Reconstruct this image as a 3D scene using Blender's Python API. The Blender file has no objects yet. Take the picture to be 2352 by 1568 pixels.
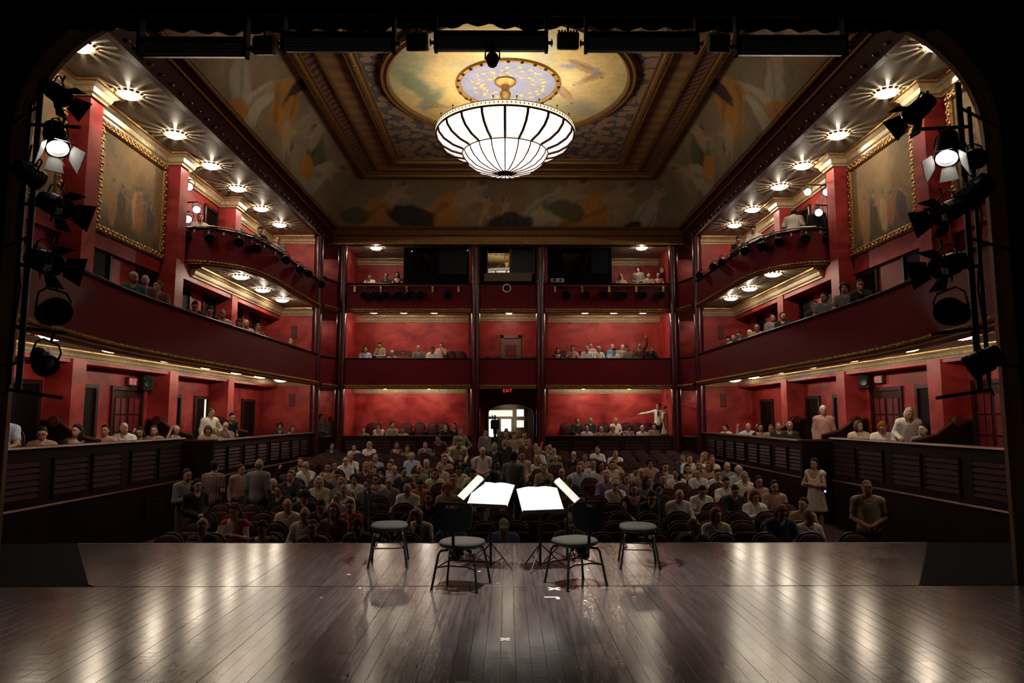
import bpy, math, random
import numpy as np
from mathutils import Vector, Matrix

scene = bpy.context.scene
C = scene.collection
random.seed(7)
RNG = np.random.default_rng(11)

# ------------------------------------------------------------------ camera
FPX = 1600.0
CAMZ = 1.70
PITCH = math.atan(172.0 / FPX)
YAW = math.atan(9.0 / FPX)
cam_d = bpy.data.cameras.new('camera')
cam_d.sensor_width = 36.0
cam_d.lens = 36.0 * FPX / 2352.0
cam_d.clip_start = 0.05
cam_d.clip_end = 200
cam = bpy.data.objects.new('camera', cam_d)
C.objects.link(cam)
cam.location = (0, 0, CAMZ)
cam.rotation_euler = (math.pi / 2 + PITCH, 0, -YAW)
scene.camera = cam

# ------------------------------------------------------------------ view / world
scene.view_settings.view_transform = 'Standard'
scene.view_settings.look = 'None'
scene.view_settings.gamma = 1.0
scene.view_settings.exposure = -0.12
scene.view_settings.use_curve_mapping = False
world = bpy.data.worlds.new('dark_theatre')
scene.world = world
world.use_nodes = True
world.node_tree.nodes['Background'].inputs[0].default_value = (0.9, 0.75, 0.6, 1)
world.node_tree.nodes['Background'].inputs[1].default_value = 0.004
cy = scene.cycles
cy.use_denoising = True
cy.max_bounces = 4
cy.diffuse_bounces = 2
cy.glossy_bounces = 2
cy.transmission_bounces = 4
cy.transparent_max_bounces = 5
cy.sample_clamp_indirect = 4.0
cy.sample_clamp_direct = 0.0
cy.caustics_reflective = False
cy.caustics_refractive = False
cy.use_adaptive_sampling = True
cy.adaptive_threshold = 0.12
cy.adaptive_min_samples = 12

# light levels (watts) tuned together
LAMP_W = 70.0
LAMP_EMIT = 30.0
CHAND_EMIT = 2.4
CHAND_UP = 33.0
STAGE_W = 4200.0
WARM = (1.0, 0.85, 0.66)


def add_light(name, kind, loc, energy, color=WARM, size=0.1, rot=None, spot=None, blend=0.5):
    d = bpy.data.lights.new(name, kind)
    d.energy = energy
    d.color = color
    if kind == 'AREA':
        d.shape = 'DISK'
        d.size = size
    elif kind in ('POINT', 'SPOT'):
        d.shadow_soft_size = size
    if kind == 'SPOT':
        d.spot_size = spot or math.radians(60)
        d.spot_blend = blend
    o = bpy.data.objects.new(name, d)
    C.objects.link(o)
    o.location = loc
    if rot is not None:
        o.rotation_euler = rot
    return o


def aim(o, target):
    v = Vector(target) - Vector(o.location)
    o.rotation_euler = v.to_track_quat('-Z', 'Y').to_euler()


# working lights hung in the stage grid over the quartet
wl = add_light('stage_work_light', 'SPOT', (0.0, 6.85, 6.3), STAGE_W * 0.62, (1.0, 0.93, 0.84), 0.25, spot=math.radians(56), blend=1.0)
aim(wl, (0.03, 7.5, 0.4))

# ------------------------------------------------------------------ pixel helpers
_R = (Matrix.Rotation(-YAW, 3, 'Z') @ Matrix.Rotation(math.pi / 2 + PITCH, 3, 'X'))


def ray(px, py):
    return _R @ Vector(((px - 1176.0) / FPX, (784.0 - py) / FPX, -1.0))


def at_y(px, py, y):
    d = ray(px, py)
    t = y / d.y
    return Vector((d.x * t, y, CAMZ + d.z * t))


def at_x(px, py, x):
    d = ray(px, py)
    t = x / d.x
    return Vector((x, d.y * t, CAMZ + d.z * t))


def at_z(px, py, z):
    d = ray(px, py)
    t = (z - CAMZ) / d.z
    return Vector((d.x * t, d.y * t, z))


ORD = ['first', 'second', 'third', 'fourth', 'fifth', 'sixth', 'seventh', 'eighth', 'ninth', 'tenth', 'eleventh', 'twelfth',
       'thirteenth', 'fourteenth', 'fifteenth', 'sixteenth', 'seventeenth', 'eighteenth', 'nineteenth', 'twentieth',
       'twenty-first', 'twenty-second', 'twenty-third', 'twenty-fourth', 'twenty-fifth', 'twenty-sixth', 'twenty-seventh', 'twenty-eighth', 'twenty-ninth', 'thirtieth']


def side_word(s):
    return 'left-side' if s < 0 else 'right-side'


# ------------------------------------------------------------------ materials
MATS = {}


def _nt(name):
    m = bpy.data.materials.new(name)
    m.use_nodes = True
    nt = m.node_tree
    b = nt.nodes['Principled BSDF']
    MATS[name] = m
    return m, nt, b


def mat(name, col, rough=0.6, metal=0.0, spec=0.5, noise=None, bump=None, coat=0.0, emit=None, estr=0.0, objcol=False, sheen=0.0):
    """Principled material; noise=(scale, amount, detail) varies the colour; bump=(scale, strength)."""
    m, nt, b = _nt(name)
    b.inputs['Roughness'].default_value = rough
    b.inputs['Metallic'].default_value = metal
    b.inputs['Specular IOR Level'].default_value = spec
    b.inputs['Coat Weight'].default_value = coat
    b.inputs['Sheen Weight'].default_value = sheen
    b.inputs['Base Color'].default_value = (*col, 1)
    tc = None
    src = None
    if objcol:
        oi = nt.nodes.new('ShaderNodeObjectInfo')
        nt.links.new(oi.outputs['Color'], b.inputs['Base Color'])
        src = oi.outputs['Color']
    if noise or bump:
        tc = nt.nodes.new('ShaderNodeTexCoord')
    if noise:
        n = nt.nodes.new('ShaderNodeTexNoise')
        n.inputs['Scale'].default_value = noise[0]
        n.inputs['Detail'].default_value = noise[2] if len(noise) > 2 else 4
        n.inputs['Roughness'].default_value = 0.6
        nt.links.new(tc.outputs['Object'], n.inputs['Vector'])
        mr = nt.nodes.new('ShaderNodeMapRange')
        mr.inputs['From Min'].default_value = 0.3
        mr.inputs['From Max'].default_value = 0.7
        mr.inputs['To Min'].default_value = 1 - noise[1]
        mr.inputs['To Max'].default_value = 1 + noise[1]
        nt.links.new(n.outputs['Fac'], mr.inputs['Value'])
        mul = nt.nodes.new('ShaderNodeVectorMath')
        mul.operation = 'SCALE'
        if src is None:
            mul.inputs[0].default_value = col
        else:
            nt.links.new(src, mul.inputs[0])
        nt.links.new(mr.outputs['Result'], mul.inputs['Scale'])
        nt.links.new(mul.outputs['Vector'], b.inputs['Base Color'])
    if bump:
        n2 = nt.nodes.new('ShaderNodeTexNoise')
        n2.inputs['Scale'].default_value = bump[0]
        n2.inputs['Detail'].default_value = 3
        nt.links.new(tc.outputs['Object'], n2.inputs['Vector'])
        bp = nt.nodes.new('ShaderNodeBump')
        bp.inputs['Strength'].default_value = bump[1]
        bp.inputs['Distance'].default_value = 0.02
        nt.links.new(n2.outputs['Fac'], bp.inputs['Height'])
        nt.links.new(bp.outputs['Normal'], b.inputs['Normal'])
    if emit is not None:
        b.inputs['Emission Color'].default_value = (*emit, 1)
        b.inputs['Emission Strength'].default_value = estr
    return m


def emit_mat(name, col, strength, clear=0.0):
    """A glowing surface; clear lets that share of light through (frosted glass)."""
    m = bpy.data.materials.new(name)
    m.use_nodes = True
    nt = m.node_tree
    nt.nodes.remove(nt.nodes['Principled BSDF'])
    out = nt.nodes['Material Output']
    e = nt.nodes.new('ShaderNodeEmission')
    e.inputs[0].default_value = (*col, 1)
    e.inputs[1].default_value = strength
    if clear > 0:
        t = nt.nodes.new('ShaderNodeBsdfTransparent')
        mx = nt.nodes.new('ShaderNodeMixShader')
        mx.inputs[0].default_value = clear
        nt.links.new(e.outputs[0], mx.inputs[1])
        nt.links.new(t.outputs[0], mx.inputs[2])
        nt.links.new(mx.outputs[0], out.inputs['Surface'])
    else:
        nt.links.new(e.outputs[0], out.inputs['Surface'])
    m.cycles.emission_sampling = 'AUTO' if name in ('chandelier_glass', 'chandelier_bowl_glass', 'window_day') else 'NONE'
    MATS[name] = m
    return m


def wall_red():
    m, nt, b = _nt('sponged_red_plaster')
    tc = nt.nodes.new('ShaderNodeTexCoord')
    mp = nt.nodes.new('ShaderNodeMapping')
    mp.inputs['Scale'].default_value = (0.55, 0.55, 0.9)
    n = nt.nodes.new('ShaderNodeTexNoise')
    n.inputs['Scale'].default_value = 1.6
    n.inputs['Detail'].default_value = 5
    n.inputs['Distortion'].default_value = 1.2
    r = nt.nodes.new('ShaderNodeValToRGB')
    r.color_ramp.elements[0].position = 0.30
    r.color_ramp.elements[0].color = (0.20, 0.009, 0.011, 1)
    r.color_ramp.elements[1].position = 0.72
    r.color_ramp.elements[1].color = (0.54, 0.060, 0.052, 1)
    nt.links.new(tc.outputs['Object'], mp.inputs['Vector'])
    nt.links.new(mp.outputs[0], n.inputs['Vector'])
    nt.links.new(n.outputs['Fac'], r.inputs['Fac'])
    nt.links.new(r.outputs['Color'], b.inputs['Base Color'])
    b.inputs['Roughness'].default_value = 0.5
    b.inputs['Specular IOR Level'].default_value = 0.3
    return m


def attr_mat(name, rough=0.7, attr='paint'):
    m, nt, b = _nt(name)
    a = nt.nodes.new('ShaderNodeAttribute')
    a.attribute_name = attr
    tc = nt.nodes.new('ShaderNodeTexCoord')
    n = nt.nodes.new('ShaderNodeTexNoise')
    n.inputs['Scale'].default_value = 9
    n.inputs['Detail'].default_value = 5
    mr = nt.nodes.new('ShaderNodeMapRange')
    mr.inputs['To Min'].default_value = 0.72
    mr.inputs['To Max'].default_value = 1.28
    mul = nt.nodes.new('ShaderNodeVectorMath')
    mul.operation = 'SCALE'
    nt.links.new(tc.outputs['Object'], n.inputs['Vector'])
    nt.links.new(n.outputs['Fac'], mr.inputs['Value'])
    nt.links.new(a.outputs['Color'], mul.inputs[0])
    nt.links.new(mr.outputs['Result'], mul.inputs['Scale'])
    nt.links.new(mul.outputs['Vector'], b.inputs['Base Color'])
    b.inputs['Roughness'].default_value = rough
    return m


def plank_mat():
    """Worn dark stage boards: grain along y, random tone per board, scuffs, satin varnish."""
    m, nt, b = _nt('worn_stage_boards')
    tc = nt.nodes.new('ShaderNodeTexCoord')
    geo = nt.nodes.new('ShaderNodeNewGeometry')
    oi = nt.nodes.new('ShaderNodeObjectInfo')
    mp = nt.nodes.new('ShaderNodeMapping')
    mp.inputs['Scale'].default_value = (14, 0.8, 1)
    n = nt.nodes.new('ShaderNodeTexNoise')
    n.inputs['Scale'].default_value = 2.0
    n.inputs['Detail'].default_value = 6
    nt.links.new(geo.outputs['Position'], mp.inputs['Vector'])
    nt.links.new(mp.outputs[0], n.inputs['Vector'])
    r = nt.nodes.new('ShaderNodeValToRGB')
    r.color_ramp.elements[0].position = 0.25
    r.color_ramp.elements[0].color = (0.040, 0.035, 0.033, 1)
    r.color_ramp.elements[1].position = 0.8
    r.color_ramp.elements[1].color = (0.125, 0.110, 0.103, 1)
    nt.links.new(n.outputs['Fac'], r.inputs['Fac'])
    mr = nt.nodes.new('ShaderNodeMapRange')
    mr.inputs['To Min'].default_value = 0.75
    mr.inputs['To Max'].default_value = 1.3
    nt.links.new(oi.outputs['Random'], mr.inputs['Value'])
    mul = nt.nodes.new('ShaderNodeVectorMath')
    mul.operation = 'SCALE'
    nt.links.new(r.outputs['Color'], mul.inputs[0])
    nt.links.new(mr.outputs['Result'], mul.inputs['Scale'])
    # fine pale scratches
    sn = nt.nodes.new('ShaderNodeTexNoise')
    sn.inputs['Scale'].default_value = 3.0
    sn.inputs['Detail'].default_value = 8
    sn.inputs['Distortion'].default_value = 2.5
    nt.links.new(geo.outputs['Position'], sn.inputs['Vector'])
    sr = nt.nodes.new('ShaderNodeValToRGB')
    sr.color_ramp.elements[0].position = 0.497
    sr.color_ramp.elements[0].color = (0, 0, 0, 1)
    sr.color_ramp.elements[1].position = 0.5
    sr.color_ramp.elements[1].color = (1, 1, 1, 1)
    e = sr.color_ramp.elements.new(0.503)
    e.color = (0, 0, 0, 1)
    nt.links.new(sn.outputs['Fac'], sr.inputs['Fac'])
    mix = nt.nodes.new('ShaderNodeMixRGB')
    mix.inputs['Color2'].default_value = (0.26, 0.22, 0.19, 1)
    ms = nt.nodes.new('ShaderNodeMath')
    ms.operation = 'MULTIPLY'
    ms.inputs[1].default_value = 0.12
    nt.links.new(sr.outputs['Color'], ms.inputs[0])
    nt.links.new(ms.outputs[0], mix.inputs['Fac'])
    nt.links.new(mul.outputs['Vector'], mix.inputs['Color1'])
    nt.links.new(mix.outputs[0], b.inputs['Base Color'])
    # varnish: uneven sheen and slight cupping of each board
    rn = nt.nodes.new('ShaderNodeTexNoise')
    rn.inputs['Scale'].default_value = 2.2
    rn.inputs['Detail'].default_value = 5
    nt.links.new(geo.outputs['Position'], rn.inputs['Vector'])
    rr = nt.nodes.new('ShaderNodeMapRange')
    rr.inputs['To Min'].default_value = 0.15
    rr.inputs['To Max'].default_value = 0.25
    nt.links.new(rn.outputs['Fac'], rr.inputs['Value'])
    nt.links.new(rr.outputs['Result'], b.inputs['Roughness'])
    b.inputs['Specular IOR Level'].default_value = 0.62
    bn = nt.nodes.new('ShaderNodeTexNoise')
    bn.inputs['Scale'].default_value = 1.0
    bn.inputs['Detail'].default_value = 4
    mp2 = nt.nodes.new('ShaderNodeMapping')
    mp2.inputs['Scale'].default_value = (5, 16, 1)
    nt.links.new(geo.outputs['Position'], mp2.inputs['Vector'])
    nt.links.new(mp2.outputs[0], bn.inputs['Vector'])
    bp = nt.nodes.new('ShaderNodeBump')
    bp.inputs['Strength'].default_value = 0.08
    bp.inputs['Distance'].default_value = 0.012
    nt.links.new(bn.outputs['Fac'], bp.inputs['Height'])
    nt.links.new(bp.outputs['Normal'], b.inputs['Normal'])
    return m


wall_red()
plank_mat()
attr_mat('mural_paint', 0.75)
mat('balcony_red', (0.150, 0.003, 0.009), 0.6, spec=0.2, noise=(0.8, 0.12, 3))
mat('maroon_column', (0.075, 0.006, 0.013), 0.28, coat=0.3)
mat('dark_mahogany', (0.012, 0.003, 0.0025), 0.4, spec=0.15, noise=(5, 0.35, 5))
mat('mahogany', (0.070, 0.016, 0.010), 0.5, spec=0.25, noise=(5, 0.3, 5))
mat('slat_maroon', (0.030, 0.003, 0.005), 0.5, spec=0.12)
mat('gold_leaf', (0.56, 0.32, 0.10), 0.34, metal=0.85, noise=(30, 0.35, 4), bump=(55, 0.5))
mat('dim_gold', (0.30, 0.16, 0.055), 0.4, metal=0.6, noise=(25, 0.35, 4), bump=(40, 0.5))
mat('cream_gilt', (0.68, 0.55, 0.33), 0.28, metal=0.5, noise=(12, 0.25, 4))
mat('soffit_grey', (0.36, 0.33, 0.25), 0.55, spec=0.15, noise=(2, 0.10, 3))
mat('beam_brown', (0.060, 0.014, 0.008), 0.5, spec=0.2)
mat('black_metal', (0.010, 0.010, 0.011), 0.38, metal=0.3)
mat('matt_black', (0.005, 0.005, 0.005), 0.85)
mat('black_cloth', (0.0035, 0.0035, 0.0035), 0.95, spec=0.1)
mat('dark_wall', (0.012, 0.009, 0.008), 0.7)
mat('carpet_black', (0.008, 0.007, 0.0075), 1.0, spec=0.05)
mat('stalls_carpet', (0.030, 0.005, 0.007), 0.9, noise=(6, 0.3, 3))
mat('velvet_seat', (0.036, 0.0012, 0.0035), 0.6, spec=0.25, noise=(8, 0.2, 3))
mat('seat_shell', (0.014, 0.002, 0.0028), 0.45, spec=0.25)
mat('chrome', (0.7, 0.7, 0.7), 0.18, metal=1.0)
mat('chair_fabric', (0.05, 0.046, 0.040), 0.9, bump=(300, 0.25))
mat('paper', (0.86, 0.85, 0.82), 0.7)
mat('paper_dim', (0.45, 0.40, 0.40), 0.7)
mat('tape_white', (0.75, 0.73, 0.68), 0.6)
mat('tape_red', (0.65, 0.10, 0.09), 0.6)
mat('door_wood', (0.035, 0.010, 0.008), 0.4, spec=0.2, noise=(6, 0.3, 5))
mat('door_dark', (0.006, 0.003, 0.003), 0.6, spec=0.08)
mat('quilt_red', (0.16, 0.010, 0.018), 0.45)
mat('sign_box', (0.06, 0.03, 0.03), 0.5)
mat('sign_white', (0.6, 0.55, 0.5), 0.6)
mat('booth_dark', (0.003, 0.003, 0.0035), 0.8, spec=0.1)
mat('booth_sill', (0.16, 0.12, 0.08), 0.6)
mat('booth_glass', (0.006, 0.007, 0.009), 0.05, spec=1.0)
mat('led_face', (0.22, 0.26, 0.26), 0.5, spec=0.3)
mat('diode', (0.5, 0.55, 0.52), 0.4)
mat('pros_gilt', (0.16, 0.09, 0.035), 0.4, metal=0.5)
mat('booth_blue', (0.004, 0.007, 0.016), 0.35, spec=0.2)
mat('bright_gold', (0.85, 0.55, 0.22), 0.2, metal=1.0)
mat('grille_red', (0.10, 0.010, 0.010), 0.6)
mat('foyer_wood', (0.20, 0.115, 0.045), 0.5)
mat('foyer_red', (0.25, 0.03, 0.02), 0.6)
mat('skin', (0.5, 0.28, 0.19), 0.5, objcol=True)
mat('cloth', (0.5, 0.5, 0.5), 0.8, objcol=True, noise=(14, 0.12, 3))
mat('hair', (0.1, 0.1, 0.1), 0.7, spec=0.2, objcol=True, noise=(60, 0.4, 2))
mat('eye_dark', (0.015, 0.01, 0.01), 0.4)
mat('lip', (0.30, 0.08, 0.07), 0.5)
mat('plastic_white', (0.55, 0.5, 0.45), 0.5)
mat('phone_case', (0.01, 0.01, 0.012), 0.4)
mat('barn_lit', (0.62, 0.60, 0.56), 0.5)
mat('vent_metal', (0.05, 0.045, 0.045), 0.45, metal=0.4)
emit_mat('lamp_glass', (1.0, 0.86, 0.66), LAMP_EMIT, 0.45)
emit_mat('chandelier_glass', (1.0, 0.90, 0.74), CHAND_EMIT, 0.0)
emit_mat('chandelier_bowl_glass', (1.0, 0.91, 0.76), CHAND_EMIT * 1.55, 0.0)
emit_mat('lens_glow', (1.0, 0.93, 0.85), 16.0)
emit_mat('exit_red', (1.0, 0.03, 0.05), 1.3)
emit_mat('exit_dim', (1.0, 0.12, 0.12), 0.55)
emit_mat('window_day', (0.80, 0.90, 1.0), 1.7)
emit_mat('window_warm', (1.0, 0.93, 0.62), 1.4)
emit_mat('blue_led', (0.12, 0.08, 1.0), 9.0)
emit_mat('phone_screen', (0.55, 0.65, 1.0), 0.9)


def pattern_cloth(name, ca, cb, kind):
    m, nt, b = _nt(name)
    tc = nt.nodes.new('ShaderNodeTexCoord')
    mix = nt.nodes.new('ShaderNodeMixRGB')
    mix.inputs['Color1'].default_value = (*ca, 1)
    mix.inputs['Color2'].default_value = (*cb, 1)
    b.inputs['Roughness'].default_value = 0.8
    ws = []
    for ax in (('X', 'Z') if kind == 'plaid' else ('X',)):
        w = nt.nodes.new('ShaderNodeTexWave')
        w.bands_direction = ax
        w.inputs['Scale'].default_value = 7.5 if kind == 'plaid' else 14
        w.inputs['Distortion'].default_value = 0.6
        nt.links.new(tc.outputs['Object'], w.inputs['Vector'])
        ws.append(w)
    if len(ws) == 2:
        mx = nt.nodes.new('ShaderNodeMath')
        mx.operation = 'MULTIPLY'
        nt.links.new(ws[0].outputs['Fac'], mx.inputs[0])
        nt.links.new(ws[1].outputs['Fac'], mx.inputs[1])
        nt.links.new(mx.outputs[0], mix.inputs['Fac'])
    else:
        nt.links.new(ws[0].outputs['Fac'], mix.inputs['Fac'])
    nt.links.new(mix.outputs[0], b.inputs['Base Color'])


pattern_cloth('plaid_cloth', (0.13, 0.05, 0.05), (0.62, 0.50, 0.34), 'plaid')
pattern_cloth('pale_plaid_cloth', (0.30, 0.12, 0.10), (0.75, 0.65, 0.52), 'plaid')
pattern_cloth('striped_cloth', (0.10, 0.09, 0.09), (0.62, 0.56, 0.48), 'stripe')


# ------------------------------------------------------------------ mesh builder
class MB:
    def __init__(self):
        self.v = []
        self.f = []
        self.m = []
        self.mi = 0

    def add(self, vs, fs):
        o = len(self.v)
        self.v.extend([tuple(p) for p in vs])
        for f in fs:
            self.f.append(tuple(o + i for i in f))
            self.m.append(self.mi)
        return self

    def box(self, lo, hi, M=None):
        x0, y0, z0 = lo
        x1, y1, z1 = hi
        vs = [(x0, y0, z0), (x1, y0, z0), (x1, y1, z0), (x0, y1, z0), (x0, y0, z1), (x1, y0, z1), (x1, y1, z1), (x0, y1, z1)]
        if M is not None:
            vs = [M @ Vector(p) for p in vs]
        return self.add(vs, [(0, 3, 2, 1), (4, 5, 6, 7), (0, 1, 5, 4), (1, 2, 6, 5), (2, 3, 7, 6), (3, 0, 4, 7)])

    def bev(self, lo, hi, b=0.01, M=None):
        """box with all edges chamfered (24 verts)"""
        x = (lo[0], hi[0]); y = (lo[1], hi[1]); z = (lo[2], hi[2])
        vs = []
        idx = {}
        for i in (0, 1):
            for j in (0, 1):
                for k in (0, 1):
                    sx, sy, sz = (1 if i == 0 else -1), (1 if j == 0 else -1), (1 if k == 0 else -1)
                    p = (x[i], y[j], z[k])
                    idx[i, j, k, 'x'] = len(vs); vs.append((p[0], p[1] + sy * b, p[2] + sz * b))
                    idx[i, j, k, 'y'] = len(vs); vs.append((p[0] + sx * b, p[1], p[2] + sz * b))
                    idx[i, j, k, 'z'] = len(vs); vs.append((p[0] + sx * b, p[1] + sy * b, p[2]))
        g = lambda i, j, k, a: idx[i, j, k, a]
        fs = []
        for i in (0, 1):
            q = [g(i, 0, 0, 'x'), g(i, 1, 0, 'x'), g(i, 1, 1, 'x'), g(i, 0, 1, 'x')]
            fs.append(q if i else q[::-1])
            q = [g(0, i, 0, 'y'), g(0, i, 1, 'y'), g(1, i, 1, 'y'), g(1, i, 0, 'y')]
            fs.append(q if i else q[::-1])
            q = [g(0, 0, i, 'z'), g(1, 0, i, 'z'), g(1, 1, i, 'z'), g(0, 1, i, 'z')]
            fs.append(q if i else q[::-1])
        for a in (0, 1):
            for c in (0, 1):
                q = [g(0, a, c, 'y'), g(1, a, c, 'y'), g(1, a, c, 'z'), g(0, a, c, 'z')]
                fs.append(q if (a ^ c) else q[::-1])
                q = [g(a, 0, c, 'x'), g(a, 0, c, 'z'), g(a, 1, c, 'z'), g(a, 1, c, 'x')]
                fs.append(q if not (a ^ c) else q[::-1])
                q = [g(a, c, 0, 'x'), g(a, c, 1, 'x'), g(a, c, 1, 'y'), g(a, c, 0, 'y')]
                fs.append(q if not (a ^ c) else q[::-1])
        for i in (0, 1):
            for j in (0, 1):
                for k in (0, 1):
                    q = [g(i, j, k, 'x'), g(i, j, k, 'y'), g(i, j, k, 'z')]
                    fs.append(q if ((i + j + k) % 2 == 0) else q[::-1])
        if M is not None:
            vs = [M @ Vector(p) for p in vs]
        return self.add(vs, fs)

    def cyl(self, p0, p1, r0, r1=None, n=10, caps=True):
        r1 = r0 if r1 is None else r1
        p0 = Vector(p0); p1 = Vector(p1)
        d = (p1 - p0).normalized()
        a = d.orthogonal().normalized()
        b = d.cross(a)
        vs = []
        for p, r in ((p0, r0), (p1, r1)):
            for i in range(n):
                t = 2 * math.pi * i / n
                vs.append(p + a * (r * math.cos(t)) + b * (r * math.sin(t)))
        fs = [(i, (i + 1) % n, n + (i + 1) % n, n + i) for i in range(n)]
        if caps:
            fs += [tuple(range(n))[::-1], tuple(range(n, 2 * n))]
        return self.add(vs, fs)

    def tube(self, pts, r, n=8):
        pts = [Vector(p) for p in pts]
        rs = r if isinstance(r, (list, tuple)) else [r] * len(pts)
        rings = []
        up = None
        for i, p in enumerate(pts):
            d = (pts[min(i + 1, len(pts) - 1)] - pts[max(i - 1, 0)]).normalized()
            a = d.orthogonal().normalized() if up is None else (up - d * up.dot(d)).normalized()
            up = a
            b = d.cross(a)
            rings.append([p + a * (rs[i] * math.cos(2 * math.pi * k / n)) + b * (rs[i] * math.sin(2 * math.pi * k / n)) for k in range(n)])
        vs = [q for R in rings for q in R]
        fs = []
        for i in range(len(pts) - 1):
            for k in range(n):
                fs.append((i * n + k, i * n + (k + 1) % n, (i + 1) * n + (k + 1) % n, (i + 1) * n + k))
        fs += [tuple(range(n))[::-1], tuple(range((len(pts) - 1) * n, len(pts) * n))]
        return self.add(vs, fs)

    def lathe(self, prof, n=24, M=None, a0=0.0, a1=2 * math.pi):
        """prof = [(r, z)...] round the z axis"""
        full = abs(a1 - a0 - 2 * math.pi) < 1e-6
        k = n if full else n + 1
        vs = []
        for r, z in prof:
            for i in range(k):
                t = a0 + (a1 - a0) * i / n
                vs.append(Vector((r * math.cos(t), r * math.sin(t), z)))
        fs = []
        for j in range(len(prof) - 1):
            for i in range(n):
                i2 = (i + 1) % k
                fs.append((j * k + i, j * k + i2, (j + 1) * k + i2, (j + 1) * k + i))
        if M is not None:
            vs = [M @ p for p in vs]
        return self.add(vs, fs)

    def ball(self, c, r, n=8, M=None):
        rx, ry, rz = r if isinstance(r, (tuple, list)) else (r, r, r)
        h = max(4, n // 2 + 1)
        vs = [Vector((0, 0, -rz))]
        for j in range(1, h):
            ph = -math.pi / 2 + math.pi * j / h
            for i in range(n):
                t = 2 * math.pi * i / n
                vs.append(Vector((rx * math.cos(ph) * math.cos(t), ry * math.cos(ph) * math.sin(t), rz * math.sin(ph))))
        vs.append(Vector((0, 0, rz)))
        fs = [(0, 1 + (i + 1) % n, 1 + i) for i in range(n)]
        for j in range(h - 2):
            for i in range(n):
                a = 1 + j * n
                fs.append((a + i, a + (i + 1) % n, a + n + (i + 1) % n, a + n + i))
        a = 1 + (h - 2) * n
        fs += [(a + i, a + (i + 1) % n, len(vs) - 1) for i in range(n)]
        c = Vector(c)
        vs = [((M @ p) if M is not None else p) + c for p in vs]
        return self.add(vs, fs)

    def sweep(self, path, prof, side=1.0, caps=True):
        """path = [(x, y[, z])] in plan; prof = [(u, v)] closed loop: u along the plan normal (side*left), v up"""
        P = [Vector((p[0], p[1])) for p in path]
        Z = [(p[2] if len(p) > 2 else 0.0) for p in path]
        n = len(prof)
        vs = []
        for i, p in enumerate(P):
            d0 = (P[i] - P[i - 1]).normalized() if i > 0 else None
            d1 = (P[i + 1] - P[i]).normalized() if i < len(P) - 1 else None
            if d0 is None: d0 = d1
            if d1 is None: d1 = d0
            n0 = Vector((-d0.y, d0.x)); n1 = Vector((-d1.y, d1.x))
            b = (n0 + n1)
            if b.length < 1e-6: b = n0
            b.normalize()
            sc = 1.0 / max(0.35, b.dot(n0))
            for u, w in prof:
                q = p + b * (u * side * sc)
                vs.append((q.x, q.y, Z[i] + w))
        fs = []
        for i in range(len(P) - 1):
            for k in range(n):
                k2 = (k + 1) % n
                q = (i * n + k, i * n + k2, (i + 1) * n + k2, (i + 1) * n + k)
                fs.append(q)
        if caps:
            fs += [tuple(range(n))[::-1], tuple(range((len(P) - 1) * n, len(P) * n))]
        return self.add(vs, fs)

    def prism(self, poly, z0, z1):
        """plan polygon extruded from z0 to z1"""
        n = len(poly)
        vs = [(p[0], p[1], z0) for p in poly] + [(p[0], p[1], z1) for p in poly]
        fs = [(i, (i + 1) % n, n + (i + 1) % n, n + i) for i in range(n)]
        fs += [tuple(range(n))[::-1], tuple(range(n, 2 * n))]
        return self.add(vs, fs)

    def mesh(self, name, mats, smooth=None):
        me = bpy.data.meshes.new(name)
        me.from_pydata(self.v, [], self.f)
        mats = [mats] if isinstance(mats, str) else mats
        for k in mats:
            me.materials.append(MATS[k])
        if len(mats) > 1:
            me.polygons.foreach_set('material_index', self.m)
        if smooth is not None:
            me.polygons.foreach_set('use_smooth', [True] * len(me.polygons))
            me.set_sharp_from_angle(angle=math.radians(smooth))
        me.update()
        return me

    def build(self, name, mats, parent=None, smooth=None, fix=True):
        me = self.mesh(name, mats, smooth)
        if fix:
            fix_normals(me)
        return link(name, me, parent)


import bmesh


def fix_normals(me):
    bm = bmesh.new()
    bm.from_mesh(me)
    bmesh.ops.recalc_face_normals(bm, faces=bm.faces)
    bm.to_mesh(me)
    bm.free()


def link(name, me, parent=None):
    o = bpy.data.objects.new(name, me)
    C.objects.link(o)
    if parent is not None:
        o.parent = parent
    return o


def empty(name, loc=(0, 0, 0), rz=0.0):
    o = bpy.data.objects.new(name, None)
    C.objects.link(o)
    o.location = loc
    o.rotation_euler = (0, 0, rz)
    o.empty_display_size = 0.1
    return o


def tag(o, label, cat, group=None):
    o['label'] = label
    o['category'] = cat
    if group:
        o['group'] = group
    return o


def thing(name, label, cat, loc=(0, 0, 0), rz=0.0, group=None):
    return tag(empty(name, loc, rz), label, cat, group)


def struct(o, label=None, cat=None):
    o['kind'] = 'structure'
    if label:
        o['label'] = label
    if cat:
        o['category'] = cat
    return o


def copy_tree(o, parent=None):
    c = o.copy()
    C.objects.link(c)
    c.parent = parent
    for ch in list(o.children):
        copy_tree(ch, c)
    return c


def face_to(d):
    """rotation taking +z to direction d"""
    return Vector(d).to_track_quat('Z', 'Y').to_matrix().to_4x4()

# ================================================================== painting helpers (numpy)
def _hash(ix, iy, seed):
    h = (ix.astype(np.int64) * 374761393 + iy.astype(np.int64) * 668265263 + seed * 974634777) & 0x7fffffff
    h = (h ^ (h >> 13)) * 1274126177 & 0x7fffffff
    return ((h ^ (h >> 16)) & 0xffff) / 65535.0


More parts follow.
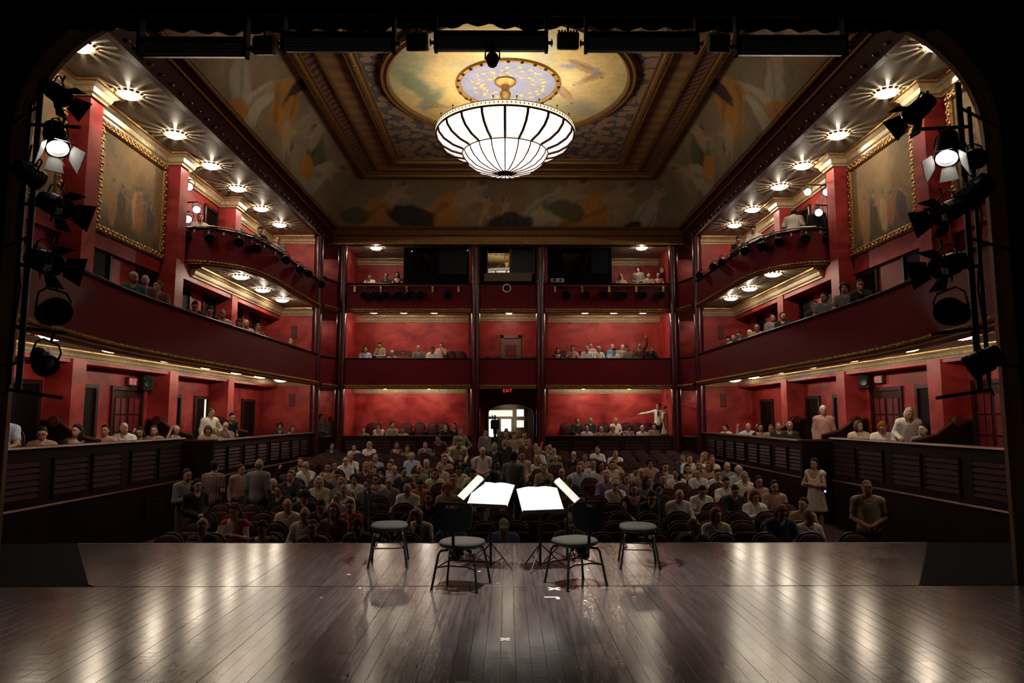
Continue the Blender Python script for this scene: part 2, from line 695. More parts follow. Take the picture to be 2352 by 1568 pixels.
def vnoise(x, y, seed=0):
    ix = np.floor(x); iy = np.floor(y)
    fx = x - ix; fy = y - iy
    fx = fx * fx * (3 - 2 * fx); fy = fy * fy * (3 - 2 * fy)
    a = _hash(ix, iy, seed); b = _hash(ix + 1, iy, seed); c = _hash(ix, iy + 1, seed); d = _hash(ix + 1, iy + 1, seed)
    return (a * (1 - fx) + b * fx) * (1 - fy) + (c * (1 - fx) + d * fx) * fy


def fbm(x, y, seed=0, o=4):
    s = 0; a = 0.5; t = 0
    for i in range(o):
        s = s + a * vnoise(x, y, seed + i * 17); t += a
        x = x * 2.03 + 3.1; y = y * 2.03 + 1.7; a *= 0.5
    return s / t


def lerp(c, col, a):
    return c * (1 - a[:, None]) + np.array(col)[None, :] * a[:, None]


def blob(X, Y, cx, cy, rx, ry, ang=0.0, soft=0.25, wob=0.0, seed=0):
    dx = X - cx; dy = Y - cy
    c, s = math.cos(ang), math.sin(ang)
    u = (dx * c + dy * s) / rx; v = (-dx * s + dy * c) / ry
    d = np.sqrt(u * u + v * v)
    if wob:
        d = d + wob * (fbm(X * 2.2, Y * 2.2, seed, 3) - 0.5) * 2
    return np.clip((1 + soft - d) / (2 * soft), 0, 1)


def figure(col, X, Y, cx, cy, s, ang, drape, skin, seed, deep=None):
    """a generic painted draped figure: wind-blown cloth, torso, arms, head"""
    def P(a, b):
        return cx + s * (a * math.cos(ang) - b * math.sin(ang)), cy + s * (a * math.sin(ang) + b * math.cos(ang))
    x, y = P(-0.55, -0.1)
    col = lerp(col, drape, 0.85 * blob(X, Y, x, y, 0.75 * s, 0.28 * s, ang + 0.15, 0.10, 0.35, seed))
    fold = np.clip(np.sin((X * math.sin(ang) - Y * math.cos(ang)) * 16 / s + 3 * fbm(X * 2, Y * 2, seed + 8, 3)) * 2 - .9, 0, 1)
    col = lerp(col, [d * 0.45 for d in drape], 0.6 * fold * blob(X, Y, x, y, 0.7 * s, 0.25 * s, ang + 0.15, 0.15, 0.35, seed))
    x, y = P(-1.0, 0.15)
    col = lerp(col, deep if deep is not None else [d * 0.5 for d in drape], 0.9 * blob(X, Y, x, y, 0.45 * s, 0.17 * s, ang - 0.5, 0.12, 0.4, seed + 3))
    x, y = P(0.15, 0.0)
    col = lerp(col, skin, 0.8 * blob(X, Y, x, y, 0.30 * s, 0.14 * s, ang, 0.25, 0.2, seed + 5))
    x, y = P(0.28, 0.17)
    col = lerp(col, skin, 0.8 * blob(X, Y, x, y, 0.17 * s, 0.045 * s, ang + 0.9, 0.3))
    x, y = P(0.38, -0.14)
    col = lerp(col, skin, 0.8 * blob(X, Y, x, y, 0.17 * s, 0.045 * s, ang - 0.5, 0.3))
    x, y = P(0.52, 0.05)
    col = lerp(col, skin, 0.85 * blob(X, Y, x, y, 0.10 * s, 0.085 * s, ang, 0.25))
    x, y = P(0.55, 0.12)
    col = lerp(col, [0.10, 0.05, 0.03], 0.7 * blob(X, Y, x, y, 0.08 * s, 0.06 * s, ang, 0.3))
    return col


def paint_mesh(name, V, F, cols, parent, matname='mural_paint'):
    me = bpy.data.meshes.new(name)
    me.from_pydata([tuple(p) for p in V], [], F)
    at = me.color_attributes.new('paint', 'FLOAT_COLOR', 'POINT')
    a = np.ones((len(V), 4)); a[:, :3] = np.clip(cols, 0, 1)
    at.data.foreach_set('color', a.ravel())
    me.materials.append(MATS[matname])
    me.update()
    return link(name, me, parent)


def grid_faces(nu, nv):
    return [(i * nv + j, (i + 1) * nv + j, (i + 1) * nv + j + 1, i * nv + j + 1) for i in range(nu - 1) for j in range(nv - 1)]


# ================================================================== levels
XP = 8.42      # pilaster face
XA = 8.95      # back wall of the boxes
XB = 7.02      # main balcony / ceiling edge line
YE = 25.6      # end of the side walls
D = 27.0       # back facade
Z1, Z1T = 2.82, 4.0
Z2, Z2T = 5.68, 6.72
Z3 = 8.40
PIL = [10.0, 13.72, 17.62, 21.27]
PH = 0.22      # half width of a pilaster


def fz(y):
    return -1.10 + (y - 10.5) * 0.043


# ================================================================== stage
stage = struct(empty('floor'))
slab = MB()
slab.prism([(-7.5, 1.0), (7.5, 1.0), (7.5, 7.22), (-7.5, 7.22)], -0.30, -0.026)
YS = 7.25
YL = at_z(1167, 1247, 0).y
def edge_x(pa, pb, y):
    """plan x of the apron's slanting end at depth y, from two points of it"""
    return pa.x + (pb.x - pa.x) * (y - pa.y) / (pb.y - pa.y)
_l0, _l1 = at_z(202, 1340, 0), at_z(174, 1244, 0)
_r0, _r1 = at_z(2114, 1332, 0), at_z(2131, 1248, 0)
EDG = {-1: (edge_x(_l0, _l1, YS), edge_x(_l0, _l1, YL)), 1: (edge_x(_r0, _r1, YS), edge_x(_r0, _r1, YL))}
slab.prism([(EDG[-1][0], YS - 0.03), (EDG[1][0], YS - 0.03), (EDG[1][1], YL), (EDG[-1][1], YL)], -0.30, -0.026)
slab.build('subfloor', 'matt_black', stage)
PW = 0.108
def plank_mesh(w, l):
    b = MB(); b.bev((-w / 2, 0, -0.025), (w / 2, l, 0.0), 0.0010)
    return b.mesh('plank', 'worn_stage_boards')
long_me = plank_mesh(PW - 0.0014, YS - 0.012 - 3.6)
back_me = plank_mesh(PW - 0.0014, 2.59)
nP = 53
for i in range(-nP, nP + 1):
    o = link('plank', long_me, stage)
    o.location = (i * PW, 3.6, RNG.uniform(-0.0012, 0.0006))
    if abs(i) < 24:
        o2 = link('plank', back_me, stage)
        o2.location = (i * PW, 1.0, RNG.uniform(-0.0012, 0.0006))
ap_me = plank_mesh(PW - 0.0014, YL - YS - 0.006)
for i in range(-62, 63):
    x = i * PW
    sgn = -1 if x < 0 else 1
    e0, e1 = abs(EDG[sgn][0]), abs(EDG[sgn][1])
    if abs(x) + PW / 2 < min(e0, e1):
        o = link('plank', ap_me, stage); o.location = (x, YS + 0.006, RNG.uniform(-0.0012, 0.0006))
    elif abs(x) - PW / 2 < max(e0, e1) - .02:
        xa, xb = x - PW / 2 + .0012, x + PW / 2 - .0012
        edge = lambda q: min(YL - .004, YS + .006 + max(0.0, (abs(q) - e0) / (e1 - e0)) * (YL - YS))
        bb = MB(); bb.prism([(xa, edge(xa)), (xb, edge(xb)), (xb, YL - .001), (xa, YL - .001)], -.025, 0.0); bb.build('plank', 'worn_stage_boards', stage)
b = MB(); b.box((EDG[-1][1], YL, -0.045), (EDG[1][1], YL + 0.04, 0.0)); b.build('nosing', 'dark_mahogany', stage)
b = MB(); b.box((EDG[-1][1], YL + 0.0, -1.3), (EDG[1][1], YL + 0.03, -0.045)); b.build('riser', 'black_cloth', stage)
for s in (-1, 1):
    e0, e1 = EDG[s]
    b = MB()
    b.prism([(e0 + s * .012, YS), (e1 + s * .012, YL), (s * 7.9, YL - 0.1), (s * 7.9, YS)][::s], -0.3, 0.003)
    b.build('side_apron_carpet', 'carpet_black', stage)

# stalls floor
b = MB()
b.add([(-9.2, YL - 0.4, fz(YL - 0.4)), (9.2, YL - 0.4, fz(YL - 0.4)), (9.2, 28.6, fz(28.6)), (-9.2, 28.6, fz(28.6))], [(0, 1, 2, 3)])
struct(b.build('floor_stalls', 'stalls_carpet'))

# ================================================================== proscenium
def arch_pts(hw, z0, ztop, rx, rz, n=12):
    p = [(-hw, z0)]
    for i in range(n + 1):
        t = math.pi - (math.pi / 2) * i / n
        p.append((-hw + rx + rx * math.cos(t), ztop - rz + rz * math.sin(t)))
    q = [(-a, c) for a, c in p[::-1]]
    return p + q
pros = struct(empty('wall_proscenium'))
hw = 5.06
_at = at_y(1176, 40, 7.42).z
_c0 = at_y(58, 320, 7.42); _c1 = at_y(400, 60, 7.42)
hw = -at_y(58, 500, 7.42).x
inn = arch_pts(hw, -0.1, _at, hw + _c1.x, _at - _c0.z)
b = MB()
outp = [(-9.5, -0.1)] + [(-9.5, 9.5) if a < -0.01 else (9.5, 9.5) for a, c in inn[1:-1]] + [(9.5, -0.1)]
n = len(inn)
for yy in (7.12, 7.40):
    b.add([(a, yy, c) for a, c in inn] + [(a, yy, c) for a, c in outp], [(i, i + 1, n + i + 1, n + i) for i in range(n - 1)])
b.build('wall_panel', 'dark_wall', pros, fix=False)
b = MB()
prof = [(7.12, 0.0), (7.16, 0.03), (7.20, 0.0), (7.24, 0.03), (7.28, 0.0), (7.32, 0.035), (7.40, 0.02), (7.42, -0.05)]
def off(k, e):
    p0 = Vector(inn[max(0, k - 1)]); p1 = Vector(inn[min(n - 1, k + 1)])
    d = (p1 - p0).normalized(); nn = Vector((d.y, -d.x))
    q = Vector(inn[k]) + nn * e
    return q
vs = []
for k in range(n):
    for yy, e in prof:
        q = off(k, e); vs.append((q.x, yy, q.y))
m_ = len(prof)
b.add(vs, [(k * m_ + j, k * m_ + j + 1, (k + 1) * m_ + j + 1, (k + 1) * m_ + j) for k in range(n - 1) for j in range(m_ - 1)])
b.build('reeded_moulding', 'pros_gilt', pros, fix=False)

# black border curtain hanging across the top of the opening
def border():
    b = MB()
    edge = [(0, 66), (330, 66), (430, 70), (520, 76), (640, 70), (760, 66), (860, 74), (905, 62), (1000, 66), (1060, 56), (1110, 54), (1170, 62), (1240, 70), (1285, 57), (1340, 60), (1400, 66), (1560, 64), (1640, 70), (1800, 67), (1950, 72), (2352, 66)]
    yb = 6.55
    pts = []
    for px in range(-150, 2510, 12):
        py = np.interp(px, [e[0] for e in edge], [e[1] for e in edge])
        p = at_y(px, py, yb)
        pts.append((p.x, yb + 0.035 * math.sin(px * 0.11), p.z))
    vs = [p for p in pts] + [(p[0], p[1] + 0.03, p[2] + 3.2) for p in pts]
    m = len(pts)
    b.add(vs, [(i, i + 1, m + i + 1, m + i) for i in range(m - 1)])
    o = b.build('border_curtain', 'black_cloth', None, fix=False)
    md = o.modifiers.new('thickness', 'SOLIDIFY'); md.thickness = 0.02
    tag(o, 'black border curtain with uneven hem across the top of the stage opening', 'curtain')
border()

# ================================================================== sides
def build_side(s):
    W = 'left' if s < 0 else 'right'
    SW = side_word(s)
    X = lambda x: s * x
    root = struct(empty('wall_' + W))
    def bx(name, m, x0, x1, y0, y1, z0, z1, parent=root):
        b = MB(); b.box((min(X(x0), X(x1)), y0, z0), (max(X(x0), X(x1)), y1, z1)); return b.build(name, m, parent)
    # back wall of boxes, from stalls floor to roof
    bx('wall_panel', 'sponged_red_plaster', XA, XA + 0.2, 7.4, D + 2.6, -1.3, 9.0)
    # end wall facing the stage
    bx('end_wall', 'sponged_red_plaster', 7.12, XA, YE, YE + 0.15, -1.3, Z3)
    for y in PIL:
        bx('pilaster', 'sponged_red_plaster', XP, XA + 0.02, y - PH, y + PH, -1.2, Z3)
    # headers over the box recesses
    ys = [7.4] + PIL + [YE]
    for a, c in zip(ys[:-1], ys[1:]):
        bx('header', 'sponged_red_plaster', XP + 0.03, XA, a + (PH if a > 8 else 0), c - (PH if c < 25 else 0), 2.74, Z1 + .16)
        if a > 17:
            bx('header', 'sponged_red_plaster', XP + 0.03, XA, a + PH, c - (PH if c < 25 else 0), 5.27, Z2)
    # upper wall face carrying the paintings
    for a, c in ((7.4, PIL[0] - PH), (PIL[0] + PH, PIL[1] - PH), (PIL[1] + PH, PIL[2] - PH)):
        bx('upper_wall', 'sponged_red_plaster', 8.82, XA, a, c, 5.3, Z3)
    # crown mouldings
    crown = [(0.0, 0.0), (0.05, 0.0), (0.06, 0.04), (0.10, 0.07), (0.13, 0.16), (0.20, 0.22), (0.24, 0.24), (0.24, 0.28), (0.0, 0.28)]
    crown = [(u, w - 0.28) for u, w in crown]
    def crown_run(path, z, name='crown_moulding', sc=1.0):
        b = MB()
        pts = [(X(x), y, z) for x, y in path]
        b.sweep(pts, [(u * sc, w * sc) for u, w in crown], side=-s * 1.0 if False else (1.0 if s < 0 else -1.0) * -1.0)
        o = b.build(name, 'cream_gilt', root)
        b2 = MB()
        b2.sweep([(X(x), y, z) for x, y in path], [(u * sc, w * sc) for u, w in ((0.245, -0.05), (0.275, -0.05), (0.275, -0.01), (0.245, -0.01))], side=(1.0 if s < 0 else -1.0) * -1.0)
        b2.build('gilt_fillet', 'gold_leaf', root)
        return o
    # path runs towards the back; the crown projects towards the hall
    top = [(8.82, 7.5)]
    for y in PIL:
        top += [(8.82 if y < 18.5 else XA, y - PH), (XP, y - PH), (XP, y + PH), (8.82 if y < 17.0 else XA, y + PH)]
    top += [(XA, YE), (7.2, YE)]
    crown_run(top, Z3)
    crown_run([(XP + 0.03, 7.5), (XP + 0.03, YE), (7.2, YE)], Z1 + .16, sc=.6)
    crown_run([(XP + 0.03, 18.3), (XP + 0.03, YE), (7.2, YE)], Z2)
    # soffits / floors
    midline = [(6.2, 8.6), (6.37, 9.4), (6.55, 10.2), (6.75, 11.2), (6.9, 12.3), (6.98, 13.4), (XB, 14.6), (XB, 18.0), (XB, 22.0), (XB, YE)]
    upline = [(8.75, 18.16), (8.35, 18.17), (8.0, 18.25), (7.68, 18.45), (7.40, 18.78), (7.20, 19.2), (7.08, 19.8), (XB, 20.6), (XB, 22.0), (XB, YE)]
    for nm, lab, line, z0, zt, trimw in (
            ('balcony', 'dark red curving balcony front of the %s middle tier, nearest the stage' % SW, midline, Z1, Z1T, 0.17),
            ('balcony', 'short rounded dark red balcony of the %s upper tier with brass rail' % SW, upline, Z2, Z2T, 0.14)):
        lab = lab.replace(', nearest the stage', ' running to the stage')
        B = thing(nm, lab, 'balcony')
        sd = 1.0 if s < 0 else -1.0
        P3 = [(X(x), y, 0) for x, y in line]
        b = MB(); b.sweep(P3, [(0, z0 + trimw), (0.0, zt - 0.06), (0.10, zt - 0.06), (0.10, z0 + trimw)], side=sd); b.build('front_panel', 'balcony_red', B, smooth=40)
        b = MB(); b.sweep(P3, [(-0.05, zt - 0.06), (-0.06, zt - 0.02), (-0.03, zt), (0.13, zt), (0.15, zt - 0.03), (0.13, zt - 0.06)], side=sd); b.build('handrail', 'dark_mahogany', B, smooth=40)
        b = MB(); b.sweep(P3, [(0.10, z0), (-0.02, z0), (-0.06, z0 + 0.03), (-0.05, z0 + 0.07), (-0.09, z0 + 0.09), (-0.09, z0 + trimw - 0.03), (-0.05, z0 + trimw), (0.10, z0 + trimw)], side=sd); b.build('gilt_cornice', 'dim_gold', B, smooth=40)
        # egg-and-dart beads
        b = MB()
        for (p, q) in zip(P3[:-1], P3[1:]):
            p = Vector(p); q = Vector(q); L = (q - p).length
            k = max(1, int(L / 0.085))
            d = (q - p).normalized(); nn = Vector((-d.y, d.x, 0)) * sd
            for i in range(k):
                c = p + (q - p) * ((i + 0.5) / k) - nn * 0.085
                b.ball((c.x, c.y, z0 + trimw * 0.68), (0.03, 0.03, trimw * 0.26), n=6)
        o = b.build('gilt_beading', 'gold_leaf', B, fix=False); o['kind'] = 'stuff'
        # floor slab with soffit under it
        poly = [(X(x + 0.05), y) for x, y in line] + [(X(XA), YE), (X(XA), line[0][1])]
        so = .16 if line is midline else .03
        b = MB(); b.prism(poly, z0 + so, z0 + .185)
        b.build('soffit', 'soffit_grey', B)
        b = MB(); b.prism(poly, z0 + 0.185, z0 + 0.20)
        b.build('tier_floor', 'stalls_carpet', B)
        if line is upline:
            b = MB(); b.tube([(X(x - 0.10), y, zt + 0.035) for x, y in line[1:]], 0.018); b.build('brass_rail', 'cream_gilt', B, smooth=60)
            for (x, y) in line[1:]:
                b = MB(); b.box((X(x) - 0.02, y - 0.02, zt - 0.16), (X(x) + 0.02, y + 0.02, zt + 0.02)); b.build('rail_bracket', 'cream_gilt', B)
    # top ceiling strip over upper tier
    b = MB(); b.box((min(X(XB), X(XA)), 7.4, Z3), (max(X(XB), X(XA)), D + 0.2, Z3 + 0.12)); b.build('upper_ceiling', 'soffit_grey', root)
    # lower box floor
    bx('box_floor', 'stalls_carpet', 7.9, XA, 8.2, 16.9, 0.08, 0.2)
    bx('box_floor', 'stalls_carpet', 7.18, XA, 17.0, YE, 0.08, 0.2)
    # doors in the recesses: (y0, y1, ztop, zbase)
    nd = [0 if s < 0 else 8]
    def door(y0, y1, zb, zt, light=False, xw=XA, quilt=False):
        nd[0] += 1
        dr = struct(empty('door_%d' % nd[0]))
        xf = xw - 0.05
        b = MB()
        b.box((min(X(xw), X(xf)), y0 - 0.09, zb), (max(X(xw), X(xf)), y0, zt + 0.09))
        b.box((min(X(xw), X(xf)), y1, zb), (max(X(xw), X(xf)), y1 + 0.09, zt + 0.09))
        b.box((min(X(xw), X(xf)), y0, zt), (max(X(xw), X(xf)), y1, zt + 0.09))
        b.build('door_frame', 'door_wood', dr)
        b = MB(); b.box((min(X(xw), X(xw - 0.012)), y0, zb), (max(X(xw), X(xw - 0.012)), y1, zt)); b.build('door_leaf', 'door_dark' if not quilt else 'door_wood', dr)
        if quilt:
            for yy in (y0 + (y1 - y0) * 0.06, y0 + (y1 - y0) * 0.54):
                w = (y1 - y0) * 0.40
                for r in range(4):
                    for c in range(2):
                        b = MB(); h = (zt - zb - 0.5) / 4
                        b.bev((min(X(xw - .012), X(xw - 0.035)), yy + c * w / 2 + .02, zb + 0.35 + r * h), (max(X(xw - .012), X(xw - 0.035)), yy + (c + 1) * w / 2 - .02, zb + 0.35 + (r + 1) * h - 0.03), 0.008)
                        b.build('quilted_pad', 'quilt_red', dr)
        if light:
            b = MB(); b.box((min(X(xw - .012), X(xw - .02)), y1 - 0.16, zb), (max(X(xw - .012), X(xw - .02)), y1 - 0.07, zt)); b.build('lit_gap', 'window_warm', dr)
    # lower tier doors (positions read along the wall)
    door(12.35, 13.3, 0.2, 2.3, quilt=(s > 0))
    door(14.5, 15.15, 0.2, 2.3)
    door(15.85, 17.05, 0.2, 2.3, quilt=True)
    door(18.5, 19.05, 0.2, 2.2)
    door(20.05, 20.8, 0.2, 2.2, light=(s < 0))
    door(23.6, 24.6, 0.2, 2.2)
    # middle tier doors
    for y in (14.64, 16.6, 18.57, 20.25, 22.4, 24.0):
        door(y, y + 0.72, 3.02, 5.2 if y > 15 else 5.27)
    for y in (20.1, 22.9):
        door(y, y + 0.75, 5.9, 7.85)
    # small grilles on the end wall
    for z in (2.05, 4.55):
        b = MB(); b.bev((X(7.9) - 0.11, YE - 0.03, z), (X(7.9) + 0.11, YE, z + 0.48), 0.008)
        b.build('speaker_grille', 'grille_red', root)
    # maroon corner column where side wall meets the facade
    b = MB(); b.cyl((X(7.08), YE + 0.02, -1.2), (X(7.08), YE + 0.02, Z3 + 0.3), 0.17, n=20); b.lathe([(0.19, 0), (0.24, 0.05), (0.2, 0.12), (0.17, 0.16)], 20, Matrix.Translation((X(7.08), YE + 0.02, Z3 + 0.05)))
    struct(b.build('column', 'maroon_column', None, smooth=40))

    # ---------------------------------------------------------------- panelled fronts of the lower boxes
    F = thing('parapet', 'dark mahogany panelled front of the %s lower boxes' % SW, 'parapet')
    near = [(7.85, 8.3), (7.75, 9.6), (7.68, 12.0), (7.62, 14.2), (7.55, 16.35)]
    far = [(7.12, 16.95), (7.1, YE)]
    sd = 1.0 if s < 0 else -1.0
    sec = [(near, [(9.62, 10.55), (10.7, 11.65), (11.95, 12.9), (13.02, 13.95), (14.27, 15.2), (15.33, 16.25)], 1.205), (far, [(17.0, 17.75), (17.9, 18.7), (19.0, 19.84), (19.98, 20.77), (21.04, 21.85), (22.02, 22.86), (23.1, 23.9), (24.05, 24.85)], 1.13)]
    def front_x(line, y):
        return float(np.interp(y, [p[1] for p in line], [p[0] for p in line]))
    slat_cache = {}
    for line, panels, zt in sec:
        P3 = [(X(x), y, 0) for x, y in line]
        b = MB(); b.sweep(P3, [(0, -1.3), (0, zt - 0.05), (0.12, zt - 0.05), (0.12, -1.3)], side=sd); b.build('dado_wall', 'dark_mahogany', F)
        b = MB(); b.sweep(P3, [(-0.07, zt - 0.05), (-0.09, zt - 0.02), (-0.06, zt + 0.01), (0.16, zt + 0.01), (0.18, zt - 0.02), (0.16, zt - 0.05)], side=sd); b.build('handrail', 'mahogany', F)
        b = MB(); b.sweep(P3, [(-0.05, 0.20), (-0.06, 0.225), (-0.03, 0.25), (0.0, 0.25), (0.0, 0.20)], side=sd); b.build('ledge_moulding', 'mahogany', F)
        for (y0, y1) in panels:
            xm = 0.5 * (front_x(line, y0) + front_x(line, y1))
            ang = math.atan2(front_x(line, y1) - front_x(line, y0), y1 - y0)
            w = y1 - y0
            M0 = Matrix.Translation((X(xm), 0.5 * (y0 + y1), 0)) @ Matrix.Rotation(-s * ang, 4, 'Z')
            pr = empty('louvred_panel'); pr.parent = F; pr.matrix_local = M0
            # frame around the panel, proud of the wall
            b = MB()
            zl, zh = 0.34, zt - 0.19
            t = 0.035
            def fb(ya, yb, za, zb_, d):
                b.box((min(0, -s * d), ya, za), (max(0, -s * d), yb, zb_))
            fb(-w / 2, -w / 2 + t, zl, zh, 0.03); fb(w / 2 - t, w / 2, zl, zh, 0.03)
            fb(-w / 2 + t, w / 2 - t, zl, zl + t, 0.03); fb(-w / 2 + t, w / 2 - t, zh - t, zh, 0.03)
            b.build('panel_frame', 'dark_mahogany', pr)
            key = (round(w, 2), zt)
            ns = 6
            h = (zh - zl - 2 * t) / ns
            if key not in slat_cache:
                sb = MB()
                sb.add([(0, -w / 2 + t, 0.01), (-s * 0.035, -w / 2 + t, 0.015), (-s * 0.018, -w / 2 + t, h - 0.012), (0, -w / 2 + t, h - 0.012),
                        (0, w / 2 - t, 0.01), (-s * 0.035, w / 2 - t, 0.015), (-s * 0.018, w / 2 - t, h - 0.012), (0, w / 2 - t, h - 0.012)],
                       [(0, 1, 2, 3), (7, 6, 5, 4), (0, 4, 5, 1), (1, 5, 6, 2), (2, 6, 7, 3), (3, 7, 4, 0)])
                me = sb.mesh('slat', 'slat_maroon'); fix_normals(me)
                slat_cache[key] = me
            for r in range(ns):
                o = link('slat', slat_cache[key], pr); o.location = (0, 0, zl + t + r * h)
    # end block between the two runs
    b = MB(); b.box((min(X(7.05), X(8.1)), 16.86, -1.3), (max(X(7.05), X(8.1)), 16.98, 1.10)); b.build('end_block', 'dark_mahogany', F)
    b = MB(); b.box((min(X(7.0), X(8.12)), 16.82, 1.10), (max(X(7.0), X(8.12)), 17.0, 1.15)); b.build('end_cap', 'mahogany', F)
    # vents low on the wall
    for i, (y, z) in enumerate(((14.6, -0.38), (9.9, -0.02)) if s > 0 else ((15.2, -0.35), (9.9, -0.02))):
        line = near
        xx = front_x(line, y)
        v = thing('air_vent', ('slatted metal air vent low on the %s wall ' % SW) + ('behind the side aisle' if i == 0 else 'beside the stage apron'), 'vent')
        w = 0.30 if i == 0 else 0.42
        b = MB(); b.box((min(X(xx - .02), X(xx + .01)), y - w - .03, z - .03), (max(X(xx - .02), X(xx + .01)), y + w + .03, z + (0.36 if i == 0 else 0.2))); b.build('vent_plate', 'door_dark', v)
        for k in range(4 if i == 0 else 3):
            b = MB(); zz = z + k * (0.09 if i == 0 else 0.06)
            b.box((min(X(xx - .04), X(xx - .015)), y - w, zz), (max(X(xx - .04), X(xx - .015)), y + w, zz + 0.016)); b.build('vent_slat', 'chrome', v)

    # sloped partitions with scrolled ends between the boxes
    for i, y in enumerate(PIL):
        if y > 24: continue
        part = thing('wooden_partition', 'sloping dark wood partition with scrolled top end, %s from stage among %s lower boxes' % (ORD[i], SW), 'partition', group='partitions of the %s lower boxes' % SW)
        y0 = y + 0.0
        poly = [(8.9, 0.2), (8.9, 1.62), (8.55, 1.60), (8.42, 1.50), (8.20, 1.34), (7.75, 1.23), (7.75, 0.2)]
        b = MB()
        n = len(poly)
        vs = [(X(x), y0 - 0.33, z) for x, z in poly] + [(X(x), y0 - 0.28, z) for x, z in poly]
        b.add(vs, [(k, (k + 1) % n, n + (k + 1) % n, n + k) for k in range(n)] + [tuple(range(n))[::-1], tuple(range(n, 2 * n))])
        b.build('partition_board', 'dark_mahogany', part)
        b = MB()
        cap = poly[1:6]
        for (xa, za), (xb, zb_) in zip(cap[:-1], cap[1:]):
            b.tube([(X(xa), y0 - 0.305, za), (X(xb), y0 - 0.305, zb_)], 0.038, n=8)
        b.build('cap_rail', 'mahogany', part, smooth=50)
        b = MB(); b.cyl((X(8.62), y0 - 0.40, 1.60), (X(8.62), y0 - 0.20, 1.60), 0.11, n=16); b.cyl((X(8.62), y0 - 0.42, 1.60), (X(8.62), y0 - 0.18, 1.60), 0.05, n=12)
        b.build('scroll', 'mahogany', part, smooth=50)

    # ---------------------------------------------------------------- exit sign + loudspeaker on the wall
    p = at_x(303 if s < 0 else 2020, 876 if s < 0 else 871, X(XA - 0.06))
    sg = thing('exit_sign', 'small red lit exit sign on the %s lower wall above a door' % SW, 'sign', (p.x, p.y, p.z), math.pi / 2 * (1 if s < 0 else -1))
    b = MB(); b.bev((-0.17, -0.03, -0.10), (0.17, 0.05, 0.10), 0.01); b.build('sign_case', 'sign_box', sg)
    b = MB(); b.box((-0.145, -0.034, -0.075), (0.145, -0.03, 0.075)); b.build('sign_face', 'sign_white', sg)
    letters(sg, 'EXIT', 0.11, -0.036, 'exit_dim')
    p = at_x(337 if s < 0 else 1987, 880 if s < 0 else 876, X(XA - 0.18))
    sp = thing('wall_loudspeaker', 'black wall loudspeaker beside the exit sign of the %s lower boxes' % SW, 'loudspeaker', (p.x, p.y, p.z), (1 if s < 0 else -1) * (0.9))
    b = MB(); b.bev((-0.14, -0.10, -0.19), (0.14, 0.10, 0.19), 0.03); b.build('cabinet', 'matt_black', sp)
    b = MB(); b.lathe([(0, -0.105), (0.05, -0.103), (0.10, -0.115), (0.11, -0.10)], 16, Matrix.Rotation(math.pi / 2, 4, 'X') @ Matrix.Scale(-1, 4, (0, 0, 1))); b.build('speaker_cone', 'black_metal', sp, smooth=50)
    b = MB(); b.cyl((0, 0.09, 0), (0, 0.2, 0), 0.02); b.build('bracket', 'black_metal', sp)


def letters(parent, txt, h, y, matname, xc=0.0, zc=0.0):
    """block capitals made of strokes, facing -y"""
    G = {'E': [((0, 0), (0, 1)), ((0, 0), (.6, 0)), ((0, .5), (.5, .5)), ((0, 1), (.6, 1))],
         'X': [((0, 0), (.65, 1)), ((0, 1), (.65, 0))],
         'I': [((.1, 0), (.1, 1))],
         'T': [((0, 1), (.7, 1)), ((.35, 0), (.35, 1))]}
    Wd = {'E': .6, 'X': .65, 'I': .2, 'T': .7}
    tot = sum(Wd[c] for c in txt) + 0.28 * (len(txt) - 1)
    x = -tot / 2
    for c in txt:
        b = MB()
        for (a0, b0), (a1, b1) in G[c]:
            p = Vector(((x + a0) * h + xc, y, (b0 - .5) * h + zc)); q = Vector(((x + a1) * h + xc, y, (b1 - .5) * h + zc))
            b.cyl(p, q, h * 0.085, n=6)
        b.build('letter', matname, parent)
        x += Wd[c] + 0.28


build_side(-1)
build_side(1)

# ================================================================== ceiling
ceil = struct(empty('ceiling'))
YC0, YC1 = 9.4, 26.55      # springing lines of the cove (front, back)
XI, ZF, ZS = 5.30, 10.62, 8.98
YI0, YI1 = 11.0, 25.0


def mural(X, Y, seed, figs, base=((0.34, 0.25, 0.155), (0.44, 0.335, 0.225), (0.25, 0.22, 0.175))):
    n1 = fbm(X * 0.55, Y * 0.8, seed, 5)
    n2 = fbm(X * 1.3 + 7, Y * 1.3, seed + 5, 4)
    c = np.ones((len(X), 3)) * np.array(base[0])
    c = lerp(c, base[1], np.clip((n1 - 0.42) * 4, 0, 1))
    c = lerp(c, base[2], np.clip((n2 - 0.5) * 4, 0, 1) * 0.7)
    c = lerp(c, (0.42, 0.19, 0.07), np.clip((fbm(X * 0.9, Y * 0.9, seed + 9, 3) - 0.58) * 5, 0, 1) * 0.5)
    for k, (cx, cy_, s_, a_, dr, sk, dp) in enumerate(figs):
        c = figure(c, X, Y, cx, cy_, s_, a_, dr, sk, seed + k * 7, dp)
    return c


OR = (0.60, 0.27, 0.05); BL = (0.012, 0.016, 0.035); GY = (0.55, 0.50, 0.41); SK = (0.56, 0.38, 0.25); WH = (0.62, 0.54, 0.42); GN = (0.11, 0.13, 0.06)
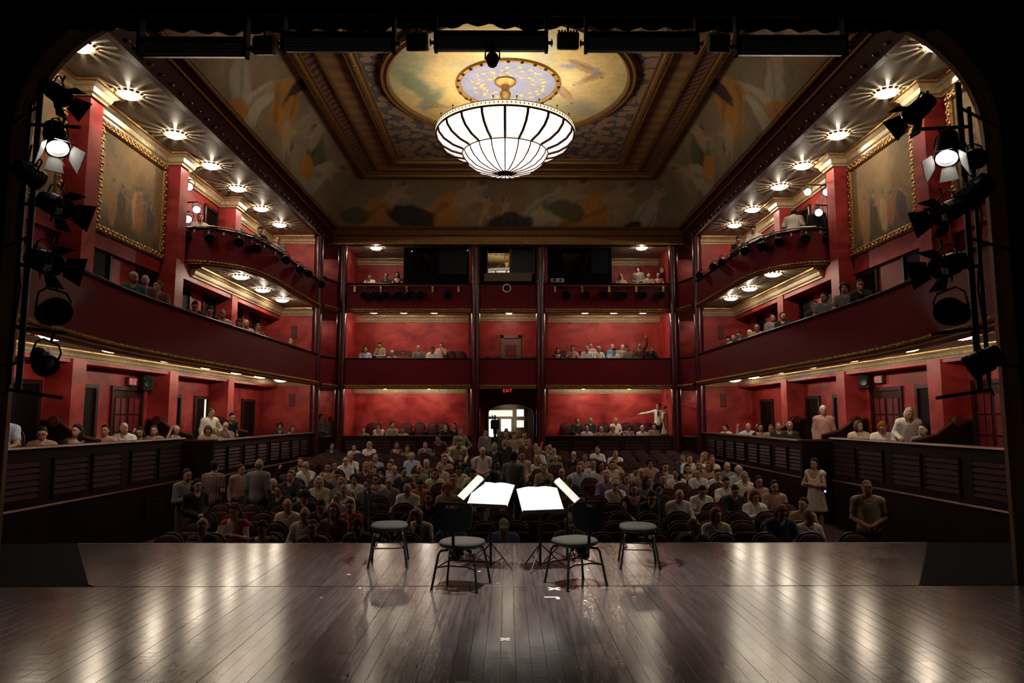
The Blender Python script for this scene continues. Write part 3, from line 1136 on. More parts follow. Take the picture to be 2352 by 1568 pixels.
# side coves
for s in (-1, 1):
    nu, nv = 300, 50
    V = []; U = []; T = []
    for i in range(nu):
        y = YC0 + (YC1 - YC0) * i / (nu - 1)
        for j in range(nv):
            t = j / (nv - 1) * math.pi / 2
            # quarter ellipse, mitred at both ends
            x = 6.58 - (6.58 - XI) * (1 - math.cos(t))
            z = ZS + (ZF - ZS) * math.sin(t)
            ysh = (1 - math.cos(t))
            y2 = (YC0 + ysh * (YI0 - YC0)) + ((YC1 - ysh * (YC1 - YI1)) - (YC0 + ysh * (YI0 - YC0))) * i / (nu - 1)
            V.append((s * x, y2, z)); U.append(y2); T.append(j / (nv - 1) * 2.0)
    U = np.array(U); T = np.array(T)
    figs = [(12.0, 0.9, 1.5, 0.5, OR, SK, BL), (14.0, 1.2, 1.5, -0.4, OR, SK, BL), (15.6, 0.8, 1.6, 2.4, GY, SK, BL), (17.4, 1.1, 1.5, 0.9, WH, SK, OR), (19.2, 0.8, 1.6, -0.5, OR, SK, BL), (21.2, 1.1, 1.6, 2.6, GN, SK, BL), (23.2, 0.9, 1.5, 0.4, GY, SK, OR)]
    cols = mural(U, T, 31 + 10 * s, figs)
    paint_mesh('painted_cove', V, grid_faces(nu, nv), cols, ceil)
# rear cove
nu, nv = 300, 50
V = []; U = []; T = []
for i in range(nu):
    for j in range(nv):
        t = j / (nv - 1) * math.pi / 2
        k = 1 - math.cos(t)
        hwid = 6.58 - (6.58 - XI) * k
        V.append((-hwid + 2 * hwid * i / (nu - 1), YC1 - (YC1 - YI1) * k, ZS + (ZF - ZS) * math.sin(t)))
        U.append(V[-1][0]); T.append(j / (nv - 1) * 2.0)
figs = [(-4.6, 0.9, 1.5, 0.5, OR, SK, GN), (-1.9, 0.85, 2.0, 0.4, OR, SK, BL), (-0.9, 0.5, 0.8, 1.2, SK, SK, GN), (-0.1, 0.45, 0.8, 1.5, SK, SK, GN), (2.0, 0.85, 2.0, 0.5, WH, SK, BL), (3.9, 0.9, 1.7, 0.35, OR, SK, GN), (5.6, 0.8, 1.2, 0.9, GY, SK, BL)]
paint_mesh('painted_cove', V, grid_faces(nu, nv), mural(np.array(U), np.array(T), 77, figs), ceil)
# front cove (towards the stage)
b = MB()
b.add([(-6.58, YC0, ZS), (6.58, YC0, ZS), (XI, YI0, ZF), (-XI, YI0, ZF)], [(0, 1, 2, 3)])
b.build('painted_cove', 'soffit_grey', ceil)
# wall above cove ends so that no gap shows
b = MB(); b.box((-7.2, YC1 + 0.02, Z3 - 0.05), (7.2, YC1 + 0.2, ZS + 0.02)); b.build('frieze', 'beam_brown', ceil)


def nodes_floral():
    m, nt, b = _nt('floral_field')
    tc = nt.nodes.new('ShaderNodeTexCoord')
    vo = nt.nodes.new('ShaderNodeTexVoronoi'); vo.voronoi_dimensions = '2D'; vo.inputs['Scale'].default_value = 3.0
    nz = nt.nodes.new('ShaderNodeTexNoise'); nz.inputs['Scale'].default_value = 6; nz.inputs['Detail'].default_value = 4
    add = nt.nodes.new('ShaderNodeVectorMath'); add.operation = 'MULTIPLY_ADD'
    add.inputs[1].default_value = (0.09, 0.09, 0.09)
    nt.links.new(nz.outputs['Color'], add.inputs[0]); nt.links.new(tc.outputs['Object'], add.inputs[2])
    nt.links.new(add.outputs[0], vo.inputs['Vector'])
    r = nt.nodes.new('ShaderNodeValToRGB')
    r.color_ramp.elements[0].position = 0.0; r.color_ramp.elements[0].color = (0.42, 0.25, 0.15, 1)
    r.color_ramp.elements[1].position = 1.0; r.color_ramp.elements[1].color = (0.10, 0.11, 0.17, 1)
    for p, c in ((0.44, (0.46, 0.29, 0.19, 1)), (0.50, (0.05, 0.05, 0.07, 1)), (0.56, (0.13, 0.145, 0.21, 1)), (0.66, (0.09, 0.10, 0.15, 1)), (0.72, (0.30, 0.18, 0.10, 1)), (0.78, (0.10, 0.11, 0.17, 1))):
        e = r.color_ramp.elements.new(p); e.color = c
    nt.links.new(vo.outputs['Distance'], r.inputs['Fac']); nt.links.new(r.outputs[0], b.inputs['Base Color'])
    b.inputs['Roughness'].default_value = 0.7


def nodes_band():
    m, nt, b = _nt('ochre_band')
    tc = nt.nodes.new('ShaderNodeTexCoord')
    w = nt.nodes.new('ShaderNodeTexWave'); w.bands_direction = 'Y'; w.inputs['Scale'].default_value = 0.55; w.inputs['Distortion'].default_value = 4.0; w.inputs['Detail'].default_value = 5
    nt.links.new(tc.outputs['Object'], w.inputs['Vector'])
    r = nt.nodes.new('ShaderNodeValToRGB')
    r.color_ramp.elements[0].color = (0.30, 0.20, 0.13, 1); r.color_ramp.elements[1].color = (0.52, 0.29, 0.12, 1)
    e = r.color_ramp.elements.new(0.55); e.color = (0.46, 0.22, 0.08, 1)
    nt.links.new(w.outputs['Fac'], r.inputs['Fac']); nt.links.new(r.outputs[0], b.inputs['Base Color'])
    b.inputs['Roughness'].default_value = 0.6


def nodes_lattice():
    m, nt, b = _nt('pink_lattice')
    tc = nt.nodes.new('ShaderNodeTexCoord')
    ch = nt.nodes.new('ShaderNodeTexWave'); ch.inputs['Scale'].default_value = 2.2; ch.bands_direction = 'DIAGONAL'; ch.inputs['Distortion'].default_value = 3
    nt.links.new(tc.outputs['Object'], ch.inputs['Vector'])
    r = nt.nodes.new('ShaderNodeValToRGB')
    r.color_ramp.elements[0].color = (0.15, 0.06, 0.035, 1); r.color_ramp.elements[1].color = (0.40, 0.24, 0.19, 1)
    nt.links.new(ch.outputs['Fac'], r.inputs['Fac']); nt.links.new(r.outputs[0], b.inputs['Base Color'])


nodes_floral(); nodes_band(); nodes_lattice()
XJ, YJ0, YJ1 = 3.95, 12.3, 23.7
b = MB(); b.box((-XJ, YJ0, ZF + 0.04), (XJ, YJ1, ZF + 0.10)); b.build('floral_panel', 'floral_field', ceil)
b = MB()
for (x0, x1, y0, y1) in ((-XI + .55, -XJ, YI0, YI1), (XJ, XI - .55, YI0, YI1), (-XJ, XJ, YJ1, YI1 - .5), (-XJ, XJ, YI0, YJ0)):
    b = MB(); b.box((x0, y0, ZF + 0.02), (x1, y1, ZF + 0.09)); b.build('ochre_panel', 'ochre_band', ceil)
for (x0, x1, y0, y1) in ((-XI, -XI + .55, YI0, YI1), (XI - .55, XI, YI0, YI1), (-XI + .55, XI - .55, YI1 - .5, YI1)):
    b = MB(); b.box((x0, y0, ZF + 0.01), (x1, y1, ZF + 0.09)); b.build('lattice_panel', 'pink_lattice', ceil)
def rect_frame(name, x, y0, y1, z, w, h, m, beads=True, side=1):
    P = [(-x, y0, z), (-x, y1, z), (x, y1, z), (x, y0, z)]
    # closed loop built from four mitred runs
    b = MB()
    prof = [(-w / 2, 0), (-w / 2, -h * .5), (-w * .3, -h * .55), (-w * .2, -h), (w * .1, -h * .8), (w * .3, -h), (w / 2, -h * .4), (w / 2, 0)]
    pts = P + [P[0], P[1]]
    b.sweep(pts[0:5], prof, caps=False)
    b.build(name, m, ceil, smooth=35)
    if beads:
        b = MB()
        for p, q in ((P[0], P[1]), (P[1], P[2]), (P[3], P[2])):
            L = math.dist(p, q); k = int(L / 0.13)
            for i in range(k):
                t = (i + .5) / k
                b.ball((p[0] + (q[0] - p[0]) * t, p[1] + (q[1] - p[1]) * t, z - h * .72), (w * .22, w * .22, h * .35), n=6)
        o = b.build('gilt_leafwork', 'gold_leaf', ceil, fix=False); o['kind'] = 'stuff'
rect_frame('gilt_frame', XJ, YJ0, YJ1, ZF + 0.05, 0.34, 0.16, 'dim_gold')
rect_frame('gilt_frame', XI, YI0, YI1, ZF + 0.03, 0.30, 0.16, 'dim_gold')
rect_frame('gilt_fillet', XI - .55, YI0 + .1, YI1 - .5, ZF + 0.03, 0.12, 0.07, 'dim_gold')
# circular sky painting
CXY = (0.0, 18.0); CR = 3.28
nr, na = 70, 160
V = []
for i in range(nr):
    r = 1.30 + (CR - 1.30) * i / (nr - 1)
    for j in range(na):
        t = 2 * math.pi * j / na
        V.append((CXY[0] + r * math.cos(t), CXY[1] + r * math.sin(t), ZF))
V = np.array(V)
F_ = [(i * na + j, i * na + (j + 1) % na, (i + 1) * na + (j + 1) % na, (i + 1) * na + j) for i in range(nr - 1) for j in range(na)]
Xc, Yc = V[:, 0], V[:, 1] - CXY[1]
n1 = fbm(Xc * 0.6, Yc * 0.7, 5, 5); n2 = fbm(Xc * 0.9 + 4, Yc * 0.9, 9, 4)
c = np.ones((len(V), 3)) * np.array((0.70, 0.50, 0.20))
c = lerp(c, (0.78, 0.64, 0.36), np.clip((n1 - 0.45) * 4, 0, 1))
c = lerp(c, (0.40, 0.37, 0.24), np.clip((n2 - 0.55) * 5, 0, 1) * 0.7)
c = lerp(c, (0.17, 0.21, 0.13), 0.85 * blob(Xc, Yc, -2.55, 0.0, 0.30, 1.0, -0.35, 0.4, 0.5, 2))
c = lerp(c, (0.20, 0.24, 0.15), 0.85 * blob(Xc, Yc, -2.15, 0.9, 0.20, 0.85, 0.45, 0.4, 0.4, 3))
c = lerp(c, (0.24, 0.27, 0.18), 0.6 * blob(Xc, Yc, -2.6, -1.2, 0.5, 0.7, 0.6, 0.4, 0.5, 4))
c = lerp(c, (0.35, 0.36, 0.27), 0.7 * blob(Xc, Yc, 2.1, 1.6, 0.8, 0.4, 0.5, 0.5, 0.5, 6))
c = lerp(c, (0.40, 0.42, 0.32), 0.6 * blob(Xc, Yc, 0.9, -1.7, 0.3, 0.8, 0.3, 0.5, 0.5, 7))
for k, (fx, fy, fs, fa) in enumerate(((-1.9, 1.35, .55, .2), (-1.3, 1.75, .5, -.6), (1.7, .8, .6, 1.0), (2.2, -.7, .7, .6), (2.0, -.2, .55, 2.2), (-1.2, -2.2, .6, .5), (-1.7, -1.9, .5, 2.6), (1.6, 2.1, .5, .3), (-.2, 2.4, .6, 0.1))):
    c = figure(c, Xc, Yc, fx, fy, fs, fa, (0.42, 0.25, 0.14), (0.52, 0.34, 0.2), 90 + k * 5, (0.30, 0.30, 0.34))
paint_mesh('sky_painting', V, F_, c, ceil)
T0 = Matrix.Translation((CXY[0], CXY[1], ZF))
b = MB(); b.lathe([(CR - .10, .03), (CR - .10, -.05), (CR - .03, -.10), (CR + .05, -.06), (CR + .12, -.09), (CR + .16, .03)], 96, T0); b.build('gilt_ring', 'dim_gold', ceil, smooth=40)
b = MB(); b.lathe([(1.28, .02), (1.28, -.03), (1.33, -.06), (1.40, -.06), (1.44, .02)], 72, T0); b.build('gilt_ring', 'gold_leaf', ceil, smooth=40)
b = MB()
for i in range(24):
    t = 2 * math.pi * i / 24
    b.ball((CXY[0] + 1.36 * math.cos(t), CXY[1] + 1.36 * math.sin(t), ZF - .07), (.05, .05, .03), n=6)
o = b.build('gilt_rosettes', 'beam_brown', ceil, fix=False); o['kind'] = 'stuff'
b = MB(); b.lathe([(0.0, 0.0), (1.30, 0.0)], 64, T0)
mat('medallion_blue', (0.27, 0.28, 0.42), 0.7, noise=(3, 0.12, 3))
mat('petal_gold', (0.62, 0.47, 0.22), 0.6)
b.build('medallion', 'medallion_blue', ceil, fix=False)
# flower sprays on the medallion
b = MB()
rr = random.Random(3)
for i in range(58):
    a = 2 * math.pi * i / 58 + rr.uniform(-.05, .05); r = rr.choice((.55, .7, .85, .98)) + rr.uniform(-.05, .05)
    cx_, cy_ = CXY[0] + r * math.cos(a), CXY[1] + r * math.sin(a)
    for k in range(3):
        t = rr.uniform(0, 6.28)
        b.ball((cx_ + .035 * math.cos(t), cy_ + .035 * math.sin(t), ZF - .004), (.048, .036, .008), n=8, M=Matrix.Rotation(t, 3, 'Z'))
o = b.build('painted_blossoms', 'petal_gold', ceil, fix=False); o['kind'] = 'stuff'
b = MB()
for i in range(26):
    a = 2 * math.pi * i / 26
    b.tube([(CXY[0] + (.5 + .1 * k) * math.cos(a + .10 * math.sin(k * 1.3 + i)), CXY[1] + (.5 + .1 * k) * math.sin(a + .10 * math.sin(k * 1.3 + i)), ZF - .004) for k in range(6)], .008, n=4)
o = b.build('painted_stems', 'petal_gold', ceil, fix=False); o['kind'] = 'stuff'

# beam with gilt mouldings and little bulbs along both long sides and across the back
for s in (-1, 1):
    bm_ = struct(empty('trim_%d' % (1 if s < 0 else 2)))
    sd = 1.0 if s < 0 else -1.0
    P3 = [(s * XB, 7.45, 0), (s * XB, YC1 + .05, 0)]
    prof = [(0.12, Z3 - .02), (-0.03, Z3 - .03), (-0.05, Z3 + .02), (-.20, Z3 + .36), (-.24, Z3 + .36), (-.24, Z3 + .42), (-.34, Z3 + .50), (-.40, Z3 + .50), (-.42, Z3 + .60), (-.46, Z3 + .60), (0.12, Z3 + .60)]
    b = MB(); b.sweep(P3, prof, side=sd); b.build('beam', 'beam_brown', bm_)
    b = MB(); b.sweep(P3, [(-.245, Z3 + .365), (-.275, Z3 + .38), (-.275, Z3 + .41), (-.245, Z3 + .42)], side=sd); b.build('gilt_fillet', 'gold_leaf', bm_)
    b = MB(); b.sweep(P3, [(-.41, Z3 + .50), (-.45, Z3 + .52), (-.45, Z3 + .56), (-.41, Z3 + .58)], side=sd); b.build('gilt_fillet', 'gold_leaf', bm_)
    st = MB(); st.ball((0, 0, 0), .042, n=8)
    sm = st.mesh('gilt_stud', 'bright_gold', 60)
    k = 0
    y = 11.2
    while y < 26.3:
        o = link('gilt_stud', sm, bm_); o.location = (s * (XB - .115), y, Z3 + .075); y += 0.42
back_beam = struct(empty('trim_3'))
b = MB(); b.sweep([(-7.1, YC1 + .05, 0), (7.1, YC1 + .05, 0)], [(0.0, Z3 - .05), (-.0, Z3 + .60), (-.30, Z3 + .60), (-.26, Z3 + .52), (-.20, Z3 + .48), (-.14, Z3 + .30), (-.06, Z3 + .26), (-.06, Z3 - .05)], side=1.0)
b.build('beam', 'dim_gold', back_beam)
st = MB(); st.ball((0, 0, 0), .03, n=8)
sm = st.mesh('gilt_stud', 'gold_leaf', 60)
for i in range(44):
    o = link('gilt_stud', sm, back_beam); o.location = (-6.9 + i * 13.8 / 43, YC1 - .04, Z3 + .03)
# ================================================================== back facade
zm0, zmt = at_y(930, 893, D).z, at_y(930, 822, D).z
zu0, zut = at_y(930, 718, D).z, at_y(930, 650, D).z
zlr = at_y(930, 1000, D).z
CX1, CX2 = 1.27, 6.50
YB = 29.4
fac = struct(empty('wall_back'))
def fbx(name, m, lo, hi, parent=fac):
    b = MB(); b.box(lo, hi); return b.build(name, m, parent)
for x in (-CX2, -CX1, CX1, CX2):
    b = MB()
    b.cyl((x, D, -1.2), (x, D, Z3 + .25), .185, n=20)
    for z in (zlr, zm0, zmt, zu0, zut):
        b.cyl((x, D, z - .03), (x, D, z + .03), .205, n=20)
    b.lathe([(.19, 0), (.27, .06), (.21, .14), (.19, .2)], 20, Matrix.Translation((x, D, Z3)))
    b.mi = 0
    struct(b.build('column', 'maroon_column', None, smooth=40))
fbx('wall_panel', 'sponged_red_plaster', (-9.15, YB, -1.2), (-1.0, YB + .15, 9.0))
fbx('wall_panel', 'sponged_red_plaster', (1.0, YB, -1.2), (9.15, YB + .15, 9.0))
for s in (-1, 1):
    fbx('return_wall', 'sponged_red_plaster', (min(s * 1.42, s * 1.56), D + .15, -1.2), (max(s * 1.42, s * 1.56), YB, 9.0))
    fbx('return_wall', 'sponged_red_plaster', (min(s * 6.45, s * 6.6), D + .15, -1.2), (max(s * 6.45, s * 6.6), YB, 9.0))
# soffits of the bays
SO1, SO2 = zm0 + .16, zu0 + .2
for (x0, x1) in ((-6.45, -1.5), (-1.42, 1.42), (1.5, 6.45)):
    for z in (SO1, SO2, Z3):
        fbx('soffit', 'soffit_grey', (x0, D + .1, z), (x1, YB, z + .1))
    for z in (zm0 + .3, zu0 + .34):
        fbx('tier_floor', 'stalls_carpet', (x0, D + .1, z), (x1, YB, z + .05))
for s in (-1, 1):
    poly = [(s * 7.2, YE + .12), (s * 6.5, D + .15), (s * 6.6, YB), (s * 9.15, YB), (s * 9.15, YE + .12)][::s]
    for z in (zm0, zu0, Z3):
        b = MB(); b.prism(poly, z + .02, z + .2); b.build('soffit', 'beam_brown', fac)
# crowns on the back walls
crownp = [(0.0, -.26), (.05, -.26), (.06, -.22), (.10, -.19), (.13, -.10), (.20, -.04), (.24, -.02), (.24, 0), (0, 0)]
for (x0, x1, yb) in ((-6.45, -1.56, YB), (1.56, 6.45, YB), (-1.42, 1.42, 29.0)):
    for z in (SO1, SO2, Z3):
        if yb == 29.0 and z == SO1: continue
        b = MB(); b.sweep([(x0, yb, z), (x1, yb, z)], crownp, side=-1.0); b.build('crown_moulding', 'cream_gilt', fac)
for s in (-1, 1):
    for z in (SO1, SO2, Z3):
        b = MB(); b.sweep([(s * 1.56, YB, z), (s * 1.56, D + .2, z)], crownp, side=s * 1.0 * -1.0 if s < 0 else -1.0 * s * -1 * -1)
        b.build('crown_moulding', 'cream_gilt', fac)

# fronts of each tier and bay
def bay_front(x0, x1, y0, y1, z0, zt, label, wood=False):
    B = thing('balcony' if not wood else 'parapet', label, 'balcony' if not wood else 'parapet')
    P3 = [(x0, y0, 0), (x1, y1, 0)]
    if wood:
        b = MB(); b.sweep(P3, [(0, -1.2), (0, zt - .05), (.1, zt - .05), (.1, -1.2)], side=1.0); b.build('dado_wall', 'dark_mahogany', B)
        b = MB(); b.sweep(P3, [(-.05, zt - .05), (-.06, zt - .02), (-.04, zt), (.13, zt), (.14, zt - .03), (.13, zt - .05)], side=1.0); b.build('handrail', 'mahogany', B)
        L = abs(x1 - x0); k = max(1, int(L / .95))
        if L > 2:
            for i in range(k):
                a = x0 + L * (i + .1) / k; c = x0 + L * (i + .9) / k
                pr = empty('louvred_panel'); pr.parent = B
                b = MB()
                b.box((a, y0 - .03, .18), (a + .03, y0, zt - .16)); b.box((c - .03, y0 - .03, .18), (c, y0, zt - .16)); b.box((a + .03, y0 - .03, .18), (c - .03, y0, .21)); b.box((a + .03, y0 - .03, zt - .19), (c - .03, y0, zt - .16))
                b.build('panel_frame', 'dark_mahogany', pr)
                for r in range(5):
                    h = (zt - .19 - .21) / 5
                    b = MB(); b.add([(a + .03, y0, .22 + r * h), (a + .03, y0 - .03, .225 + r * h), (a + .03, y0 - .012, .2 + (r + 1) * h), (c - .03, y0, .22 + r * h), (c - .03, y0 - .03, .225 + r * h), (c - .03, y0 - .012, .2 + (r + 1) * h)], [(0, 1, 2), (5, 4, 3), (0, 3, 4, 1), (1, 4, 5, 2), (2, 5, 3, 0)])
                    b.build('slat', 'slat_maroon', pr)
        return B
    tw = .17
    b = MB(); b.sweep(P3, [(0, z0 + tw), (0, zt - .05), (.1, zt - .05), (.1, z0 + tw)], side=1.0); b.build('front_panel', 'balcony_red', B)
    b = MB(); b.sweep(P3, [(-.04, zt - .05), (-.05, zt - .02), (-.03, zt), (.12, zt), (.13, zt - .03), (.12, zt - .05)], side=1.0); b.build('handrail', 'dark_mahogany', B)
    b = MB(); b.sweep(P3, [(.10, z0), (-.02, z0), (-.06, z0 + .03), (-.05, z0 + .07), (-.09, z0 + .09), (-.09, z0 + tw - .03), (-.05, z0 + tw), (.10, z0 + tw)], side=1.0); b.build('gilt_cornice', 'dim_gold', B)
    b = MB()
    p = Vector(P3[0]); q = Vector(P3[1]); L = (q - p).length; k = int(L / .085); d = (q - p).normalized(); nn = Vector((-d.y, d.x, 0))
    for i in range(k):
        c_ = p + (q - p) * ((i + .5) / k) - nn * .085
        b.ball((c_.x, c_.y, z0 + tw * .68), (.03, .03, tw * .26), n=6)
    o = b.build('gilt_beading', 'gold_leaf', B, fix=False); o['kind'] = 'stuff'
    return B
for nm, x0, x1 in (('left-side', -6.33, -1.44), ('centre', -1.10, 1.10), ('right-side', 1.44, 6.33)):
    bay_front(x0, x1, D, D, zm0, zmt, 'flat dark red middle-tier balcony front in the %s bay of the back wall' % nm)
    bay_front(x0, x1, D, D, zu0, zut, 'flat dark red upper-tier balcony front in the %s bay of the back wall' % nm)
    if nm != 'centre':
        bay_front(x0, x1, D, D, 0, zlr, 'dark wood panelled parapet below the %s bay of the back wall' % nm, wood=True)
for s in (-1, 1):
    a = (s * 6.95, YE + .2); c_ = (s * 6.62, D - .12)
    p0, p1 = (a, c_) if a[0] < c_[0] else (c_, a)
    for z0, zt, w in ((zm0, zmt, 'middle'), (zu0, zut, 'upper')):
        bay_front(p0[0], p1[0], p0[1], p1[1], z0, zt, 'narrow dark red %s-tier balcony front in the angled %s corner bay' % (w, side_word(s)))
    bay_front(p0[0], p1[0], p0[1], p1[1], 0, zlr, 'narrow dark wood parapet in the angled %s corner bay' % side_word(s), wood=True)
    # dark box floors in the corner
    b = MB(); b.prism([(s * 7.2, YE + .15), (s * 6.5, D), (s * 6.6, YB), (s * 9.1, YB), (s * 9.1, YE + .15)][::s], -.02, .06); b.build('tier_floor', 'stalls_carpet', fac)
fbx('tier_floor', 'stalls_carpet', (-6.45, D + .1, -.05), (-1.5, YB, .05)); fbx('tier_floor', 'stalls_carpet', (1.5, D + .1, -.05), (6.45, YB, .05))

for (x0, x1) in ((-6.45, -1.56), (1.56, 6.45)):
    fbx('tier_step', 'stalls_carpet', (x0, 28.2, .05), (x1, YB, .45)); fbx('tier_step', 'stalls_carpet', (x0, 28.15, zm0 + .35), (x1, YB, zm0 + .66))
# centre bay: upper tech window, middle door, lower arched entrance
YCW = 28.6
# middle back wall with door
fbx('wall_panel', 'sponged_red_plaster', (-1.42, 29.0, zm0 + .2), (1.42, 29.15, zu0 + .4))
dr = struct(empty('door_17'))
dl, dr_ = at_y(1150, 770, 28.98), at_y(1197, 822, 28.98)
b = MB()
w0, w1, zt_ = dl.x, dr_.x, dl.z
for (lo, hi) in (((w0, 28.92, zm0 + .35), (w0 + .12, 29.0, zt_)), ((w1 - .12, 28.92, zm0 + .35), (w1, 29.0, zt_)), ((w0, 28.92, zt_ - .12), (w1, 29.0, zt_))):
    b.box(lo, hi)
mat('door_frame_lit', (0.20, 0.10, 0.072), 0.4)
b.build('door_frame', 'door_frame_lit', dr)
b = MB(); b.box((w0 + .12, 28.96, zm0 + .35), (w1 - .12, 29.0, zt_ - .12)); b.build('door_leaf', 'door_frame_lit', dr)
for r in range(4):
    for k in range(3):
        b = MB(); xx = w0 + .2 + k * (w1 - w0 - .4) / 3; ww = (w1 - w0 - .4) / 3 - .02
        b.bev((xx, 28.935, zm0 + .95 + r * .25), (xx + ww, 28.96, zm0 + .95 + r * .25 + .22), .008); b.build('quilted_pad', 'quilt_red', dr)
# lower wall with an arch
aw0 = at_y(1121, 930, YCW).x; aw1 = at_y(1226, 930, YCW).x; atop = at_y(1172, 928, YCW).z; aspr = at_y(1121, 950, YCW).z
pts = []
for i in range(17):
    t = math.pi - math.pi * i / 16
    pts.append(((aw0 + aw1) / 2 + (aw1 - aw0) / 2 * math.cos(t), aspr + (atop - aspr) * math.sin(t)))
inn2 = [(aw0, -1.2)] + pts + [(aw1, -1.2)]
out2 = [(-1.45, -1.2)] + [(-1.45 + 2.9 * i / 16, SO1 + .1) for i in range(17)] + [(1.45, -1.2)]
b = MB()
n = len(inn2)
b.add([(x, YCW, z) for x, z in inn2] + [(x, YCW, z) for x, z in out2] + [(x, YCW + .35, z) for x, z in inn2], [(i, i + 1, n + i + 1, n + i) for i in range(n - 1)] + [(i, i + 1, 2 * n + i + 1, 2 * n + i) for i in range(n - 1)])
b.build('arch_wall', 'sponged_red_plaster', fac, fix=False)
b = MB()
vs = []
for (x, z) in inn2:
    cx_ = (aw0 + aw1) / 2
    dx, dz = x - cx_, max(0, z - aspr)
    L = math.hypot(dx, dz) or 1
    for e, yy in ((0, YCW + .1), (0, YCW - .05), (.09, YCW - .05), (.09, YCW)):
        vs.append((x + dx / L * e, yy, z + dz / L * e))
b.add(vs, [(i * 4 + j, i * 4 + j + 1, (i + 1) * 4 + j + 1, (i + 1) * 4 + j) for i in range(n - 1) for j in range(3)])
b.build('arch_moulding', 'door_dark', fac, fix=False)
# foyer beyond with daylight windows
foy = struct(empty('wall_foyer'))
YF = 31.2
def fb(m, x0, y0, x1, y1, yd, th, name):
    a = at_y(x0, y0, yd); c_ = at_y(x1, y1, yd)
    b = MB(); b.box((a.x, yd, c_.z), (c_.x, yd + th, a.z)); return b.build(name, m, foy)
fbx('foyer_wall', 'foyer_wood', (-1.6, YF + .05, -1.2), (1.6, YF + .2, 3.2), foy)
fbx('foyer_side', 'foyer_wood', (-1.75, YCW + .35, -1.2), (-1.6, YF, 3.2), foy); fbx('foyer_side', 'foyer_red', (1.05, YCW + .35, -1.2), (1.2, YF, 3.2), foy)
fbx('foyer_ceiling', 'foyer_wood', (-1.7, YCW + .3, 2.55), (1.7, YF, 2.65), foy)
for k, (x0, y0, x1, y1, m) in enumerate(((1123, 942, 1177, 956, 'window_warm'), (1123, 962, 1141, 1003, 'window_day'), (1151, 962, 1174, 990, 'window_day'), (1187, 940, 1203, 956, 'window_day'), (1187, 965, 1203, 981, 'window_warm'))):
    wn = struct(empty('window_%d' % (k + 1)))
    a = at_y(x0, y0, YF); c_ = at_y(x1, y1, YF)
    b = MB(); b.box((a.x, YF, c_.z), (c_.x, YF + .03, a.z)); b.build('pane', m, wn)
    b = MB(); t = .05
    for lo, hi in (((a.x - t, YF - .05, c_.z - t), (a.x, YF + .05, a.z + t)), ((c_.x, YF - .05, c_.z - t), (c_.x + t, YF + .05, a.z + t)), ((a.x, YF - .05, a.z), (c_.x, YF + .05, a.z + t)), ((a.x, YF - .05, c_.z - t), (c_.x, YF + .05, c_.z))):
        b.box(lo, hi)
    b.build('window_frame', 'foyer_wood', wn)
add_light('foyer_daylight', 'AREA', (0, 30.9, 1.6), 4.5, (0.9, 0.94, 1.0), 1.2, rot=(math.pi / 2, 0, 0))
# exit sign over the arch
p = at_y(1166, 897, D + .25)
sg = thing('exit_sign', 'red lit exit sign hung over the arched centre entrance', 'sign', (p.x, p.y, p.z))
b = MB(); b.bev((-.17, -.03, -.085), (.17, .03, .085), .01); b.build('sign_case', 'sign_box', sg)
letters(sg, 'EXIT', .11, -.034, 'exit_red')
b = MB(); b.cyl((0, 0, .08), (0, 0, .3), .012); b.build('hanger', 'black_metal', sg)
# round porthole ring on the upper centre front
p = at_y(1164, 662, D - .01)
rg = thing('porthole_ring', 'pale brass porthole ring on the upper centre balcony front', 'ring', (p.x, p.y, p.z))
b = MB(); b.lathe([(.125, 0), (.125, .03), (.15, .04), (.175, .03), (.175, 0)], 32, Matrix.Rotation(math.pi / 2, 4, 'X')); b.build('ring', 'cream_gilt', rg, smooth=50)
b = MB(); b.lathe([(0, .006), (.125, .006)], 32, Matrix.Rotation(math.pi / 2, 4, 'X')); b.build('port_glass', 'door_dark', rg, fix=False)

# technicians' booths on the upper tier
mat('booth_mirror', (0.55, 0.53, 0.5), 0.03, metal=1.0)
m_, nt_, b_ = _nt('window_reflect')
b_.inputs['Base Color'].default_value = (0.34, 0.33, 0.30, 1); b_.inputs['Metallic'].default_value = 1.0; b_.inputs['Roughness'].default_value = .03
m_, nt_, b_ = _nt('window_faint')
b_.inputs['Base Color'].default_value = (0.07, 0.07, 0.075, 1); b_.inputs['Metallic'].default_value = 1.0; b_.inputs['Roughness'].default_value = .04
YBt = D + .3
def booth(label, x0, x1, panes, sill=None):
    T = thing('control_booth', label, 'booth')
    a = at_y(x0, 556, YBt).x; c_ = at_y(x1, 556, YBt).x
    b = MB(); b.box((a, YBt, zut - .2), (c_, YBt + 1.6, Z3)); b.build('booth_shell', 'booth_dark', T)
    for (px0, py0, px1, py1, m) in panes:
        q = at_y(px0, py0, YBt - .03); r = at_y(px1, py1, YBt - .03)
        w = empty('window'); w.parent = T
        b = MB(); b.box((q.x, YBt - .03, r.z), (r.x, YBt - .005, q.z)); b.build('pane', m, w)
        b = MB(); t = .035
        for lo, hi in (((q.x - t, YBt - .06, r.z - t), (q.x, YBt, q.z + t)), ((r.x, YBt - .06, r.z - t), (r.x + t, YBt, q.z + t)), ((q.x, YBt - .06, q.z), (r.x, YBt, q.z + t)), ((q.x, YBt - .06, r.z - t), (r.x, YBt, r.z))):
            b.box(lo, hi)
        b.build('window_frame', 'booth_sill' if sill else 'booth_dark', w)
    if sill:
        q = at_y(sill[0], sill[1], YBt - .1); r = at_y(sill[2], sill[3], YBt - .1)
        b = MB(); b.box((q.x, YBt - .14, r.z), (r.x, YBt - .001, q.z)); b.build('sill', 'booth_sill', T)
    return T
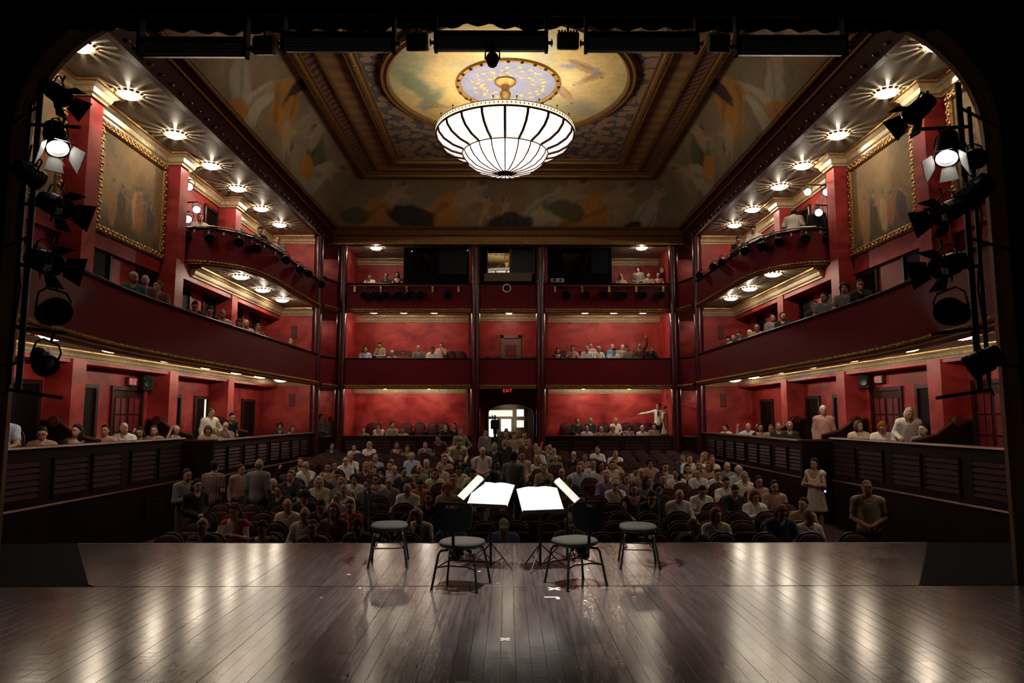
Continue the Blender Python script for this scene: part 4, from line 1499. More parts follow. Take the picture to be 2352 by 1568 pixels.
booth('dark control booth with black windows beside the centre column on the upper tier, porthole side', 928, 1082, [(950, 566, 1003, 622, 'window_faint'), (1008, 566, 1072, 630, 'booth_blue')])
booth('centre control booth whose pane reflects the golden ceiling', 1108, 1230, [(1121, 568, 1170, 626, 'window_reflect'), (1175, 566, 1226, 626, 'booth_blue')], (1112, 628, 1222, 646))
booth('dark control booth with a projector on its ledge on the upper tier', 1252, 1404, [(1292, 566, 1352, 624, 'window_faint'), (1358, 566, 1398, 628, 'booth_blue')])
for px, py in ((946, 577), (1074, 575)):
    p = at_y(px, py, YBt - .05)
    t = thing('status_light', 'tiny blue status light on the dark booth %s' % ('next to the red upper box' if px < 1000 else 'next to the centre column'), 'light', (p.x, p.y, p.z))
    b = MB(); b.ball((0, 0, 0), .022, n=8); b.build('led', 'blue_led', t)
    b = MB(); b.cyl((0, 0, 0), (0, .05, 0), .03); b.build('led_socket', 'booth_dark', t)
p = at_y(1273, 640, YBt - .25)
pj = thing('projector', 'pale video projector on the ledge of the dark upper booth', 'projector', (p.x + .12, p.y, zut + .02))
b = MB(); b.bev((-.26, -.15, 0), (.26, .15, .17), .03); b.build('housing', 'plastic_white', pj)
b = MB(); b.cyl((-.12, -.15, .09), (-.12, -.2, .09), .065, n=16); b.build('lens_barrel', 'black_metal', pj)
b = MB(); b.cyl((.12, -.15, .09), (.12, -.158, .09), .05, n=16); b.build('fan_grille', 'black_metal', pj)
b = MB(); b.box((-.2, -.1, -.25), (.2, .1, 0)); b.build('shelf_bracket', 'booth_dark', pj)

# ================================================================== ceiling lamps
def lamp_proto():
    root = empty('ceiling_lamp')
    b = MB()
    np_ = 14
    for i in range(np_):
        t = 2 * math.pi * i / np_
        M = Matrix.Rotation(t, 4, 'Z')
        pr = [(.205, -.02), (.245, -.05), (.285, -.022)]
        hwd = math.pi / np_ * .66
        vs = []
        for (r, z) in pr:
            for a in (-hwd, 0, hwd):
                rr_ = r + (.02 if (a == 0 and r > .27) else 0)
                vs.append(M @ Vector((rr_ * math.cos(a), rr_ * math.sin(a), z - (.008 if a == 0 else 0))))
        vs2 = [v + Vector((0, 0, .008)) for v in vs]
        b.add(vs + vs2, [(0, 1, 4, 3), (1, 2, 5, 4), (3, 4, 7, 6), (4, 5, 8, 7), (9, 12, 13, 10), (10, 13, 14, 11), (12, 15, 16, 13), (13, 16, 17, 14), (0, 3, 12, 9), (3, 6, 15, 12), (2, 11, 14, 5), (5, 14, 17, 8), (6, 7, 16, 15), (7, 8, 17, 16), (0, 9, 10, 1), (1, 10, 11, 2)])
    o = b.build('petal_rim', 'gold_leaf', root, fix=False); o['kind'] = 'stuff'
    b = MB(); b.lathe([(.17, 0), (.19, -.012), (.17, -.02), (0.0, -.02)], 28); b.build('back_plate', 'gold_leaf', root, smooth=40)
    b = MB()
    prof = [(.205, -.028), (.20, -.055), (.17, -.085), (.12, -.105), (.06, -.115), (.0, -.118)]
    vs = []; n = 28
    for (r, z) in prof:
        for i in range(n):
            t = 2 * math.pi * i / n
            rr_ = r * (1 + .04 * (1 if i % 2 else -1))
            vs.append((rr_ * math.cos(t), rr_ * math.sin(t), z))
    b.add(vs, [(j * n + i, j * n + (i + 1) % n, (j + 1) * n + (i + 1) % n, (j + 1) * n + i) for j in range(len(prof) - 1) for i in range(n)])
    b.build('glass_bowl', 'lamp_glass', root, fix=False)
    b = MB(); b.ball((0, 0, -.124), .014, n=8); b.build('finial', 'gold_leaf', root, smooth=60)
    return root
LP = lamp_proto()
_first = [True]
def ceiling_lamp(loc, label, group, sc=1.0, w=1.0):
    o = LP if _first[0] else copy_tree(LP)
    _first[0] = False
    o.location = loc
    o.scale = (sc, sc, sc)
    tag(o, label, 'lamp', group)
    d = bpy.data.lights.new('lamp_bulb', 'POINT'); d.energy = LAMP_W * w; d.color = WARM; d.shadow_soft_size = .016
    l = bpy.data.objects.new('lamp_bulb', d); C.objects.link(l)
    l.location = (loc[0], loc[1], loc[2] - .072 * sc)
    return o
TOPL = {-1: [(195, 108), (290, 219), (393, 311), (475, 382), (537, 434), (590, 480), (633, 517)], 1: [(2142, 104), (2037, 215), (1928, 312), (1848, 382), (1797, 430), (1735, 482), (1693, 518)]}
MIDL = {-1: [(553, 637), (603, 667), (648, 690)], 1: [(1776, 631), (1722, 664), (1679, 686)]}
LOWL = {-1: [(158, 779), (285, 808), (398, 830), (478, 846), (547, 858), (600, 867), (645, 876)], 1: [(2157, 778), (2033, 806), (1917, 829), (1842, 844), (1787, 856), (1728, 868), (1687, 876)]}
for s in (-1, 1):
    SW = side_word(s)
    for i, (px, py) in enumerate(TOPL[s]):
        p = at_z(px, py, Z3 - .05)
        ceiling_lamp((s * 7.85 * .5 + p.x * .5, p.y, Z3), 'glowing gilt-petalled ceiling lamp, %s from the stage along the %s top ceiling' % (ORD[i], SW), '%s top ceiling lamps' % SW)
    for i, (px, py) in enumerate(MIDL[s]):
        p = at_z(px, py, Z2 - .03)
        ceiling_lamp((p.x, p.y, Z2 + .03), 'glowing ceiling lamp under the %s upper balcony, %s from the stage' % (SW, ORD[i]), 'lamps under the %s upper balcony' % SW)
    for i, (px, py) in enumerate(LOWL[s]):
        p = at_z(px, py, Z1 + .06)
        y = min(p.y, 24.9)
        x = (p.x / p.y) * y
        lim = float(np.interp(y, [8.6, 9.4, 10.2, 11.2, 12.3, 13.4, 14.6, 26], [6.2, 6.37, 6.55, 6.75, 6.9, 6.98, XB, XB])) + .34
        x = s * max(abs(x), lim)
        ceiling_lamp((x, y, Z1 + .16), 'glowing ceiling lamp under the %s middle balcony, %s from the stage' % (SW, ORD[i]), 'lamps under the %s middle balcony' % SW, w=.72)
for nm, pxs in (('left-side', (858, 927, 997)), ('centre', (1169,)), ('right-side', (1344, 1410, 1477))):
    for i, px in enumerate(pxs):
        p = at_y(px, 720, 27.75)
        ceiling_lamp((p.x, 27.75, SO2), 'glowing ceiling lamp in the middle tier of the %s back bay, %s along' % (nm, ORD[i]), 'lamps of the back middle tier', w=.8)
for nm, px in (('left-side', 864), ('right-side', 1474)):
    p = at_z(px, 570, Z3 - .05)
    ceiling_lamp((p.x, p.y, Z3), 'single glowing ceiling lamp over the %s upper back box' % nm, 'lamps of the back upper boxes')
for nm, pxs in (('left-side', (885, 985)), ('right-side', (1340, 1445))):
    for i, px in enumerate(pxs):
        p = at_y(px, 880, 28.3)
        ceiling_lamp((p.x, 28.3, SO1), 'ceiling lamp tucked behind the trim of the %s lower back bay, %s along' % (nm, ORD[i]), 'lamps of the back lower tier', w=1.3)
for s in (-1, 1):  # unseen fill lamps added to lift the dark corner bays
    for z, nm in ((zm0 + .02, 'lower'), (zu0 + .02, 'middle'), (Z3, 'upper')):
        ceiling_lamp((s * 8.1, 28.4, z), 'added unseen fill lamp brightening the %s corner bay of the %s tier' % (side_word(s), nm), 'added corner bay fill lamps', w=.22)

# ================================================================== chandelier
CH = (-.08, 17.8)
ch = thing('chandelier', 'huge glowing leaded-glass bowl chandelier hanging from the painted ceiling', 'chandelier', (CH[0], CH[1], 0))
b = MB(); b.lathe([(0, ZF), (.27, ZF), (.29, ZF - .05), (.23, ZF - .10), (.13, ZF - .14), (.10, ZF - .25), (.16, ZF - .36), (.11, ZF - .5), (.07, ZF - .6), (.12, ZF - .75), (.06, ZF - .85), (.05, 8.9), (0, 8.9)], 24); b.build('stem', 'gold_leaf', ch, smooth=40)
NPAN = 20
R1, ZR1 = 1.80, 9.13
upper = [(R1, ZR1), (1.77, 9.0), (1.64, 8.84), (1.40, 8.70), (1.12, 8.62)]
lower = [(1.10, 8.63), (1.08, 8.52), (.98, 8.38), (.78, 8.22), (.50, 8.12), (.16, 8.075)]
def pane(prof, k, N, m, name):
    b = MB()
    a0 = 2 * math.pi * k / N + .012; a1 = 2 * math.pi * (k + 1) / N - .012
    b.lathe(prof, 4, None, a0, a1)
    return b.build(name, m, ch, smooth=60, fix=False)
for k in range(NPAN):
    pane(upper, k, NPAN, 'chandelier_glass', 'glass_pane')
for k in range(NPAN):
    pane(lower, k, NPAN, 'chandelier_bowl_glass', 'glass_pane')
for k in range(NPAN):
    a = 2 * math.pi * k / NPAN
    for prof, r, e in ((upper, .036, .014), (lower, .017, .010)):
        b = MB(); b.tube([((q + e) * math.cos(a), (q + e) * math.sin(a), z - e) for q, z in prof], r, n=5); b.build('rib', 'beam_brown', ch)
mat('pearl_band', (0.8, 0.7, 0.52), 0.4)
emit_mat('pearl_glow', (1.0, 0.84, 0.62), 1.25)
b = MB(); b.lathe([(R1 + .0, ZR1 - .01), (R1 + .035, ZR1), (R1 + .04, ZR1 + .10), (R1, ZR1 + .11), (R1 - .03, ZR1 + .05)], 80); b.build('top_band', 'pearl_glow', ch, smooth=40)
b = MB(); b.lathe([(1.10, 8.585), (1.145, 8.59), (1.15, 8.67), (1.11, 8.68)], 64); b.build('lower_band', 'pearl_glow', ch, smooth=40)
b = MB()
for z, r in ((ZR1 - .012, R1 + .03), (ZR1 + .112, R1 + .03)):
    b.lathe([(r + .012 * math.cos(t), z + .012 * math.sin(t)) for t in [i * math.pi / 3 for i in range(7)]], 80)
b.build('band_edge', 'dim_gold', ch, smooth=60)
b = MB()
for z, r in ((8.578, 1.135), (8.69, 1.145), (ZR1 - .03, R1 + .012)):
    b.lathe([(r + .014 * math.cos(t), z + .014 * math.sin(t)) for t in [i * math.pi / 3 for i in range(7)]], 80)
b.build('lead_came', 'beam_brown', ch, smooth=60)
b = MB()
for i in range(110):
    a = 2 * math.pi * i / 110
    b.ball(((R1 + .045) * math.cos(a), (R1 + .045) * math.sin(a), ZR1 + .05), (.016, .016, .03), n=5)
o = b.build('band_beading', 'cream_gilt', ch, fix=False); o['kind'] = 'stuff'
for k in range(NPAN):
    a = 2 * math.pi * (k + .5) / NPAN
    b = MB(); b.tube([((R1 + .02) * math.cos(a), (R1 + .02) * math.sin(a), ZR1 + .1), ((R1 + .02) * math.cos(a), (R1 + .02) * math.sin(a), ZR1 + .20)], .006, n=5); b.ball(((R1 + .02) * math.cos(a), (R1 + .02) * math.sin(a), ZR1 + .215), .024, n=6); b.build('finial', 'beam_brown', ch)
b = MB(); b.lathe([(0, 8.02), (.05, 8.03), (.10, 8.055), (.20, 8.075), (.19, 8.09), (0, 8.09)], 20); b.build('bottom_boss', 'beam_brown', ch, smooth=40)
for k in range(4):
    a = math.pi / 2 * k + .4
    b = MB(); b.tube([(.06 * math.cos(a), .06 * math.sin(a), 9.95), ((R1 - .02) * math.cos(a), (R1 - .02) * math.sin(a), ZR1 + .08)], .012, n=5); b.build('suspension_rod', 'dim_gold', ch)
for k in range(6):
    a = 2 * math.pi * k / 6 + .3
    add_light('chandelier_bulb', 'POINT', (CH[0] + 1.25 * math.cos(a), CH[1] + 1.25 * math.sin(a), 9.26), CHAND_UP, (1.0, 0.83, 0.55), .12)

# ================================================================== side paintings
def wall_painting(s, y0, y1, z0, z1, seed, label):
    x = 8.82
    T = thing('framed_painting', label, 'painting', (s * x, (y0 + y1) / 2, (z0 + z1) / 2), math.pi / 2 * (1 if s < 0 else -1))
    w, h = (y1 - y0), (z1 - z0)
    nu, nv = 150, 120
    fw = .17
    cw, chh = w - 2 * fw, h - 2 * fw
    V = []; 
    for i in range(nu):
        for j in range(nv):
            V.append((-cw / 2 + cw * i / (nu - 1), -.03, -chh / 2 + chh * j / (nv - 1)))
    V = np.array(V); U = V[:, 0]; Wz = V[:, 2]
    c = np.ones((len(V), 3)) * np.array((.26, .155, .065))
    c = lerp(c, (.38, .25, .11), np.clip((fbm(U * 1.2, Wz * .8, seed, 5) - .42) * 4, 0, 1))
    c = lerp(c, (.16, .13, .07), np.clip((fbm(U * .8 + 3, Wz * 1.2, seed + 4, 4) - .5) * 5, 0, 1) * .8)
    c = lerp(c, (.07, .055, .03), np.clip((-Wz - .45) * 2.0, 0, 1) * .85)
    rr = random.Random(seed)
    xs = [-.75, -.35, .05, .4, .8]
    pal = [(.60, .40, .20), (.46, .17, .06), (.07, .05, .09), (.42, .20, .08), (.09, .08, .05)]
    for k, xx in enumerate(xs):
        xx += rr.uniform(-.1, .1); hz = rr.uniform(.55, .95); zc = -.45 + rr.uniform(-.1, .15)
        cl = pal[(k + seed) % 5]
        c = lerp(c, cl, .8 * blob(U, Wz, xx, zc, .17, hz * .6, rr.uniform(-.2, .2), .12, .35, seed + k))
        c = lerp(c, (.42, .26, .15), .8 * blob(U, Wz, xx + .02, zc + hz * .62, .065, .085, 0, .25))
        c = lerp(c, (.08, .05, .03), .6 * blob(U, Wz, xx + .02, zc + hz * .70, .07, .05, 0, .3))
        c = lerp(c, (.40, .25, .14), .7 * blob(U, Wz, xx + .15, zc + hz * .35, .18, .035, rr.uniform(-.8, .8), .3))
    paint_mesh('canvas', V, grid_faces(nu, nv), c, T)
    for (ax, a0, a1, oz) in (('h', -w / 2, w / 2, h / 2 - fw / 2), ('h', -w / 2, w / 2, -h / 2 + fw / 2), ('v', -h / 2 + fw, h / 2 - fw, w / 2 - fw / 2), ('v', -h / 2 + fw, h / 2 - fw, -w / 2 + fw / 2)):
        b = MB()
        if ax == 'h':
            b.bev((a0, -.09, oz - fw / 2), (a1, 0, oz + fw / 2), .03)
        else:
            b.bev((oz - fw / 2, -.09, a0), (oz + fw / 2, 0, a1), .03)
        b.build('frame_rail', 'dim_gold', T)
        b = MB()
        L = a1 - a0; k = int(L / .085)
        for i in range(k):
            t = a0 + L * (i + .5) / k
            o_ = (.035 if i % 2 else -.03)
            c_ = (t, -.095, oz + o_) if ax == 'h' else (oz + o_, -.095, t)
            b.ball(c_, (.045, .028, .038), n=6, M=Matrix.Rotation(.7 * (1 if i % 2 else -1), 3, 'Y'))
        o = b.build('leaf_carving', 'gold_leaf', T, fix=False); o['kind'] = 'stuff'
    return T
for s in (-1, 1):
    wall_painting(s, 14.42, 17.36, 5.62 if s < 0 else 5.72, 8.10, 3 if s < 0 else 8, 'large gilt-framed figure painting on the %s upper wall between two red pilasters' % side_word(s))
    wall_painting(s, 10.5, 13.3, 5.62, 8.10, 12 if s < 0 else 17, 'gilt-framed painting on the %s upper wall partly hidden by stage lights' % side_word(s))

# ================================================================== spotlights
def spotlight(loc, d, L, r, label, group=None, lit=False, barn=False, mount=None, name='spotlight'):
    """can light whose lens looks along d; mount = point its yoke hangs from"""
    T = thing(name, label, 'stage light', loc, group=group)
    M = face_to(d)
    b = MB(); b.lathe([(0, -L * .55), (r * .6, -L * .55), (r * .85, -L * .5), (r * .9, -L * .2), (r, -L * .18), (r, L * .25), (r * 1.08, L * .27), (r * 1.08, L * .45), (r * .92, L * .45), (r * .9, L * .3), (0, L * .3)], 18, M); b.build('housing', 'black_metal', T, smooth=35)
    b = MB(); b.lathe([(0, L * .36), (r * .5, L * .34), (r * .88, L * .31)], 18, M); b.build('lens', 'lens_glow' if lit else 'booth_glass', T, smooth=60, fix=False)
    X_ = M.to_3x3() @ Vector((1, 0, 0))
    up = Vector((0, 0, 1)) if mount is None else (Vector(mount) - Vector(loc)).normalized()
    side = Vector(d).cross(up)
    side = side.normalized() if side.length > .1 else X_
    top = up * (r * 2.0)
    b = MB(); b.tube([side * r * 1.12, side * r * 1.15 + top * .7, side * r * .7 + top, side * -r * .7 + top, side * -r * 1.15 + top * .7, side * -r * 1.12], r * .09, n=6); b.build('yoke', 'black_metal', T)
    if mount is not None:
        b = MB(); b.cyl(top, Vector(mount) - Vector(loc), r * .13, n=6); b.build('hook_clamp', 'black_metal', T)
    if barn:
        for k in range(4):
            Mr = M @ Matrix.Rotation(math.pi / 2 * k, 4, 'Z')
            big = k % 2 == 0
            w0, w1, ln, fl = (r * .8, r * 1.3, r * 1.5, r * .75) if big else (r * .55, r * .8, r * 1.1, r * .8)
            b = MB()
            q = [Vector((r * 1.0, -w0, L * .46)), Vector((r * 1.0, w0, L * .46)), Vector((r * 1.0 + fl, w1, L * .46 + ln)), Vector((r * 1.0 + fl, -w1, L * .46 + ln))]
            q2 = [p + Vector((.006, 0, 0)) for p in q]
            b.add([Mr @ p for p in q + q2], [(0, 1, 2, 3), (7, 6, 5, 4), (0, 4, 5, 1), (1, 5, 6, 2), (2, 6, 7, 3), (3, 7, 4, 0)])
            b.build('barn_door', 'barn_lit' if lit else 'black_metal', T)  # pale blades on lit lights: lamp spill put into the colour
    return T
# towers inside the stage opening
YT = 6.5
for s in (-1, 1):
    SW = side_word(s)
    xp = at_y(72 if s < 0 else 2222, 500, YT).x
    tw = thing('lighting_tower', 'black pipe lighting tower at the %s edge of the stage opening' % SW, 'rigging', (xp, YT, 0))
    b = MB(); b.cyl((0, 0, 1.95), (0, 0, 4.95), .028); b.build('pole', 'black_metal', tw, smooth=60)
    for z in (4.7, 3.4, 2.2):
        b = MB(); b.cyl((0, 0, z), (s * (hw - abs(xp) + .1), .62, z), .016, n=6); b.build('wall_bracket', 'black_metal', tw)
    b = MB(); b.cyl((s * .16, .1, 2.0), (s * .16, .1, 4.75), .02); b.build('pole', 'black_metal', tw, smooth=60)
    for z in (4.55, 3.75, 3.15, 2.55, 1.95):
        b = MB(); b.cyl((s * .16, .1, z), (-s * .42, -.02, z - .08), .017, n=6); b.build('cross_arm', 'black_metal', tw)
    b = MB(); b.tube([(s * .05, 0, 4.3), (s * .1, -.06, 3.6), (s * .02, -.05, 2.9), (s * .12, 0, 2.2), (s * .06, -.04, 2.0), (s * .2, .1, 1.9)], .01, n=5); b.build('cable', 'matt_black', tw)
    L6 = ([((128, 212), (.8, -.1, -.6), .26, .085, 0, 1), ((128, 318), (.45, -.42, -.79), .36, .10, 1, 1), ((125, 470), (.85, -.3, -.4), .30, .10, 0, 1), ((100, 600), (.85, -.35, -.3), .32, .105, 0, 1), ((120, 718), (.7, -.6, 0), .30, .12, 0, 0), ((100, 828), (.6, -.6, -.4), .28, .10, 0, 0), ((66, 400), (.3, .8, -.3), .26, .09, 0, 0)] if s < 0 else
          [((2112, 250), (-.75, -.1, -.65), .28, .09, 0, 1), ((2176, 340), (-.38, -.45, -.80), .36, .10, 1, 1), ((2235, 365), (-.3, -.8, -.3), .26, .09, 0, 0), ((2180, 485), (-.85, -.3, -.4), .30, .10, 0, 1), ((2180, 608), (-.85, -.35, -.3), .32, .105, 0, 1), ((2190, 718), (-.7, -.6, 0), .30, .12, 0, 0), ((2258, 830), (-.6, .5, -.4), .30, .11, 0, 0), ((2240, 440), (-.4, .6, -.5), .30, .11, 0, 0)])
    for i, ((px, py), d, L, r, lit, barn) in enumerate(L6):
        p = at_y(px, py, YT - .12)
        mt = (min(max(p.x, xp - .3), xp + .3) if True else 0, YT, p.z + r * 2.6)
        spotlight((p.x, p.y, p.z), Vector(d).normalized(), L, r, '%s stage light on the %s tower, %s from the top' % ('lit black' if lit else 'unlit black', SW, ORD[i]), 'lights of the %s tower' % SW, bool(lit), bool(barn), mt)
# small rail lights on upper balcony fronts
def rail_lights(pxs, s):
    SW = side_word(s)
    upl = [(8.75, 18.16), (8.35, 18.17), (8.0, 18.25), (7.68, 18.45), (7.40, 18.78), (7.20, 19.2), (7.08, 19.8), (XB, 20.6), (XB, 22.0), (XB, YE)]
    for i, (px, py) in enumerate(pxs):
        # march along the front until the screen column matches
        best = None
        for k in range(len(upl) - 1):
            for t in np.linspace(0, 1, 40):
                x = upl[k][0] + (upl[k + 1][0] - upl[k][0]) * t; y = upl[k][1] + (upl[k + 1][1] - upl[k][1]) * t
                q = at_y(px, py, y)
                e = abs(q.x - s * (x - .18))
                if best is None or e < best[0]:
                    best = (e, x, y, q.z)
        _, x, y, z = best
        spotlight((s * (x - .20), y - .03, z), Vector((-s * .35, -.85, -.35)).normalized(), .34, .12, 'small black spotlight clamped to the %s upper balcony rail, %s from the stage' % (SW, ORD[i]), '%s balcony rail lights' % SW, False, False, (s * (x - .10), y, Z2T + .035))
rail_lights([(425, 538), (482, 548), (548, 556), (588, 570), (655, 596), (688, 618), (708, 628), (738, 652)], -1)
rail_lights([(1902, 542), (1850, 548), (1790, 556), (1750, 566), (1712, 576), (1660, 602), (1640, 612), (1608, 632)], 1)
for nm, x0, x1, lights in (('left-side', 806, 1062, (838, 862, 886, 915, 942, 968, 1030)), ('right-side', 1266, 1532, (1300, 1345, 1385, 1418, 1430, 1475, 1515))):
    a = at_y(x0, 656, D - .15); c_ = at_y(x1, 657, D - .15)
    T = thing('rail_bar', 'brass lighting bar along the %s upper back balcony front' % nm, 'rail')
    b = MB(); b.cyl((a.x, D - .15, a.z), (c_.x, D - .15, a.z), .022, n=8); b.build('bar', 'dim_gold', T)
    for k in range(5):
        x = a.x + .15 + (c_.x - a.x - .3) * k / 4
        b = MB(); b.box((x - .04, D - .16, a.z - .25), (x + .04, D - .01, a.z + .02)); b.build('bracket', 'gold_leaf', T)
    for i, px in enumerate(lights):
        p = at_y(px, 676, D - .2)
        spotlight((p.x, D - .2, p.z), Vector((.05, -.9, -.4)).normalized(), .34, .145, 'small black spotlight under the %s back lighting bar, %s from its outer end' % (nm, ORD[i] if nm == 'left-side' else ORD[len(lights) - 1 - i]), '%s back bar lights' % nm, False, False, (p.x, D - .15, a.z))
# lit spotlights on poles at the ends of the upper balconies
for s, pole, lits in ((-1, (428, 395, 512), ((435, 428), (452, 480), (432, 502))), (1, (1897, 385, 512), ((1855, 440), (1898, 440), (1880, 487)))):
    SW = side_word(s)
    yy = 18.5
    a = at_y(pole[0], pole[1], yy); c_ = at_y(pole[0], pole[2], yy)
    T = thing('light_pole', 'dark pole carrying lit spotlights at the end of the %s upper balcony' % SW, 'rigging', (a.x, yy, Z2 + .2))
    b = MB(); b.cyl((0, 0, 0), (0, 0, a.z - Z2 - .2), .03); b.build('pole', 'black_metal', T)
    for (px, py) in lits:
        p = at_y(px, py, yy - .12)
        b = MB(); b.cyl((0, 0, p.z + .22 - Z2 - .2), (p.x - a.x, -.06, p.z + .22 - Z2 - .2), .018, n=6); b.build('cross_arm', 'black_metal', T)
    for i, (px, py) in enumerate(lits):
        p = at_y(px, py, yy - .12)
        spotlight((p.x, yy - .12, p.z), Vector((-s * .35, -.85, -.38)).normalized(), .30, .105, 'lit spotlight on the pole of the %s upper balcony, %s from the top' % (SW, ORD[i]), 'lit spots of the %s upper balcony' % SW, True, False, (p.x, yy - .06, p.z + .22))
# overhead LED battens and floods
YO = 6.2
for i, (x0, x1, yc) in enumerate(((322, 566, 112), (652, 905, 100), (1001, 1255, 98), (1346, 1600, 100), (1692, 1940, 108))):
    a = at_y(x0, yc, YO); c_ = at_y(x1, yc, YO)
    w = c_.x - a.x
    T = thing('led_batten', 'long unlit LED batten over the stage, %s of five counted from the left-side tower' % ORD[i], 'stage light', ((a.x + c_.x) / 2, YO, a.z), group='overhead LED battens')
    Mx = Matrix.Rotation(.35, 4, 'X')
    b = MB(); b.bev((-w / 2, -.06, -.075), (w / 2, .06, .10), .012, Mx); b.build('housing', 'black_metal', T)
    b = MB(); b.box((-w / 2 + .02, -.072, -.062), (w / 2 - .02, -.058, .045), Mx); b.build('diffuser', 'led_face', T)
    b = MB()
    for r_ in range(4):
        for k in range(34):
            b.ball(Mx @ Vector((-w / 2 + .04 + (w - .08) * k / 33, -.073, -.048 + r_ * .027)), (.009, .005, .009), n=5)
    o = b.build('diodes', 'diode', T, fix=False); o['kind'] = 'stuff'
    for e in (-1, 1):
        b = MB(); b.box((e * w / 2 - .015, -.05, -.08), (e * w / 2 + .015, .05, .32)); b.build('hanger_bracket', 'matt_black', T)
        b = MB(); b.cyl((e * w / 2, 0, 0), (e * (w / 2 + .06), 0, 0), .018, n=8); b.cyl((e * (w / 2 + .045), 0, 0), (e * (w / 2 + .055), 0, 0), .035, n=8); b.build('locking_knob', 'black_metal', T)
mat('flood_red', (0.16, 0.05, 0.03), 0.3)
for i, (px, py, m) in enumerate(((605, 106, 'flood_red'), (957, 97, 'flood_red'), (1305, 94, 'booth_sill'), (1652, 100, 'booth_sill'))):
    p = at_y(px, py, YO)
    T = thing('flood_light', 'small square unlit floodlight between two LED battens, %s of four from the left-side tower' % ORD[i], 'stage light', (p.x, YO, p.z), group='overhead floodlights')
    Mx = Matrix.Rotation(.4, 4, 'X') @ Matrix.Rotation((-.25, -.2, .1, .15)[i], 4, 'Z')
    b = MB(); b.bev((-.10, -.03, -.075), (.10, .06, .075), .01, Mx); b.build('housing', 'black_metal', T)
    b = MB(); b.box((-.09, -.036, -.065), (.09, -.03, .035), Mx); b.build('front_glass', m, T)
    for k in range(7):
        b = MB(); b.box((-.09 + k * .028, 0, .07), (-.08 + k * .028, .06, .095), Mx); b.build('cooling_fin', 'black_metal', T)
    b = MB(); b.cyl((0, .02, .08), (0, .02, .3), .012); b.build('hanger', 'black_metal', T)
T = thing('lighting_pipe', 'black pipe carrying the overhead battens across the stage', 'rigging', (0, YO + .02, at_y(1128, 98, YO).z + .30))
b = MB(); b.cyl((-3.6, 0, 0), (3.6, 0, 0), .025, n=10); b.build('pipe', 'matt_black', T, smooth=60)
for x in (-3, -1.5, 0, 1.5, 3):
    b = MB(); b.cyl((x, 0, 0), (x, 0, 3.0), .006, n=5); b.build('suspension_cable', 'black_metal', T)
p = at_y(1131, 136, YO - .05)
T = thing('moving_head', 'round black moving-head light hung under the middle batten', 'stage light', (p.x, p.y, p.z))
b = MB(); b.ball((0, 0, 0), (.06, .06, .07), n=20); b.build('head_shell', 'matt_black', T, smooth=60)
b = MB(); b.lathe([(0, -.062), (.03, -.06), (.042, -.05)], 16, Matrix.Translation((0, -.0, -.01))); b.build('lens', 'booth_glass', T, fix=False)
b = MB(); b.tube([(-.065, 0, 0), (-.065, 0, .08), (.065, 0, .08), (.065, 0, 0)], .01, n=6); b.cyl((0, 0, .08), (0, 0, .16), .02); b.build('yoke', 'black_metal', T)
